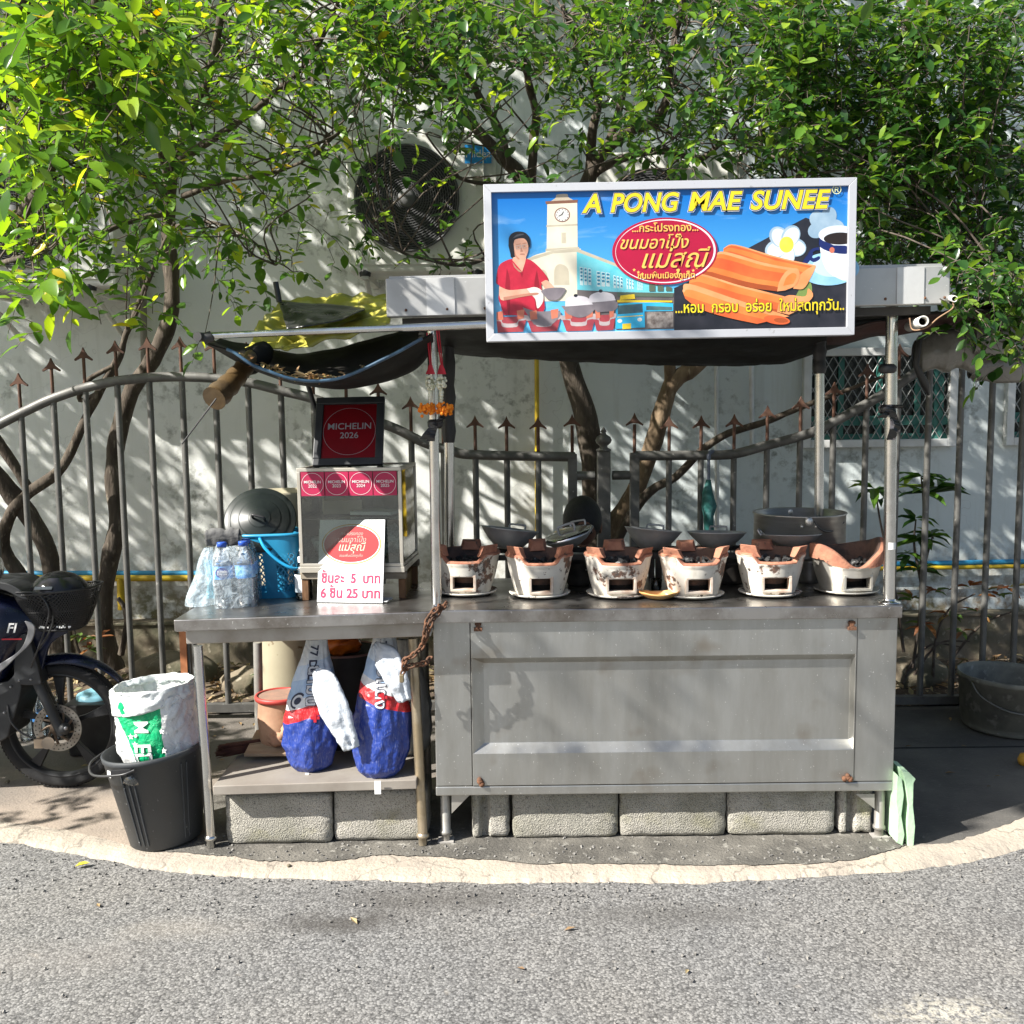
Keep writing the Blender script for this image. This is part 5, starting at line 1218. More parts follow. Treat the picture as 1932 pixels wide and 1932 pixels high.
# price sign -----------------------------------------------------------------------------
q0, q1 = tz(598, 1137), tz(722, 1139)
Mp, pw, ph = basis(q0 + Vector((0,0,.002)), q1 + Vector((0,0,.002)), P(608, 981, q0.y + .06))
ps = thing('price_sign', 'white acrylic price sign with a red oval, leaning before the glass case', 'sign', q0 + Vector((pw/2,0,0)))
b = MB(); b.box2((0,0,-.004),(pw,ph,0), Mp); b.build('board', mat('white_acrylic', (.80,.81,.81), .25, 0, (.76,.77,.78), 5), ps, True, bev=.001)
b = MB(); b.box2((pw*.3,.003,-.07),(pw*1.06,.006,-.006), Mp @ Matrix.Rotation(R(14), 4, 'X')); b.build('base_plate', mat('white_acrylic_foot', (.7,.71,.71), .3), ps, True)
GOLD = mat('gold_print', (.62,.36,.09), .5); REDO = mat('oval_red', (.55,.03,.035), .45); PALEP = mat('pale_pink_print', (.75,.42,.36), .5)
def ellipse(b, cx, cy, rx, ry, z, M, n=64): b.poly([(cx+rx*math.cos(a), cy+ry*math.sin(a), z) for a in np.linspace(0, 6.28319, n, endpoint=False)], 0, M)
cx, cy = pw*.5, ph*.705; ov = MB(); ellipse(ov, cx, cy, pw*.455, ph*.245, .0005, Mp); og = ov.build('logo', GOLD, ps, True)
b = MB(); ellipse(b, cx, cy, pw*.435, ph*.230, .0008, Mp); b.build('ring', WHITE, og, True)
b = MB(); ellipse(b, cx, cy, pw*.42, ph*.218, .0011, Mp); b.build('oval', REDO, og, True)
for s, y, sz, m_ in (('กระโปรงทอง', .83, .055, PALEP), ('ขนมอาโป๊ง', .755, .085, PALEP), ('แม่สุณี', .665, .125, mat('cream_print', (.8,.68,.5), .5)), ('ขนมพื้นเมืองภูเก็ต', .565, .04, PALEP)):
    text(s, ph*sz*1.05, m_, og, Mp @ Matrix.Translation((cx, ph*y, .0014)), shear=.25, ext=.0002, world=True)
PR = mat('price_print', (.50,.03,.10), .5)
for s, tx_, y, tone in (('ชินละ  5  บาท', .90, .285, .10), ('6 ชิน 25 บาท', .91, .105, .225)):
    o_ = text(s, ph*.15, PR, ps, Matrix.Identity(4), off=.0016, ext=.0003, world=True); q_ = [v_.co.x for v_ in o_.data.vertices]; k_ = pw*tx_/(max(q_)-min(q_)); m0_ = (max(q_)+min(q_))/2
    for v_ in o_.data.vertices: v_.co = Mp @ (Vector((pw*.505, ph*y, .0006)) + Vector(((v_.co.x-m0_)*k_, v_.co.y*1.05, v_.co.z)))
    text('้', ph*.15, PR, o_, Mp @ Matrix.Translation((pw*(tone+.035), ph*(y+.028), .0006)), off=.0005, ext=.0003, world=True)

# garlands and ties on the posts ------------------------------------------------------------
RED = mat('red_ribbon', (.55,.012,.03), .5); JAS = mat('jasmine', (.74,.72,.58), .6, 0, (.6,.6,.42), 60); MAR = mat('marigold', (.85,.27,.01), .7, 0, (.75,.18,.005), 80)
for px, ptop, sd, lb in ((812,(806,628),0,'jasmine and marigold garland with red ribbon on the cart post, the left of the pair'),(833,(824,624),3,'jasmine and marigold garland with red ribbon, the right of the pair on the post')):
    o = thing('flower_garland', lb, 'garland', P(px, 740, 3.55), group='flower garlands on the left post')
    b = MB(); b.tube(smoothpath([P(*ptop,3.56), P(lerp(ptop[0],px,.4),655,3.55), P(px,690,3.55)], 5), .003, 6)
    b.tube([P(ptop[0]+4,ptop[1],3.56), P(px+2,688,3.55)], .002, 6)
    for k in range(5): b.grid(lambda u, w: P(px + lerp(-3,3,u) + (k-2)*3*w, lerp(688,706,w) + 3*nz(k+sd, w*3), 3.55 - .004*k), 2, 6)
    b.build('ribbon', RED, o, True)
    b = MB()
    for k in range(46):
        d = rvec(); b.sphere(P(px,722,3.55) + Vector((d.x*.016, d.y*.016, d.z*.024)), .006, 7, 5)
    for k in range(5): b.sphere(P(px, 740+k*6, 3.55), lerp(.0085,.006,k/4), 8, 6, sc=(1,1,1.1))
    b.build('jasmine', JAS, o, True)
    b = MB()
    for k in range(110):
        a = rng.uniform(0, 6.28); r = .022 + rng.gauss(0,.004); b.sphere(P(px + (6 if sd else -6), 771, 3.55) + Vector((r*math.cos(a), r*math.sin(a)*.8, rng.gauss(0,.009))), rng.uniform(.004,.007), 6, 4)
    b.build('marigolds', MAR, o, True)
def knot(label, px, py, Y, r, m, tails):
    o = thing('tied_cloth', label, 'tied cloth', P(px, py, Y)); b = MB(); c = P(px, py, Y)
    b.lathe([(r,-.016),(r+.006,-.008),(r+.007,.006),(r,.016)], 20, 0, Matrix.Translation((c.x, 3.62, c.z)))
    for q in tails:
        pts = smoothpath([P(x, y, Y) for x, y in q], 4); n_ = len(pts)
        vs = []; 
        for i, p_ in enumerate(pts):
            wd = lerp(.010, .016, i/(n_-1)); vs += [p_ + Vector((-wd, .004*math.sin(i), 0)), p_ + Vector((wd, -.006*math.sin(i*1.3), 0))]
        b.add(vs, [(2*i,2*i+1,2*i+3,2*i+2) for i in range(n_-1)])
    return b.build('cloth', m, o, True, solid=.003)
knot('black cloth knotted round the left front post below the garlands', 820, 800, 3.585, .021, BLACKP, [[(820,800),(808,815),(800,828)],[(822,800),(815,820),(812,832)],[(825,798),(838,785),(846,780)]])
knot('black and white plastic strip knotted round the right front post', 1681, 772, 3.585, .024, mat('glossy_strip', (.02,.02,.02), .25, 0, (.5,.45,.45), 16, .55, .62), [[(1681,772),(1672,780),(1664,788)],[(1684,772),(1686,800),(1682,830)],[(1682,775),(1690,795),(1690,815)],[(1685,768),(1694,764),(1696,770)]])
knot('dark tape wound round the right front post under the roof', 1682, 695, 3.585, .024, BLACKP, [])
o = thing('paper_tag', 'small white tape tag on the right front post above the counter', 'tag', P(1678,1030,3.59)); c = P(1678,1029,3.62)
b = MB(); b.lathe([(.0222,-.013),(.0222,.013)], 16, 0, Matrix.Translation((c.x,3.62,c.z)), True, R(-120), R(-30)); b.build('tape', WHITE, o, True)

# folded umbrella on the fence
o = thing('umbrella', 'dark green folded umbrella hooked on the fence rail behind the woks', 'umbrella', P(1337, 860, 5.17))
UG = mat('dark_green_cloth', (.01,.10,.09), .6, 0, (.05,.16,.16), 30, .5, .6)
b = MB(); q = [(1337,905),(1335,930),(1338,955),(1337,975),(1338,1010),(1338,1030)]; rr_ = [.012,.028,.040,.026,.026,.022]
b.tube([P(x, y, 5.17) for x, y in q], rr_, 12); b.build('canopy', UG, o, True)
b = MB(); b.tube([P(1337,1030,5.17), P(1337,862,5.17)], .008, 8); b.tube(smoothpath([P(1337,868,5.17), P(1338,856,5.18), P(1346,852,5.22), P(1350,862,5.27)], 4), .011, 8); b.build('handle', mat('slate_handle', (.10,.12,.17), .4), o, True)
# ================================================================ BIG SIGN
Ys = 3.40
s_bl, s_br, s_tl = P(918, 645, Ys), P(1610, 632, Ys), P(913, 351, Ys)
Mg, gw, gh = basis(s_bl, s_br, s_tl)
gh = (P(1612, 336, Ys) - s_br).length
sg = thing('shop_sign', 'big printed sign with clock tower, red oval and orange rolls before the cart roof', 'sign', s_bl + Vector((gw/2, 0, 0)))
FR = mat('pale_aluminium_frame', (.66,.67,.70), .4, .45, (.58,.59,.62), 6, c3=(.4,.4,.4), sc3=40, lo3=.68, hi3=.76)
fw_ = .0265
b = MB()
for q in ([(0,0),(gw,0),(gw-fw_,fw_),(fw_,fw_)], [(gw,0),(gw,gh),(gw-fw_,gh-fw_),(gw-fw_,fw_)], [(gw,gh),(0,gh),(fw_,gh-fw_),(gw-fw_,gh-fw_)], [(0,gh),(0,0),(fw_,fw_),(fw_,gh-fw_)]):
    b.prism([Mg @ Vector((x, y, .012)) for x, y in q], Mg.to_3x3() @ Vector((0,0,-.05)))
b.build('sign_frame', FR, sg, True, bev=.0012)
b = MB(); b.box2((gw*.03,gh*.2,-.10),(gw*.97,gh*.3,-.04), Mg); b.box2((gw*.1,gh*.05,-.10),(gw*.13,gh*.8,-.041), Mg); b.box2((gw*.87,gh*.05,-.10),(gw*.9,gh*.8,-.041), Mg); b.build('back_bracket', FR, sg, True)
# artwork space: u 80..1848, v 98..798 (v downwards)
def A(u, v): return (fw_ + (u-80)/(1848-80)*(gw-2*fw_), gh - fw_ - (v-98)/(798-98)*(gh-2*fw_))
UM = (gw-2*fw_)/1768
def pm_(name, c, c2=None, sc=14, b=0): return mat('print_' + name, c, .28, 0, c2, sc, .35, .65, coat=.15)
LV = [0]
ART = []
def art(name, polys, m, lv, parent=None, smooth=False):
    b = MB()
    for pl in polys: b.poly([(*A(u, v), 0) for u, v in pl], 0, Mg)
    o = b.build(name, m, parent or sg, True); k = 0
    for pl in polys: ART.append((lv, len(ART), o, k, len(pl))); k += len(pl)
    return o
def sp(pts, n=5): return [(p.x, p.y) for p in smoothpath([(u, v, 0) for u, v in pts], n)]
def ell(cx, cy, rx, ry, n=40, rot=0): 
    c, s = math.cos(rot), math.sin(rot); return [(cx + rx*math.cos(a)*c - ry*math.sin(a)*s, cy + rx*math.cos(a)*s + ry*math.sin(a)*c) for a in np.linspace(0, 2*math.pi, n, endpoint=False)]
# printed sky: blue deepening upwards, streaks of cloud in the print
t = NT('print_sky'); v = t.coords(); sx = t.n('SeparateXYZ', Vector=v)
zb_, zt_ = (Mg @ Vector((0,0,0))).z, (Mg @ Vector((0,gh,0))).z
f = t.n('MapRange', Value=sx.outputs[2], i1=zb_+.05, i2=zt_-.03).outputs[0]
c = t.mix(f, lin((.12,.50,.80)), lin((.0,.13,.48)))
cl = t.ramp(t.noise(t.coords((1.2,1,4)), 3.2, 6, .62, .6), .56, .80)
c = t.mix(t.math('MULTIPLY', cl, .45), c, lin((.45,.66,.85)))
t.base(c); t.b.inputs['Roughness'].default_value = .28; t.b.inputs['Coat Weight'].default_value = .15; SKYP = t.mat
b = MB(); b.box2((fw_-.004,fw_-.004,-.012),(gw-fw_+.004,gh-fw_+.004,.0008), Mg); b.build('sky_print', SKYP, sg, True)
CREAM = pm_('cream', (.72,.68,.55), (.62,.57,.45)); CREAMD = pm_('cream_shadow', (.52,.47,.36)); BROWN = pm_('brown', (.22,.10,.06)); STONEP = pm_('roof', (.55,.47,.36))
AQUA = pm_('aqua', (.10,.50,.60), (.20,.60,.68)); AQUAW = pm_('pale_aqua', (.62,.80,.82)); NAVY = pm_('navy', (.01,.02,.12)); BLK = pm_('black', (.012,.013,.02), (.025,.025,.035)); GREYP = pm_('grey', (.16,.14,.14), (.1,.09,.09))
art('tower', [[(357,150),(505,148),(505,385),(350,385)], [(345,385),(520,380),(520,640),(330,640)]], CREAM, 1)
art('tower_shade', [[(350,262),(505,258),(505,266),(350,270)], [(345,378),(512,372),(512,384),(345,390)], [(425,300),(447,300),(447,352),(425,352)]], CREAMD, 2)
art('tower_roof', [sp([(372,145),(398,128),(405,112),(455,110),(462,126),(490,142)], 3)], STONEP, 1)
art('tower_cornice', [[(347,144),(508,139),(506,154),(350,158)]], BROWN, 2)
ck = art('clock_rim', [ell(430,212,39,36)], BROWN, 3); art('clock_face', [ell(430,212,34,31)], pm_('clock_white', (.75,.74,.70)), 4, ck)
art('clock_hands', [[(428,212),(412,220),(411,217),(428,208)], [(428,215),(438,196),(435,195),(425,211)]] + [[(430+29*math.sin(a)-1.5,212-27*math.cos(a)-2),(430+29*math.sin(a)+1.5,212-27*math.cos(a)-2),(430+29*math.sin(a)+1.5,212-27*math.cos(a)+2),(430+29*math.sin(a)-1.5,212-27*math.cos(a)+2)] for a in np.linspace(0, 6.283, 12, endpoint=False)], BLK, 5, ck)
art('corner_house', [sp([(250,430),(300,405),(400,385),(495,378)],4) + [(500,640),(250,640)]], CREAM, 2)
art('house_cornice', [[(250,425),(380,388),(500,378),(690,455),(900,560),(900,575),(690,470),(498,395),(380,402),(250,440)]], CREAMD, 4)
art('house_arch', [sp([(385,560),(388,480),(415,455),(455,480),(462,560)],4), sp([(300,560),(304,500),(325,480),(350,500),(354,560)],4)], CREAMD, 3)
art('side_row', [[(500,395),(690,470),(900,575),(985,590),(985,650),(500,640)]], AQUA, 3)
wn_ = []
for x0_, w_ in ((512,62),(596,70),(680,50),(745,40),(800,30)):
    yt = 470 + (x0_-512)*.27; hb = 125 - (x0_-512)*.22
    for k in range(3): wn_.append([(x0_+k*w_/3+2, yt+k*4), (x0_+(k+1)*w_/3-3, yt+4+k*4), (x0_+(k+1)*w_/3-3, yt+hb*.75), (x0_+k*w_/3+2, yt+hb*.75-3)])
art('windows', wn_, AQUAW, 4)
art('window_slats', [[(q[0][0]+3, q[0][1]+j*18+6), (q[1][0]-3, q[0][1]+j*18+6), (q[1][0]-3, q[0][1]+j*18+15), (q[0][0]+3, q[0][1]+j*18+15)] for q in wn_ for j in range(int((q[2][1]-q[0][1])/19))], pm_('deep_aqua', (.02,.25,.42)), 5)
art('arcade', [[(500,585),(700,600),(985,610),(985,790),(700,790),(500,700)]], GREYP, 4)
art('arcade_openings', [[(860+k*42,560+k*8),(890+k*42,566+k*8),(890+k*42,600),(860+k*42,600)] for k in range(3)] + [[(700,600),(980,612),(980,630),(700,622)]], pm_('dim_green', (.10,.14,.10)), 5)
# truck-bus
art('bus_body', [[(692,660),(835,650),(838,780),(690,785)], [(835,650),(980,662),(980,700),(836,700)]], pm_('bus_blue', (.02,.34,.62), (.05,.48,.72)), 6)
art('bus_glass', [[(702,668),(826,660),(828,705),(702,712)], [(845,672),(975,680),(975,696),(845,694)]], pm_('dark_glass', (.03,.07,.10), (.10,.2,.2)), 7)
art('bus_trim', [[(700,640),(975,648),(975,657),(700,652)], [(716,618),(786,612),(790,636),(712,640)], [(725,760),(768,758),(768,785),(725,787)], [(700,724),(828,718),(828,722),(700,728)]], pm_('bus_yellow', (.75,.55,.03)), 8)
art('bus_lamps', [ell(712,745,12,10,16), ell(812,740,12,10,16)], pm_('lamp_white', (.75,.78,.75)), 8)
art('street_clutter', [[(848,702),(980,704),(980,782),(850,786)]], pm_('clutter', (.12,.09,.08), (.4,.36,.33), 60), 6)
# black board with rolls, flowers and cup
art('slate', [sp([(985,585),(1060,555)],2) + [(1365,388),(1640,248),(1848,330),(1848,798),(985,798)]], BLK, 3)
art('leaf_green', [sp([(1640,690),(1672,640),(1672,580),(1640,560),(1560,700)],4)], pm_('leaf_green', (.20,.30,.08)), 4)
def petal(cx, cy, a, L, w): return [(cx + L*.5*math.cos(a) + L*.55*math.cos(q)*math.cos(a) - w*math.sin(q)*math.sin(a), cy + L*.5*math.sin(a) + L*.55*math.cos(q)*math.sin(a) + w*math.sin(q)*math.cos(a)) for q in np.linspace(0, 6.283, 22, endpoint=False)]
PET = pm_('petal', (.52,.61,.70), (.70,.76,.80)); PETS = pm_('petal_far', (.24,.36,.48), (.36,.48,.58)); YC = pm_('flower_heart', (.80,.50,.03), (.85,.68,.1))
art('flower', [petal(1740,290,a,90,40) for a in (.2,1.4,2.7,3.8,5.0)], PETS, 4)
art('flower_edge', [petal(1540,382,a,102,46) for a in (.25,1.5,2.75,4.05,5.25)], PETS, 4.9)
for a in (.25,1.5,2.75,4.05,5.25): art('petal_rim', [petal(1540,382,a,101,45)], PETS, 5); art('petal', [petal(1543,384,a,94,37)], PET, 5)
art('flower_heart', [ell(1545,380,36,40,24)], YC, 6)
art('saucer', [ell(1760,505,150,82,48)], pm_('saucer_blue', (.30,.55,.75), (.2,.45,.68)), 7); art('saucer_rim', [ell(1650,455,42,14,24,-.9)], NAVY, 8); art('saucer_well', [ell(1780,490,105,55,40)], pm_('saucer_pale', (.50,.68,.80)), 8)
# clip helper keeps print inside the frame at the right
def clipR(pl): return [(min(u, 1846), v) for u, v in pl]
art('cup', [clipR(sp([(1708,325),(1715,420),(1740,500),(1790,545),(1860,548),(1860,325)],4))], pm_('cup_white', (.60,.66,.74), (.74,.78,.82), 8), 9)
art('cup_band', [clipR(sp([(1708,350),(1712,395),(1780,425),(1860,430),(1860,395),(1780,388)],3))], NAVY, 10)
art('cup_lip', [clipR(ell(1800,335,96,45,40))], pm_('cup_lip', (.66,.72,.78)), 10); art('coffee', [clipR(ell(1810,355,80,30,40))], pm_('coffee', (.02,.012,.01)), 11)
art('crest', [ell(1772,412,13,15,14)], pm_('crest', (.55,.16,.10)), 11); art('cup_handle', [sp([(1708,395),(1670,405),(1650,440),(1680,470),(1712,455),(1708,440),(1680,450),(1668,430),(1690,412),(1710,412)],3)], NAVY, 9)
OR1 = pm_('roll_orange', (.66,.15,.03), (.72,.24,.06), 7); OR2 = pm_('roll_red_orange', (.58,.085,.025), (.66,.16,.04), 7); OR3 = pm_('roll_pale', (.78,.36,.16), (.70,.25,.09), 9); ORD = pm_('roll_shadow', (.40,.08,.02))
def roll_(pts0, pts1, lv, cols=(ORD,OR2,OR1,OR3,OR1,OR2)):      # a roll printed in bands from its upper to its lower edge
    a, c = sp(pts0, 5), sp(pts1, 5); n = len(cols)
    edges = [0,.10,.26,.45,.62,.82,1.0]
    base = art('roll', [a + c[::-1]], cols[0], lv)
    L = lambda w: [(lerp(a[round(i*(len(a)-1)/20)][0], c[round(i*(len(c)-1)/20)][0], w), lerp(a[round(i*(len(a)-1)/20)][1], c[round(i*(len(c)-1)/20)][1], w) + 3*nz(i*.4, w*9, lv)) for i in range(21)]
    for k in range(n): art('roll_band', [L(edges[k]) + L(edges[k+1])[::-1]], cols[k], lv+.1, base)
GR2 = (OR2,OR3,OR1,OR1,OR2,ORD)
roll_([(1232,392),(1290,376),(1500,440),(1692,486)], [(1228,425),(1290,440),(1470,505),(1610,545)], 12, (OR3,OR2,OR1,OR1,OR2,ORD))
art('roll_end', [sp([(1600,545),(1640,510),(1692,486),(1668,545),(1632,600),(1580,600)],4)], OR3, 12.5)
roll_([(1180,430),(1240,410),(1440,470),(1590,500)], [(1122,520),(1180,538),(1360,590),(1505,612)], 13, (OR3,OR1,OR2,OR2,OR1,ORD))
art('roll_end', [sp([(1500,612),(1512,560),(1550,508),(1600,500),(1612,540),(1590,585),(1540,608)],4)], OR3, 14); art('roll_end_dark', [sp([(1530,585),(1545,545),(1575,522),(1596,535),(1580,575)],4)], OR1, 14.5)
roll_([(1062,545),(1120,518),(1300,575),(1545,640)], [(1056,590),(1110,610),(1300,668),(1500,720)], 15, (OR3,OR1,OR1,OR2,OR2,ORD))
art('roll_end', [sp([(1500,715),(1515,660),(1560,632),(1640,640),(1655,600),(1680,640),(1620,700),(1560,730)],4)], OR3, 15.5)
roll_([(1026,600),(1060,566),(1300,650),(1562,738)], [(1040,640),(1110,690),(1240,735),(1400,773)], 17, (OR3,OR3,OR1,OR1,OR2,OR2))
art('roll_end', [ell(1500,755,66,22,30,.15)], OR2, 17.5); art('roll_end_dark', [ell(1520,758,36,12,24,.1)], ORD, 18)
# woman in the red blouse, printed portrait kept plain
SK = pm_('skin', (.62,.32,.22), (.70,.40,.29), 30); SKD = pm_('skin_shade', (.48,.22,.15)); REDB = pm_('red_blouse', (.52,.02,.05), (.40,.012,.035), 30); HAIR = pm_('hair', (.012,.012,.016))
w = art('woman', [sp([(105,620),(112,560),(95,540),(110,460),(150,432),(185,425),(240,425),(280,440),(330,490),(355,535),(320,560),(325,700),(130,705)],4)], REDB, 9)
art('arm', [sp([(110,560),(160,580),(240,575),(300,570),(300,605),(240,612),(130,632),(108,605)],4), sp([(320,545),(350,535),(385,575),(372,592),(340,580)],4)], SK, 10, w)
art('neck', [sp([(178,432),(190,405),(240,405),(245,430),(226,490)],3)], SK, 11, w)
art('hair', [sp([(160,360),(165,315),(195,292),(240,295),(264,320),(268,360),(255,375),(180,420),(168,395)],5)], HAIR, 11, w)
art('face', [sp([(186,350),(195,330),(235,325),(254,345),(258,385),(240,425),(210,428),(190,400)],5)], SK, 12, w)
art('glasses', [[(196,362),(222,358),(222,361),(196,365)],[(228,357),(252,354),(252,357),(228,360)],[(196,364),(199,364),(200,376),(197,376)],[(219,361),(222,361),(222,374),(219,374)],[(200,375),(221,373),(221,375),(200,377)],[(229,359),(232,359),(233,372),(230,372)],[(232,371),(251,369),(251,371),(232,373)]], pm_('wire', (.5,.4,.35)), 14, w)
art('features', [ell(210,368,5,2.5,10), ell(240,364,5,2.5,10), [(222,366),(232,390),(219,392)], ell(228,403,13,3.5,14), [(198,354),(222,349),(222,352),(198,357)], [(230,349),(252,346),(252,349),(230,352)]], SKD, 13, w)
art('glove', [sp([(248,575),(290,568),(325,590),(328,640),(300,675),(290,630),(270,605)],4)], pm_('glove', (.70,.66,.62)), 12, w)
WK = pm_('wok_grey', (.17,.15,.17), (.26,.23,.25)); LIDP = pm_('lid_shine', (.72,.70,.72), (.45,.42,.48), 8); CLP = pm_('clay_red', (.40,.06,.07), (.28,.04,.06), 20); BRK = pm_('brick', (.62,.20,.12), (.5,.14,.09), 20); ASHP = pm_('ash_rim', (.50,.44,.44), (.36,.3,.32), 20)
art('wok', [sp([(318,590),(350,575),(436,575),(430,605),(395,635),(350,630)],4), sp([(225,668),(300,690),(410,690),(400,730),(350,765),(280,755)],4)], WK, 13)
for cx in (160, 330, 505, 635):
    w_ = 88 if cx < 600 else 58
    art('stove', [[(max(92,cx-w_),715),(cx+w_,712),(cx+w_*.75,790),(max(94,cx-w_*.7),793)]], CLP, 11)
    art('stove_rim', [sp([(max(92,cx-w_),712),(cx-w_*.45,718),(cx-w_*.4,745),(cx+w_*.4,745),(cx+w_*.5,712),(cx+w_,708),(cx+w_*.95,730),(cx+w_*.5,738),(cx+w_*.4,765),(cx-w_*.4,765),(cx-w_*.5,738),(max(93,cx-w_),735)],3)], ASHP, 12)
    art('stove_brick', [[(max(94,cx-w_*.8),690),(cx-w_*.4,684),(cx-w_*.36,728),(max(96,cx-w_*.75),732)], [(cx+w_*.4,684),(cx+w_*.85,678),(cx+w_*.8,722),(cx+w_*.45,730)]], BRK, 13)
art('pot', [sp([(418,665),(590,660),(560,710),(505,725),(450,705)],4), sp([(555,655),(690,645),(690,690),(600,700)],4)], WK, 14)
art('pot_lid', [sp([(438,668),(445,630),(490,615),(550,625),(578,660)],4), sp([(557,652),(565,615),(615,597),(675,610),(692,642)],4)], LIDP, 15); art('lid_knob', [ell(492,614,10,8,14), ell(617,594,10,8,14)], BLK, 16)
art('blouse_fold', [sp([(150,470),(165,540),(160,690),(150,690),(140,560)],4), sp([(300,480),(285,560),(292,690),(306,690),(312,560)],4), sp([(205,440),(225,520),(238,440),(226,500)],3)], pm_('deep_red', (.30,.008,.025)), 9.5, w)
art('cheek', [sp([(190,380),(196,405),(214,425),(206,428),(190,408)],3), sp([(178,440),(200,470),(224,490),(210,490),(186,466)],3), sp([(130,615),(240,600),(300,596),(300,606),(240,613),(132,632)],3)], SKD, 12.5, w)
art('hair_shine', [sp([(180,325),(205,305),(240,304),(210,314)],3)], pm_('hair_shine', (.07,.07,.08)), 11.5, w)
# lettering
YELP = pm_('yellow', (.85,.66,.02)); YELD = pm_('gold_letters', (.88,.55,.12)); WHP = pm_('white', (.78,.80,.84)); REDOV = pm_('oval_red', (.42,.006,.045), (.36,.004,.035), 6)
def at_(u, v, lv, rot=0): return Mg @ Matrix.Translation((*A(u, v), .0062 + (lv-19)*.0002)) @ Matrix.Rotation(rot, 4, 'Z')
for off, m_, lv in ((.0058,WHP,19),(.0042,NAVY,20.5),(.0019,YELP,22)):
    for s, u, w_ in (('A',575,92),('PONG',840,335),('MAE',1190,265),('SUNEE',1562,395)):
        tx = text(s, 124*UM, m_, sg, Matrix.Identity(4), shear=.22, off=off, ext=.0001, name='title_letters', spacing=1.0)
        xs_ = [q.co.x for q in tx.data.vertices]; k_ = (w_*UM + 2*(off-.001))/(max(xs_)-min(xs_)); mid = (max(xs_)+min(xs_))/2
        M2 = at_(u, 165, lv) @ Matrix.Diagonal((k_, 1.02, 1, 1)) @ Matrix.Translation((-mid,0,0))
        for q in tx.data.vertices: q.co = M2 @ q.co
        tx.matrix_parent_inverse = wm(sg).inverted()
text('®', 62*UM, pm_('pale_yellow', (.75,.8,.45)), sg, at_(1790, 118, 19), ext=.0001, world=True)
ov = art('oval', [ell(938,402,262,166,72)], REDOV, 19); art('oval_ring', [ell(942,402,250,158,72)], WHP, 20, ov); art('oval_field', [ell(938,402,244,153,72)], REDOV, 21, ov)
for s, u, v_, sz, sh in (('...กระโปรงทอง...',940,288,52,0),('ขนมอาโป๊ง',880,362,82,.3),('แม่สุณี',975,445,125,.35),('ขนมพื้นเมืองภูเก็ต',945,524,40,0)):
    text(s, sz*UM, YELD, ov, at_(u, v_, 23), shear=sh, off=.0004, ext=.0001, world=True)
def star(cx, cy, r, M0=None): return [(cx + (r if i % 2 == 0 else r*.42)*math.sin(i*math.pi/5), cy - (r if i % 2 == 0 else r*.42)*math.cos(i*math.pi/5)) for i in range(10)]
art('stars', [star(u, v_, 9) for u, v_ in ((785,492),(806,504),(826,513),(1060,510),(1080,500),(1098,487))], YELD, 23, ov)
for off, m_, lv in ((.0016,BLK,19.5),(.0006,YELP,21)):
    o_ = text('...หอม  กรอบ  อร่อย  ใหม่สดทุกวัน..', 74*UM, m_, sg, Matrix.Identity(4), off=off, ext=.0001, world=True, name='slogan_letters'); q_ = [v_.co.x for v_ in o_.data.vertices]; k_ = 846*UM/(max(q_)-min(q_)); m0_ = (max(q_)+min(q_))/2; M2 = at_(1413, 688, lv) @ Matrix.Diagonal((k_,1,1,1)) @ Matrix.Translation((-m0_,0,0))
    for v_ in o_.data.vertices: v_.co = M2 @ v_.co
NRM = Mg.to_3x3() @ Vector((0,0,1))
for rank, (lv, _, o_, k, n_) in enumerate(sorted(ART, key=lambda a: a[:2])):
    for i in range(k, k+n_): o_.data.vertices[i].co += NRM*(.0012 + rank*1.6e-5)
# ================================================================ UNDER THE TABLE
def uv_sack(name, label, base, h, rad, lean, m, sd, flat=.72, group=None, rot=0, tuck=.55, fold=True):
    o = thing(name, label, 'sack', base, (0, 0, rot), group)
    def f(u, w):
        a = 2*math.pi*u; k = float(np.interp(w, [0,.05,.2,.42,.65,.85,1], [tuck,.86,1.06,1.08,.86,.56,.40]))
        r = rad*k*(1 + .10*nz(math.cos(a)*1.7+sd, math.sin(a)*1.7, w*3) + .07*nz(math.cos(a)*4+sd, math.sin(a)*4, w*7) + .10*math.sin(a*8+w*4+sd)*max(0,w-.55) - .14*abs(nz(math.cos(a)*2.2+sd*2, math.sin(a)*2.2, w*5)) - .03*abs(nz(math.cos(a)*5+sd, math.sin(a)*5, w*12)) + .04)
        return Vector((r*math.cos(a) + lean[0]*w**1.4, r*math.sin(a)*flat*(1 if w < .6 else 1-.5*(w-.6)) + lean[1]*w, h*w + .006*nz(a*2, w*9, sd)))
    b = MB(); b.grid(f, 96, 90); b.grid(lambda u, w: f(u, 0)*w if w > .02 else Vector((0,0,.003)), 56, 3)
    s = b.build('sack_body', m, o, weld=True); return o, f
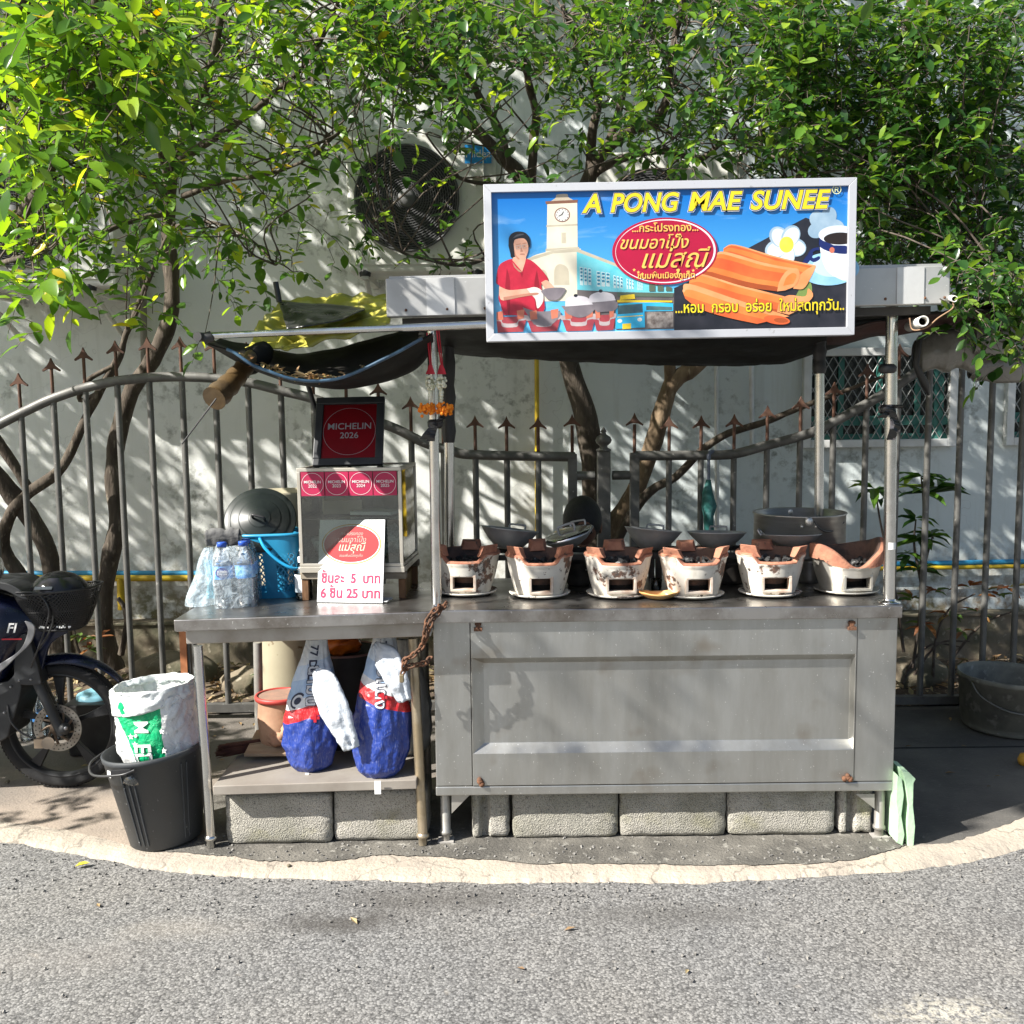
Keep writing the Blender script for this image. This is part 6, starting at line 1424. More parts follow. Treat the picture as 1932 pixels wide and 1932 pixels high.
def sackmat(name, z0, k):
    t = NT(name); v = t.coords(); s = t.n('SeparateXYZ', Vector=v)
    q = t.math('ADD', s.outputs[2], t.math('MULTIPLY', s.outputs[0], k)); q = t.math('ADD', q, t.math('MULTIPLY', t.noise(v, 9, 3), .012))
    cr = t.n('ValToRGB', Fac=q); cr.color_ramp.interpolation = 'CONSTANT'; e = cr.color_ramp.elements
    for i, (p, c) in enumerate(((0,(.018,.045,.25)),(z0,(.52,.02,.025)),(z0+.050,(.70,.71,.72)),(z0+.085,(.36,.50,.70)),(z0+.15,(.55,.64,.76)),(z0+.20,(.68,.70,.72)))):
        if i > 1: e.new(.99)
        e[i].position = p; e[i].color = lin(c)
    c = t.mix(t.ramp(t.noise(t.coords((60,60,6)), 6, 3), .55, .8), cr.outputs[0], t.mix(.25, cr.outputs[0], lin(.8)))
    t.base(c); t.b.inputs['Roughness'].default_value = .32
    cv_ = t.n('TexVoronoi', _feature='DISTANCE_TO_EDGE', Vector=t.n('VectorMath', _operation='ADD', i0=v, i1=t.n('VectorMath', _operation='SCALE', i0=t.n('TexNoise', Vector=v, Scale=12.0).outputs['Color'], Scale=.1).outputs[0]).outputs[0], Scale=22.0)
    t.bump(t.math('ADD', t.math('MULTIPLY', t.ramp(cv_.outputs[0], .0, .35), .8), t.math('MULTIPLY', t.noise(v, 30, 5, .6), .4)), .26, .012); return t.mat
WSACK = mat('white_woven_sack', (.56,.60,.65), .38, 0, (.46,.50,.55), 7, b=.8, bs=22); DKL = mat('dark_print', (.03,.035,.07), .5)
WOUT = mat('white_outline_print', (.7,.72,.76), .5)
def sz(px, py):
    d = ray_px(px, py); n_ = Ms.col[1].xyz; q = Ms @ Vector((0,.018,0)); return Vector((0,0,CAM_H)) + d*((q - Vector((0,0,CAM_H))).dot(n_)/d.dot(n_))
def flap(o, pts, wd, m, th=.004):
    q = smoothpath([P(*a) for a in pts], 9); n_ = len(q); vs = []
    for i, p in enumerate(q):
        d = (q[min(i+1,n_-1)] - q[max(i-1,0)]).normalized(); s = d.cross(Vector((0,1,0))).normalized(); w = float(np.interp(i/(n_-1), np.linspace(0,1,len(wd)), wd))
        for k in range(13): t_ = k/6 - 1; vs.append(p + s*w*t_*(1 + .06*nz(i*.5, 3, t_)) + Vector((0, -.010*math.cos(t_*1.4) + .010*nz(i*.22, t_*2.2) + .005*nz(i*.5, t_*7), 0)))
    b = MB(); b.add(vs, [(13*i+k, 13*i+k+1, 13*i+k+14, 13*i+k+13) for i in range(n_-1) for k in range(12)], 0, True); return b.build('sack_mouth', m, o, True, solid=th)
def wraptext(s, size, m, parent, f, u0, z0_, h, name='lettering', off=.001, out=.002):
    # letters run down the sack and follow its skin
    def bend(p):
        w = max(.01, min(.99, (z0_ - p.x)/h)); r0 = f(u0, w); r1 = f(u0 + .01, w); l = max(1e-4, (r1 - r0).length); q = f(u0 + .01*p.y/l, w)
        c = Vector((q.x, q.y, 0)); c = f(u0, w); n_ = Vector((math.cos(2*math.pi*u0), math.sin(2*math.pi*u0), 0)); return q + n_*(out + p.z)
    return text(s, size, m, parent, Matrix.Identity(4), off=off, ext=.0003, bend=bend, name=name, spacing=1.05)
pa = sz(577, 1466) + Vector((0,.085,0))
s1, f1 = uv_sack('charcoal_sack', 'left printed blue sack, its white mouth flopped down to the right', pa, .50, .098, (.030,.055), sackmat('blue_white_print_sack', .215, -.30), 1, group='printed sacks under the table')
wraptext('นํ้ามัน', .062, DKL, s1, f1, .76, .335, .5, off=.0035); wraptext('นํ้ามัน', .062, WOUT, s1, f1, .76, .335, .5, off=.0012, out=.003)
wraptext('77 DEL', .040, DKL, s1, f1, .745, .42, .5, off=.001)
b = MB()
for k in range(2): b.box(f1(.79, .44) + Vector((0,-.004-.001*k,0)), ((.034,.003,.011),(.011,.003,.034))[k])
b.build('red_cross', REDP, s1)
b = MB()
for k, (rx, rz, m0) in enumerate(((.040,.030,0),(.031,.022,1),(.020,.013,0))):
    c0 = f1(.665, .56); b.poly([c0 + Vector((rx*math.cos(a)*.7, -.004-.0016*k - .0, rz*math.sin(a) + rx*math.cos(a)*.3)) for a in np.linspace(0, 6.283, 24, endpoint=False)], m0)
b.build('shell_emblem', [DKL, WOUT], s1)
flap(s1, [(596,1262,3.585),(612,1290,3.555),(632,1340,3.535),(652,1385,3.53),(664,1412,3.535)], [.012,.052,.056,.040,.031], WSACK)
b = MB(); b.box((0,-.062,-.008),(.014,.003,.03)); b.build('white_tie', WHITE, s1)
pb_ = sz(712, 1478) + Vector((0,.085,0))
s2, f2 = uv_sack('charcoal_sack', 'right printed blue sack with a white tab hanging over the shelf edge', pb_, .52, .100, (.02,.06), sackmat('blue_white_print_sack_b', .285, .34), 4, group='printed sacks under the table')
wraptext('บัวแดง', .062, DKL, s2, f2, .755, .36, .52, off=.0035); wraptext('บัวแดง', .062, WOUT, s2, f2, .755, .36, .52, off=.0012, out=.003)
wraptext('27703191', .042, DKL, s2, f2, .745, .445, .52, off=.0012)
b = MB()
for k in range(2): b.box(f2(.77, .60) + Vector((0,-.004-.001*k,0)), ((.034,.003,.011),(.011,.003,.034))[k])
b.build('red_cross', REDP, s2)
flap(s2, [(706,1214,3.60),(728,1240,3.56),(748,1280,3.54),(764,1322,3.545)], [.010,.050,.044,.026], WSACK)
b = MB(); b.box((0,-.080,-.018),(.024,.003,.05)); b.build('white_tab', WHITE, s2)
s3, f3 = uv_sack('charcoal_sack', 'plain off white sack half hidden behind the right printed sack and the table leg', sz(768, 1440) + Vector((0,.12,0)), .46, .085, (-.01,.02), mat('off_white_sack', (.60,.59,.55), .5, 0, (.5,.48,.43), 8, b=.5, bs=18), 9)
b = MB()
for k in range(4): b.box(f3(.72, .48-.05*k) + Vector((.005,-.003,0)), (.05,.002,.006))
b.build('printed_lines', DKL, s3)
# clay pot, bricks, broom, dark pot, orange bag
TERRA = mat('pale_terracotta', (.45,.27,.17), .85, 0, (.34,.19,.12), 10, b=.2, bs=30)
p = sz(528, 1420); p.y = 3.93; p.z = ZS + .004
o = thing('clay_pot', 'terracotta pot with a red rimmed flat lid on the table shelf behind the left sack', 'clay pot', p); zt_ = P(528,1312,3.93).z - p.z
b = MB(); b.lathe([(.001,.0),(.065,.0),(.085,.05),(.092,zt_*.6),(.088,zt_-.03),(.09,zt_-.012)], 36); b.build('pot_body', TERRA, o)
b = MB(); b.lathe([(.09,zt_-.014),(.099,zt_-.012),(.101,zt_),(.098,zt_+.007),(.09,zt_+.007),(.088,zt_+.001)], 36); b.build('lid_rim', mat('red_enamel_rim', (.42,.05,.04), .5), o)
b = MB(); b.lathe([(.0885,zt_+.002),(.001,zt_+.004)], 36); b.build('lid_top', mat('dusty_pink_lid', (.36,.20,.14), .8, 0, (.25,.16,.12), 14), o)
def lump(name, label, cat, c, rx, ry, rz, m, sd):
    o = thing(name, label, cat, c); b = MB()
    b.grid(lambda u, w: (lambda d: Vector((d[0]*rx, d[1]*ry, d[2]*rz))*(1 + .3*nz(d[0]*1.8+sd, d[1]*1.8, d[2]*1.8)))((math.copysign(abs(math.sin(math.pi*w)*math.cos(6.2832*u))**.7, math.cos(6.2832*u)), math.copysign(abs(math.sin(math.pi*w)*math.sin(6.2832*u))**.7, math.sin(6.2832*u)), -math.cos(math.pi*w))), 28, 16)
    b.build('lump', m, o, weld=True); return o
for px, py, Y, r, lb, sd in ((560,1375,3.80,.06,'tan broken clay lump on the shelf against the left sack',2),(530,1392,3.86,.05,'small pale clay shard below the terracotta pot',6),(580,1400,3.74,.04,'little sandy stone tucked beside the left sack',11)):
    p = P(px, py, Y); o = lump('clay_lump', lb, 'clay lump', (p.x, Y, max(ZS + r*.5, p.z)), r, r*.8, r*.62, TERRA, sd)
p = P(520, 1418, 3.78); o = thing('board', 'leaning pale board under clay lumps on the table shelf', 'board', (p.x, 3.85, ZS+.01))
b = MB(); b.box((0,.05,.028),(.26,.2,.012), Matrix.Rotation(R(10), 4, 'X')); b.build('plank', mat('pale_plank', (.40,.30,.20), .8, 0, (.28,.2,.13), 10, stretch=(.3,1,1)), o, bev=.002)
p0, p1 = sz(418, 1428) + Vector((0,.0,.026)), sz(560, 1415) + Vector((0,.02,.045))
o = thing('broom', 'bundle of dark red brown broom twigs lying on the table shelf', 'broom', p0)
b = MB(); dv = p1 - p0
for i in range(170):
    a, r = rng.uniform(0, 6.28), math.sqrt(rng.random()); e0, e1 = .034, .012
    y0_ = Vector((0, r*e0*1.3*math.cos(a), r*e0*.75*math.sin(a))); y1_ = Vector((0, r*e1*math.cos(a), r*e1*math.sin(a)))
    b.tube([p0 + dv*rng.uniform(-.06,.10) + y0_, p0 + dv*.6 + y0_*.6 + y1_*.4, p1 + y1_], .0015, 4, cap=False)
b.build('bristles', mat('red_brown_bristle', (.12,.045,.03), .85, 0, (.07,.028,.02), 30), o, True)
b = MB(); q = p0 + dv*.66; b.lathe([(.024,-.012),(.026,0),(.024,.012)], 16, 0, Matrix.Translation(q) @ dv.to_track_quat('Z','Y').to_matrix().to_4x4()); b.tube(smoothpath([q + Vector((0,-.02,.01)), q + Vector((.01,-.03,.045)), q + Vector((.035,-.035,.02)), q + Vector((.04,-.04,-.03))], 4), .002, 5); b.build('binding', mat('crimson_cord', (.25,.03,.05), .7), o, True)
p = P(655, 1300, 4.0); o = thing('cooking_pot', 'big blackened pot in the dark between the two printed sacks', 'pot', (p.x, 4.0, ZS+.002)); zt_ = P(655,1226,4.0).z - ZS
b = MB(); b.lathe([(.001,0),(.10,0),(.125,.03),(.135,zt_-.01),(.142,zt_),(.132,zt_),(.12,.04),(.001,.01)], 36); b.build('vessel', mat('black_iron', (.012,.011,.011), .6), o)
b = MB(); b.lathe([(.136,zt_-.008),(.144,zt_+.002),(.138,zt_+.006),(.131,zt_+.001)], 36); b.build('rim', mat('dull_pink_rim', (.22,.11,.09), .7), o)
o = thing('plastic_bag', 'bright orange plastic bag on the blackened pot just under the table top', 'plastic bag', (p.x - .02, 3.97, ZS + zt_ + .035)); b = MB()
b.grid(lambda u, w: (lambda d: Vector((d[0]*.085, d[1]*.06, d[2]*.045))*(1 + .35*nz(d[0]*3, d[1]*3, d[2]*3)))((math.sin(math.pi*w)*math.cos(6.2832*u), math.sin(math.pi*w)*math.sin(6.2832*u), -math.cos(math.pi*w))), 28, 18); b.build('bag', mat('orange_film', (.70,.17,.01), .35, 0, (.5,.10,.01), 14, b=.5, bs=30), o, weld=True)
p = P(352, 1245, 4.3); o = thing('plank', 'narrow upright orange brown plank behind the left table leg', 'plank', (p.x, 4.3, 0)); zt_ = P(352,1180,4.3).z
b = MB(); b.box((-.008,0,zt_/2),(.03,.03,zt_)); b.build('board', mat('orange_wood', (.42,.16,.06), .6, 0, (.3,.11,.045), 10), o); b = MB(); b.box((.014,.004,zt_/2),(.012,.028,zt_)); b.build('dark_edge', BLACKP, o)

# ================================================================ RUBBISH BIN WITH SACK
g = G(311, 1588); BT_ = -.045
bn = thing('bin', 'black plastic bin with a wire handle, leaning a little, holding a green and white sack', 'bin', (g.x, g.y+.03, .002), (0, R(-5.5), 0)); bn.scale = (1.08, 1.08, 1.08)
BINM = mat('scuffed_black_bin', (.030,.034,.038), .5, 0, (.05,.055,.06), 6, .4, .7, (.28,.29,.30), 70, .69, .73, b=.06, bs=50)
hb = .345
b = MB(); b.lathe([(.001,.006),(.118,.004),(.126,.012),(.172,hb-.02),(.176,hb-.018),(.178,hb),(.172,hb+.002),(.168,hb-.01),(.122,.016),(.001,.016)], 64); b.build('bin_body', BINM, bn)
b = MB()
for a in (-112, -104, -97, -40, -33):
    ca = Vector((math.cos(R(a)), math.sin(R(a)), 0)); b.tube([ca*.1285 + Vector((0,0,.03)), ca*.1700 + Vector((0,0,hb-.04))], .0035, 6)
b.build('ribs', BINM, bn)
b = MB(); b.tube(smoothpath([(-.178,.02,hb-.004),(-.205,-.06,hb-.02),(-.16,-.15,hb-.035),(-.05,-.195,hb-.03),(.0,-.19,hb-.02)], 6), .0045, 8); b.box((-.03,-.186,hb-.022),(.07,.012,.012), Matrix.Rotation(R(-6),4,'Z')); b.build('handle', BLACKP, bn)
b = MB(); b.box((0,0,0),(.026,.002,.022), Matrix.Translation((-.115,-.128,hb-.045)) @ Matrix.Rotation(R(-42),4,'Z') @ Matrix.Rotation(R(-8),4,'X')); b.build('sticker', WHITE, bn)
t = NT('green_printed_sack'); v = t.coords(); s = t.n('SeparateXYZ', Vector=v); nn = t.noise(v, 8, 4)
x_ = t.math('ADD', s.outputs[0], t.math('MULTIPLY', nn, .02)); 
edge_l = t.math('GREATER_THAN', x_, t.n('MapRange', Value=s.outputs[2], i1=.28, i2=.56, i3=-.01, i4=-.12).outputs[0]); edge_r = t.math('LESS_THAN', x_, .070); fr_ = t.math('LESS_THAN', s.outputs[1], .03)
gm = t.math('MULTIPLY', t.math('MULTIPLY', edge_l, edge_r), fr_)
c = t.mix(gm, t.mix(t.ramp(t.noise(v, 40, 4), .62, .68), lin((.74,.75,.74)), lin((.5,.53,.53))), lin((.0,.40,.15)))
t.base(c); t.b.inputs['Roughness'].default_value = .38; t.bump(t.noise(v, 14, 6, .65, .8), .7, .03); GS = t.mat
sk_ = thing('garbage_sack', 'white and green printed sack with a rolled down mouth standing in the black bin', 'sack', (g.x + .012, g.y+.03, .02), (0, R(-4), 0)); sk_.scale = (1.08, 1.08, 1.04)
def gsf(u, w):
    a = 2*math.pi*u; k = float(np.interp(w, [0,.3,.5,.62,.8,1], [.58,.72,.90,1.08,1.03,1.04]))
    r = .128*k*(1 + (.10*nz(math.cos(a)*1.6+3, math.sin(a)*1.6, w*4) - .09*abs(nz(math.cos(a)*3, math.sin(a)*3, w*9)) - .05*abs(nz(math.cos(a)*7, math.sin(a)*7, w*18)) + .04)*min(1, w*2))
    return Vector((r*math.cos(a)*1.05, r*math.sin(a)*.88, .555*w + .012*math.sin(a)*w))
b = MB(); b.grid(gsf, 110, 80); b.build('sack_body', GS, sk_, weld=True)
def cuff(u, w):
    a = 2*math.pi*u; s = 1 + .05*nz(math.cos(a)*4+8, math.sin(a)*4, w*3); z = .555 + .045*math.sin(min(1,w*1.6)*1.7) - .105*max(0,w-.2)*(1 + .35*math.cos(a+2.6)); r = .128 + .013*min(1,w*3) + .004*math.sin(a*5+w*3) - .012*abs(nz(math.cos(a)*4, math.sin(a)*4, w*2)) - .008*abs(nz(a*5, w*6, 4))
    return Vector((r*s*math.cos(a)*1.04, r*s*math.sin(a)*.9, z + .006*nz(a*3, w*4)))
b = MB(); b.grid(cuff, 120, 24); b.build('cuff', mat('white_sack_cuff', (.74,.76,.75), .4, 0, (.6,.65,.64), 9, .4, .7, (.36,.38,.46), 50, .66, .7, b=.6, bs=24), sk_, solid=.003)
def gtext(s, size, u0, z0_, up=False):
    def bend(p):
        w = (z0_ - p.x)/.555; q = gsf(u0 + p.y*1.35, w); return q + Vector((0,-.004 - p.z,0))
    return text(s, size, WHITE, sk_, Matrix.Identity(4), off=.0015, ext=.0004, bend=bend, name='lettering')
gtext('M.', .06, .735, .455); gtext('ED', .066, .735, .36)
b = MB()
for (u, w) in ((.815,.79),(.815,.66),(.815,.53),(.69,.77),(.71,.72)):
    c_ = gsf(u, w); b.poly([c_ + Vector((q[0], -.005 + (q[0])*-.25, -q[1])) for q in star(0,0,.013)])
b.build('stars', WHITE, sk_)
o = thing('bottle', 'clear bottle with a blue cap lying in the bin before the sack', 'bottle', (g.x - .055, g.y - .085, hb - .012), (R(-50), R(8), 0)); b = MB(); b.lathe([(.001,-.08),(.03,-.075),(.032,0),(.016,.025),(.014,.036)], 20); b.build('bottle_body', BOT, o); b = MB(); b.lathe([(.001,.05),(.019,.049),(.0195,.03),(.001,.03)], 18); b.build('cap', mat('bright_blue_cap', (.05,.17,.62), .4), o)

# ================================================================ MOTORBIKE (front half in view)
Wc = P(118, 1362, G(118,1483).y); Wc.z = .283
mb = thing('motorbike', 'dark blue motorbike with front disc brake and wire basket, cut by the left edge', 'motorbike', (Wc.x - .6, Wc.y, 0))
RUB = mat('tyre_rubber', (.010,.010,.011), .85, 0, (.02,.02,.02), 12, b=.2, bs=60); RIMM = mat('dark_alloy', (.022,.023,.025), .42, .3); NAVYP = mat('dark_blue_paint', (.006,.009,.028), .2, 0, (.004,.006,.02), 4, spec=.4); DGREY = mat('dark_grey_plastic', (.022,.024,.027), .45); SILV = mat('silver_trim', (.30,.30,.31), .35, .6)
Tw = Matrix.Translation(Wc) @ Matrix.Rotation(R(90), 4, 'X')
wheel = thing('wheel', None, None, (0,0,0)); wheel.parent = mb; wheel.matrix_parent_inverse = wm(mb).inverted()
b = MB(); b.lathe([(.232,-.024),(.245,-.033),(.262,-.036),(.274,-.028),(.281,-.010),(.282,0),(.281,.010),(.274,.028),(.262,.036),(.245,.033),(.232,.024)], 96, 0, Tw)
for i in range(96):
    a = 2*math.pi*i/96
    for s_ in (-1, 1): b.box((0,0,0), (.0035,.016,.017), Tw @ Matrix.Rotation(a + s_*.02, 4, 'Z') @ Matrix.Translation((.2775,0,s_*.018)) @ Matrix.Rotation(s_*.6, 4, 'X'))
b.build('tyre', RUB, wheel, True)
b = MB(); b.lathe([(.236,-.026),(.228,-.028),(.222,-.018),(.218,-.008),(.218,.008),(.222,.018),(.228,.028),(.236,.026)], 72, 0, Tw)
for i in range(5):
    a = 2*math.pi*i/5 + .32
    b.prism([Tw @ Vector((r*math.cos(a+d), r*math.sin(a+d), -.010)) for r, d in ((.04,-.30),(.12,-.085),(.219,-.115),(.219,.115),(.12,.085),(.04,.30))], Tw.to_3x3() @ Vector((0,0,.02)))
b.lathe([(.045,-.03),(.05,-.01),(.05,.03),(.03,.04),(.001,.04)], 32, 0, Tw); b.build('rim', RIMM, wheel, True, bev=.002)
DISC = mat('brake_disc_steel', (.34,.32,.29), .35, .8, (.24,.21,.18), 14)
b = MB(); n_ = 72; rr_ = [.072,.105]
vs = [Tw @ Vector((r*math.cos(2*math.pi*i/n_), r*math.sin(2*math.pi*i/n_), z)) for z in (.046,.050) for r in rr_ for i in range(n_)]
b.add(vs, [(n_*2+i, n_*2+(i+1)%n_, n_*3+(i+1)%n_, n_*3+i) for i in range(n_)] + [(i, (i+1)%n_, n_+(i+1)%n_, n_+i) for i in range(n_)] + [(n_+i, n_+(i+1)%n_, 3*n_+(i+1)%n_, 3*n_+i) for i in range(n_)] + [(i, (i+1)%n_, 2*n_+(i+1)%n_, 2*n_+i) for i in range(n_)])
b.build('brake_disc', DISC, wheel, True)
b = MB()
for i in range(30):
    for r, o_ in ((.080,0),(.096,.1)): a = 2*math.pi*i/30 + o_; b.lathe([(.001,.0503),(.0032,.0503)], 8, 0, Tw @ Matrix.Translation((r*math.cos(a), r*math.sin(a), .0002)))
b.build('disc_holes', SOOT, wheel, True)
b = MB()
for i in range(9):
    a = 2*math.pi*i/9; b.tube([Tw @ Vector((r*math.cos(a+q), r*math.sin(a+q), .047)) for r, q in ((.030,0),(.045,.25),(.060,.42),(.074,.5))], .006, 6)
b.lathe([(.034,.044),(.034,.052),(.012,.053),(.001,.053)], 24, 0, Tw); b.build('disc_carrier', mat('brown_metal', (.20,.15,.11), .5, .6), wheel, True)
Yk = Wc.y
def side(pts, d, y0=0): return [P(x, y, Yk - .08 + y0) for x, y in pts], Vector((0, d, 0))
def slab(name, pts, y0, d, m, parent=mb, bev=.006, n=4):
    q = [(p.x, p.y) for p in smoothpath([(x, y, 0) for x, y in pts + pts[:1]], n)][:-1]
    b = MB(); b.prism([P(x, y, Yk + y0) for x, y in q], (0, d, 0)); return b.build(name, m, parent, True, bev=bev)
b = MB(); b.tube([P(48,1240,Yk-.075), P(112,1372,Yk-.075)], .018, 14); b.tube([P(70,1285,Yk-.075), P(118,1386,Yk-.075)], .0225, 14); b.sphere(P(122,1375,Yk-.085), .026, 14, 8)
b.build('fork', DGREY, mb, True); b = MB(); b.sphere(P(124,1374,Yk-.112), .009, 10, 6); b.build('axle_nut', SILV, mb, True)
b = MB(); b.tube([P(60,1240,Yk+.07), P(118,1372,Yk+.07)], .018, 12); b.build('fork', DGREY, mb, True)
slab('fork_cover', [(30,1205),(52,1200),(76,1280),(72,1292),(40,1292),(26,1280)], -.105, .07, DGREY)
b = MB(); b.box(P(80,1400,Yk-.09), (.05,.05,.04)); b.tube([P(90,1402,Yk-.125), P(90,1402,Yk-.08)], .026, 16); b.tube([P(77,1386,Yk-.11), P(77,1386,Yk-.08)], .011, 12); b.build('brake_caliper', mat('tan_caliper', (.42,.33,.24), .5, .4), mb, True)
b = MB(); b.tube(smoothpath([P(14,1330,Yk-.1), P(20,1360,Yk-.11), P(40,1382,Yk-.11), P(70,1396,Yk-.1)], 5), .0045, 8); b.build('brake_hose', BLACKP, mb, True)
# front fender: curved shell over the wheel
def fend(u, w):
    a = lerp(R(150), R(33), u); r = lerp(.30, .325, u**2) + .004; wd = lerp(.055,.022, max(0,u-.5)*2) if u > .5 else .055
    s = (w-.5)*2; return Wc + Vector((r*math.cos(a) + .0, s*wd, r*math.sin(a) - .035*s*s*(1 if u < .8 else .5) + .02*u))
b = MB(); b.grid(fend, 40, 10); b.build('front_fender', NAVYP, mb, True, solid=.004)
slab('fender_side', [(10,1196),(90,1182),(130,1190),(95,1215),(80,1262),(70,1285),(30,1270)], -.075, .02, NAVYP)
# body: leg shield, headlamp cowl, trims
def cowl(u, w):
    px = lerp(-150, 92, u); top = float(np.interp(px, [-150,0,40,70,92], [1090,1116,1128,1150,1180])); bot = float(np.interp(px, [-150,0,40,70,92], [1330,1300,1240,1205,1192]))
    a = math.pi*w; py = lerp(top, bot, (1-math.cos(a))/2); wd = float(np.interp(px, [-150,0,92], [.15,.15,.05])); return P(px, py, Yk - wd*math.sin(a))
b = MB(); b.grid(cowl, 24, 18); b.grid(lambda u, w: (lambda p: Vector((p.x, 2*Yk - p.y, p.z)))(cowl(u, w)), 24, 18); b.build('body_cowl', NAVYP, mb, True, weld=True)
slab('silver_trim', [(-60,1285),(0,1252),(38,1225),(52,1190),(46,1172),(65,1182),(58,1212),(30,1240),(0,1268),(-60,1310)], -.155, .01, SILV, n=5)
slab('upper_visor', [(-60,1100),(0,1098),(30,1108),(52,1128),(40,1130),(0,1112),(-60,1112)], -.12, .24, DGREY)
ft = text('FI', .058, WHITE, mb, Matrix.Translation(P(20,1186,Yk-.152)) @ Matrix.Rotation(R(90), 4, 'X'), shear=.3, off=.001, world=True, name='lettering')
slab('leg_shield', [(-120,1290),(0,1290),(30,1270),(40,1300),(20,1370),(0,1400),(-120,1430)], -.10, .2, DGREY)
b = MB(); q = [P(-10,1075,Yk-.2)]; b.sphere(P(-8,1072,Yk-.22), .05, 18, 10, sc=(.5,1,1.1)); b.build('mirror', mat('mirror_grey', (.4,.4,.4), .15, .9), mb, True)
b = MB(); b.tube(smoothpath([P(-60,1120,Yk-.05), P(-30,1100,Yk-.15), P(-12,1085,Yk-.21)], 4), .007, 8); b.build('mirror_stem', BLACKP, mb, True)
for k_, pts in enumerate(([(52,1128),(86,1140),(100,1165),(92,1195),(66,1235)], [(30,1118),(70,1120),(92,1150),(84,1190),(58,1260)])):
    b = MB(); b.tube(smoothpath([P(x, y, Yk - .10 - .02*k_) for x, y in pts], 5), .004, 8); b.build('control_cable', BLACKP, mb, True)
for x, y in ((52,1206),(58,1282),(36,1284),(20,1296),(8,1345)):
    b = MB(); b.sphere(P(x, y, Yk - .107), .0055, 10, 6); b.build('bolt', SILV, mb, True)
b = MB(); b.box(P(22,1206,Yk-.151), (.085,.002,.006), None); b.build('red_stripe', REDP, mb, True)
# rear half outside the picture, kept simple but whole
b = MB(); b.lathe([(.225,-.045),(.262,-.045),(.281,0),(.262,.045),(.225,.045)], 56, 0, Matrix.Translation((-1.24,0,0)) @ Tw); b.build('rear_tyre', RUB, mb, True)
b = MB(); b.lathe([(.226,-.03),(.20,-.02),(.04,-.03),(.04,.03),(.20,.02),(.226,.03)], 40, 0, Matrix.Translation((-1.24,0,0)) @ Tw); b.build('rear_rim', RIMM, mb, True)
b = MB(); x = Wc.x; b.prism([(x-.35,Yk-.09,.42),(x-.75,Yk-.09,.36),(x-1.25,Yk-.09,.45),(x-1.6,Yk-.09,.72),(x-1.5,Yk-.09,.78),(x-.75,Yk-.09,.70),(x-.5,Yk-.09,.62)], (0,.18,0)); b.build('rear_body', NAVYP, mb, True, bev=.03)
b = MB(); b.prism([(x-.70,Yk-.11,.70),(x-1.5,Yk-.11,.78),(x-1.48,Yk-.11,.84),(x-1.1,Yk-.11,.80),(x-.72,Yk-.11,.76)], (0,.22,0)); b.build('seat', BLACKP, mb, True, bev=.02)
b = MB(); b.tube([(x-.9,Yk+.02,.32),(x-.95,Yk+.15,.005)], .012, 8); b.build('kickstand', BLACKP, mb, True)
# basket: wire mesh tub
bc = [P(34,1118,Yk), P(186,1106,Yk)]
def bsk(u, w):     # u round, w up
    a = 2*math.pi*u; ca, sa = math.cos(a), math.sin(a); e = .6
    bx = lerp(P(118,1180,Yk).x, P(111,1110,Yk).x, w); hw = lerp(.090,.172, w**.75); hd = lerp(.085,.125,w)
    X = math.copysign(abs(ca)**e, ca); Yy = math.copysign(abs(sa)**e, sa)
    zb_ = P(110,1182,Yk).z; zt_ = P(110,1110,Yk).z; return Vector((bx + X*hw, Yk + Yy*hd, lerp(zb_, zt_, w) + .014*X*w))
b = MB(); N_ = 84
for sg_ in (1,-1):
    for i in range(N_): b.tube([bsk((i + sg_*k*1.1)/N_, k/9) for k in range(10)], .0021, 4, cap=False)
for w_ in (0,.5,1): b.tube([bsk(u, w_) for u in np.linspace(0, 1, 60, endpoint=False)], .0045 if w_ != .5 else .002, 6, closed=True)
c0 = Vector((P(118,1180,Yk).x, Yk, P(110,1182,Yk).z)); 
for i in range(-6, 7): b.tube([bsk(0.25+.25*i/7 if 0 else (.25 + i*.03), 0), bsk(.75 - i*.03, 0)], .0016, 4, cap=False)
b.build('basket', mat('black_wire', (.012,.012,.013), .5), mb, True)
b = MB()
for k in range(16):
    if k in (6, 12, 13): continue
    q = bsk(.69 + k*.010, .10) + Vector((0,-.003,0)); b.box(q + Vector((0,0,rng.uniform(-.003,.003))), (.006,.0015,rng.uniform(.005,.011)))
b.build('basket_lettering', WHITE, mb, True)
b = MB(); b.tube([bsk(.5,.35) , P(60,1170,Yk), P(20,1150,Yk)], .010, 8); b.tube([bsk(.55,.0), P(80,1200,Yk-.03)], .008, 8); b.build('basket_bracket', BLACKP, mb, True)
hc = P(114, 1132, Yk); hl = thing('helmet', 'glossy black open helmet lying in the motorbike basket', 'helmet', hc)
b = MB(); b.grid(lambda u, w: (lambda a, e: Vector((.138*math.cos(a)*math.cos(e), .112*math.sin(a)*math.cos(e), .128*math.sin(e))))(2*math.pi*u, lerp(-.75, math.pi/2, w)), 40, 18); b.build('shell', mat('gloss_black_shell', (.006,.006,.008), .22, spec=.3), hl, weld=True)
b = MB(); b.grid(lambda u, w: (lambda a, e: Vector((.143*math.cos(a)*math.cos(e), .117*math.sin(a)*math.cos(e), .133*math.sin(e))))(lerp(-2.2,-.3,u), lerp(.28,.95,w)), 24, 8); b.build('visor', mat('smoked_visor', (.03,.03,.035), .1, spec=.4), hl)
b = MB(); b.box((0,0,0), (.075,.014,.003), Matrix.Translation((-.02,-.108,.072)) @ Matrix.Rotation(R(56), 4, 'X')); b.build('badge', mat('grey_badge', (.35,.36,.38), .4), hl, bev=.001)
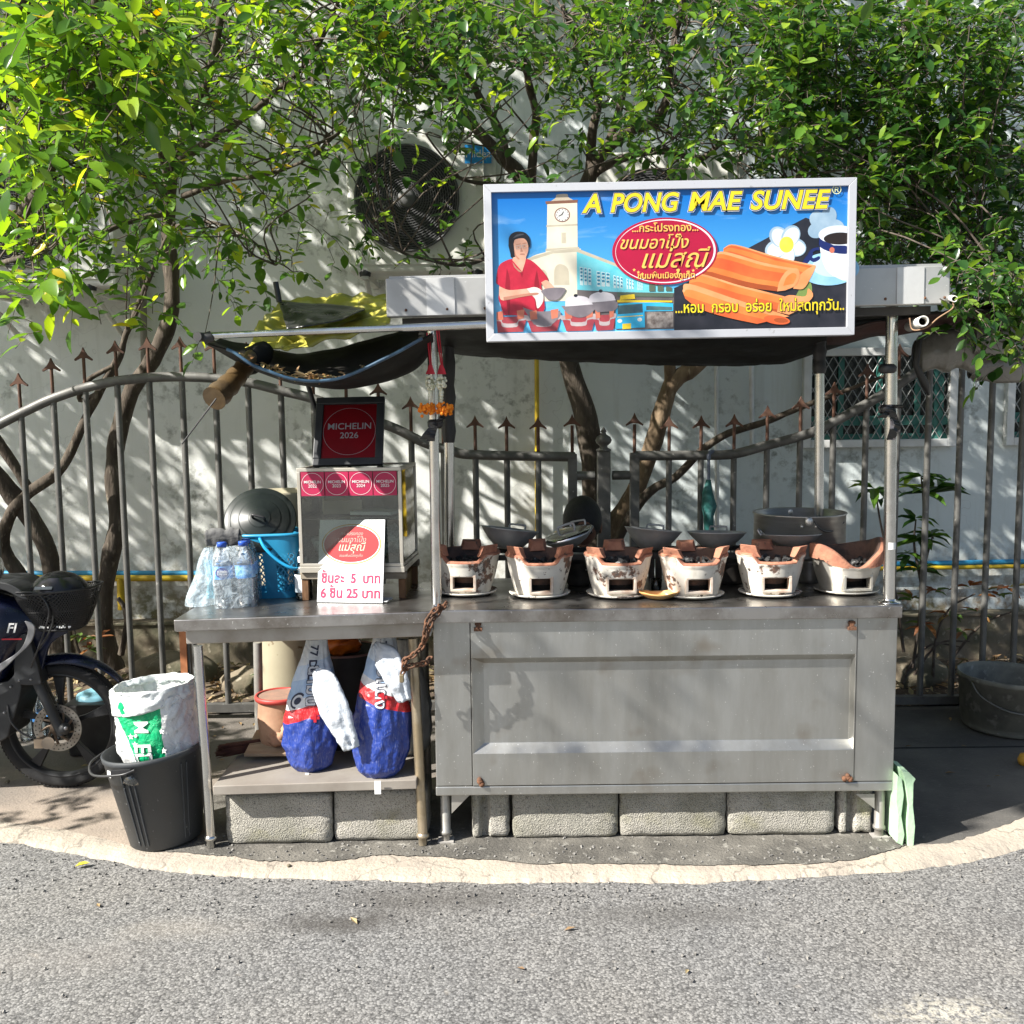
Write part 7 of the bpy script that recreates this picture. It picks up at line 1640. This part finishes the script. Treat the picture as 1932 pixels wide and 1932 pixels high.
# things lying behind the motorbike wheel
o = thing('crate', 'dark plastic crate with a pale blue lid behind the motorbike wheel', 'crate', (P(205,1345,4.75).x, 4.75, 0)); b = MB(); b.box((0,0,.13),(.34,.26,.26), None, 0, .9); b.build('box_body', BLACKP, o, bev=.01)
b = MB(); b.lathe([(.09,0),(.085,.02),(.05,.035),(.001,.04)], 20, 0, Matrix.Translation((-.06,0,.262))); b.build('lid', mat('pale_blue_lid', (.25,.55,.68), .4), o)
g_ = G(68, 1400); p = P(72, 1310, 4.9); o = thing('bottle_pack', 'wrapped pack of water bottles standing on the ground behind the motorbike wheel', 'water bottles', (p.x, 4.9, .0))
b = MB()
for ix in range(3):
    for iy in range(2): b.lathe([(.001,.002),(.03,.0),(.033,.01),(.033,.17),(.014,.205),(.0135,.23)], 16, 0, Matrix.Translation((-.07+.07*ix,.07*iy,0)))
b.build('bottles', BOT, o)
b = MB()
for ix in range(3): b.lathe([(.0338,.10),(.0338,.15)], 16, 0, Matrix.Translation((-.07+.07*ix,0,0)))
b.build('label_bands', LABB, o)

# ================================================================ RIGHT SIDE
g = G(1918, 1352); o = thing('bucket', 'large dirty grey plastic bucket with a wire handle in the shade at the right edge', 'bucket', (P(1812,1240,4.92).x+.255, 4.92, .001), (0, R(1.5), 0)); o.scale = (.79, .79, .84)
GB = mat('grimy_grey_bucket', (.20,.20,.17), .8, 0, (.11,.11,.10), 6, .4, .65, (.30,.30,.27), 16, .6, .72, b=.15, bs=40)
hb2 = .335; b = MB(); b.lathe([(.001,.006),(.265,.004),(.278,.02),(.284,.06),(.289,.06),(.312,hb2-.03),(.318,hb2-.03),(.322,hb2),(.314,hb2+.003),(.306,hb2-.03),(.272,.02),(.001,.014)], 64); b.build('bucket_body', GB, o)
b = MB(); b.tube(smoothpath([(-.30,-.09,hb2-.025),(-.27,-.17,hb2-.10),(-.16,-.28,hb2-.155),(-.02,-.335,hb2-.165),(.12,-.32,hb2-.15),(.25,-.21,hb2-.09),(.30,-.1,hb2-.025)], 6), .0055, 8); b.build('handle', mat('grey_bail', (.16,.16,.145), .6), o)
FOAM = mat('pale_green_foam', (.46,.66,.44), .8, 0, (.40,.58,.39), 9, .4, .66, (.6,.45,.3), 16, .68, .74, b=.3, bs=40)
o = thing('foam_panel', 'pair of pale green foam sheets standing on edge against the right end of the cart', 'foam panel', (P(1712,1600,3.56).x, 3.7, 0))
for pts in ([(1693,1462),(1702,1470),(1706,1500),(1701,1540),(1707,1575),(1703,1596),(1692,1590),(1694,1540),(1690,1510)], [(1703,1455),(1716,1458),(1728,1470),(1724,1478),(1723,1520),(1727,1560),(1724,1596),(1713,1600),(1711,1560),(1714,1520),(1708,1480)]):
    b = MB(); b.prism([P(x, y, 3.55) for x, y in pts], (.0,.12,.0)); b.build('sheet', FOAM, o, True, bev=.002)
o = thing('unknown_yellow_thing', 'small yellow orange object on the dark ground at the right edge', 'unknown_thing', G(1937, 1442)); b = MB(); b.lathe([(.001,.05),(.03,.045),(.04,.02),(.035,0),(.001,0)], 20); b.build('dome', mat('yellow_orange_plastic', (.65,.36,.05), .5), o)  # kind of object unknown, drawn as a small yellow dome
# leaf on the road, crumbs
g = G(153, 1639, -.014); b = MB(); leaf(b, Vector((-.022,0,0)), Vector((1,.3,.05)).normalized(), Vector((0,0,1)), .05, .028, -.1); o = b.build('fallen_leaf', mat('yellow_leaf', (.72,.58,.02), .5)); o.location = g + Vector((0,0,.009)); tag(o, 'single bright yellow leaf lying on the grey road', 'leaf')
for i, (px, py, lb) in enumerate(((14,1478,'small brown stone on the pavement before the motorbike wheel'),(545,1637,'tiny grey pebble on the pale kerb before the table'))):
    g = G(px, py); b = MB(); b.grid(lambda u, w: (lambda d: Vector(d)*(.012 - .004*i)*(1 + .3*nz(d[0]*2+i, d[1]*2, d[2]*2)))((math.sin(math.pi*w)*math.cos(6.2832*u), math.sin(math.pi*w)*math.sin(6.2832*u), -.6*math.cos(math.pi*w))), 12, 8); o = b.build('stone', STONE, weld=True); o.location = g + Vector((0,0,.008)); tag(o, lb, 'stone')

# ================================================================ SEATED PERSON behind the cart
Yq = 4.62; hd = P(1098, 978, Yq)
per = thing('person', 'person with short black hair and grey shirt sitting behind the tilted wok', 'person', (hd.x, Yq, 0))
SKIN = mat('tanned_skin', (.22,.10,.06), .55); HAIRM = mat('black_hair', (.006,.006,.007), .5, b=.5, bs=200)
def skin_body():
    J = {'pel':(0,.06,.50),'belly':(0,.03,.62),'chest':(0,0,.80),'neckb':(0,-.01,.93),'neck':(0,-.02,.99),'shl':(-.17,0,.90),'shr':(.17,0,.90),'ell':(-.22,-.06,.66),'elr':(.22,-.06,.66),'wrl':(-.14,-.26,.58),'wrr':(.14,-.26,.58),'hipl':(-.10,.04,.48),'hipr':(.10,.04,.48),'knl':(-.13,-.36,.48),'knr':(.13,-.36,.48),'anl':(-.12,-.34,.08),'anr':(.12,-.34,.08),'tol':(-.13,-.47,.04),'tor':(.13,-.47,.04)}
    Rr = {'pel':.14,'belly':.13,'chest':.145,'neckb':.075,'neck':.055,'shl':.07,'shr':.07,'ell':.045,'elr':.045,'wrl':.03,'wrr':.03,'hipl':.10,'hipr':.10,'knl':.068,'knr':.068,'anl':.042,'anr':.042,'tol':.035,'tor':.035}
    E = [('pel','belly'),('belly','chest'),('chest','neckb'),('neckb','neck'),('chest','shl'),('chest','shr'),('shl','ell'),('ell','wrl'),('shr','elr'),('elr','wrr'),('pel','hipl'),('pel','hipr'),('hipl','knl'),('knl','anl'),('anl','tol'),('hipr','knr'),('knr','anr'),('anr','tor')]
    ks = list(J); me = bpy.data.meshes.new('body'); me.from_pydata([J[k] for k in ks], [(ks.index(a), ks.index(c)) for a, c in E], [])
    bm = bmesh.new(); bm.from_mesh(me); ly = bm.verts.layers.skin.verify(); bm.verts.ensure_lookup_table()
    for i, k in enumerate(ks): bm.verts[i][ly].radius = (Rr[k], Rr[k]*(.78 if k in ('chest','belly') else 1)); bm.verts[i][ly].use_root = (k == 'pel')
    bm.to_mesh(me); bm.free()
    me.materials.append(mat('grey_shirt', (.30,.30,.29), .85, 0, (.22,.22,.22), 10, b=.3)); o = bpy.data.objects.new('body', me); COL.objects.link(o); o.parent = per
    o.modifiers.new('k', 'SKIN').use_smooth_shade = True; q = o.modifiers.new('u', 'SUBSURF'); q.levels = q.render_levels = 2
    return o
body = skin_body()
hz = hd.z - .02
b = MB(); b.grid(lambda u, w: (lambda d: Vector((d[0]*.078*(1 - .12*max(0,-d[2])), d[1]*.096, d[2]*.118)))((math.sin(math.pi*w)*math.cos(6.2832*u), math.sin(math.pi*w)*math.sin(6.2832*u), -math.cos(math.pi*w))), 28, 20, 0, Matrix.Translation((0,-.03,hz)) @ Matrix.Rotation(R(25), 4, 'X'))
b.sphere((0,-.128,hz-.055), .014, 10, 8, sc=(.8,1.2,1.3)); b.tube([(-.02,-.118,hz-.095),(.02,-.118,hz-.095)], .005, 6); b.build('head', SKIN, per, weld=True)
b = MB()
for s_ in (-1,1): b.sphere((s_*.030,-.115,hz-.03), .011, 10, 8)
b.build('eyes', mat('dark_eyes', (.03,.02,.02), .2), per)
for s_ in (-1, 1): b = MB(); b.sphere((s_*.084,-.02,hz-.02), .026, 12, 8, sc=(.4,.7,1.2)); b.build('ear', SKIN, per)
b = MB(); b.grid(lambda u, w: (lambda d: Vector((d[0]*.092, d[1]*.104, d[2]*.118)))((math.cos(lerp(-.45, math.pi/2, w))*math.cos(6.2832*u), math.cos(lerp(-.45, math.pi/2, w))*math.sin(6.2832*u), math.sin(lerp(-.45, math.pi/2, w)))), 32, 14, 0, Matrix.Translation((0,-.022,hz+.018)) @ Matrix.Rotation(R(34), 4, 'X')); b.build('hair', HAIRM, per, weld=True)
for s_ in (-1, 1):
    b = MB(); c = Vector((s_*.13,-.29,.575)); b.sphere(c, .036, 12, 8, sc=(.8,1.2,.5))
    for k in range(4): b.tube(smoothpath([c + Vector((s_*(.018-.013*k),-.03,0)), c + Vector((s_*(.016-.013*k),-.065,-.006)), c + Vector((s_*(.012-.011*k),-.085-.006*(k in (1,2)),-.028))], 3), .0085, 8)
    b.tube(smoothpath([c + Vector((-s_*.028,-.005,0)), c + Vector((-s_*.045,-.035,-.008)), c + Vector((-s_*.04,-.06,-.018))], 3), .0095, 8); b.build('hand', SKIN, per)
o = thing('stool', 'low plastic stool under the seated person behind the cart', 'stool', (hd.x, Yq+.06, 0)); ST = mat('grey_blue_plastic', (.12,.15,.2), .5)
b = MB(); b.box((0,0,.365),(.30,.28,.03)); b.build('seat', ST, o, bev=.01)
for sx_ in (-1,1):
    for sy_ in (-1,1): b = MB(); b.tube([(sx_*.12,sy_*.11,.36),(sx_*.145,sy_*.135,.004)], .016, 8); b.build('leg', ST, o)
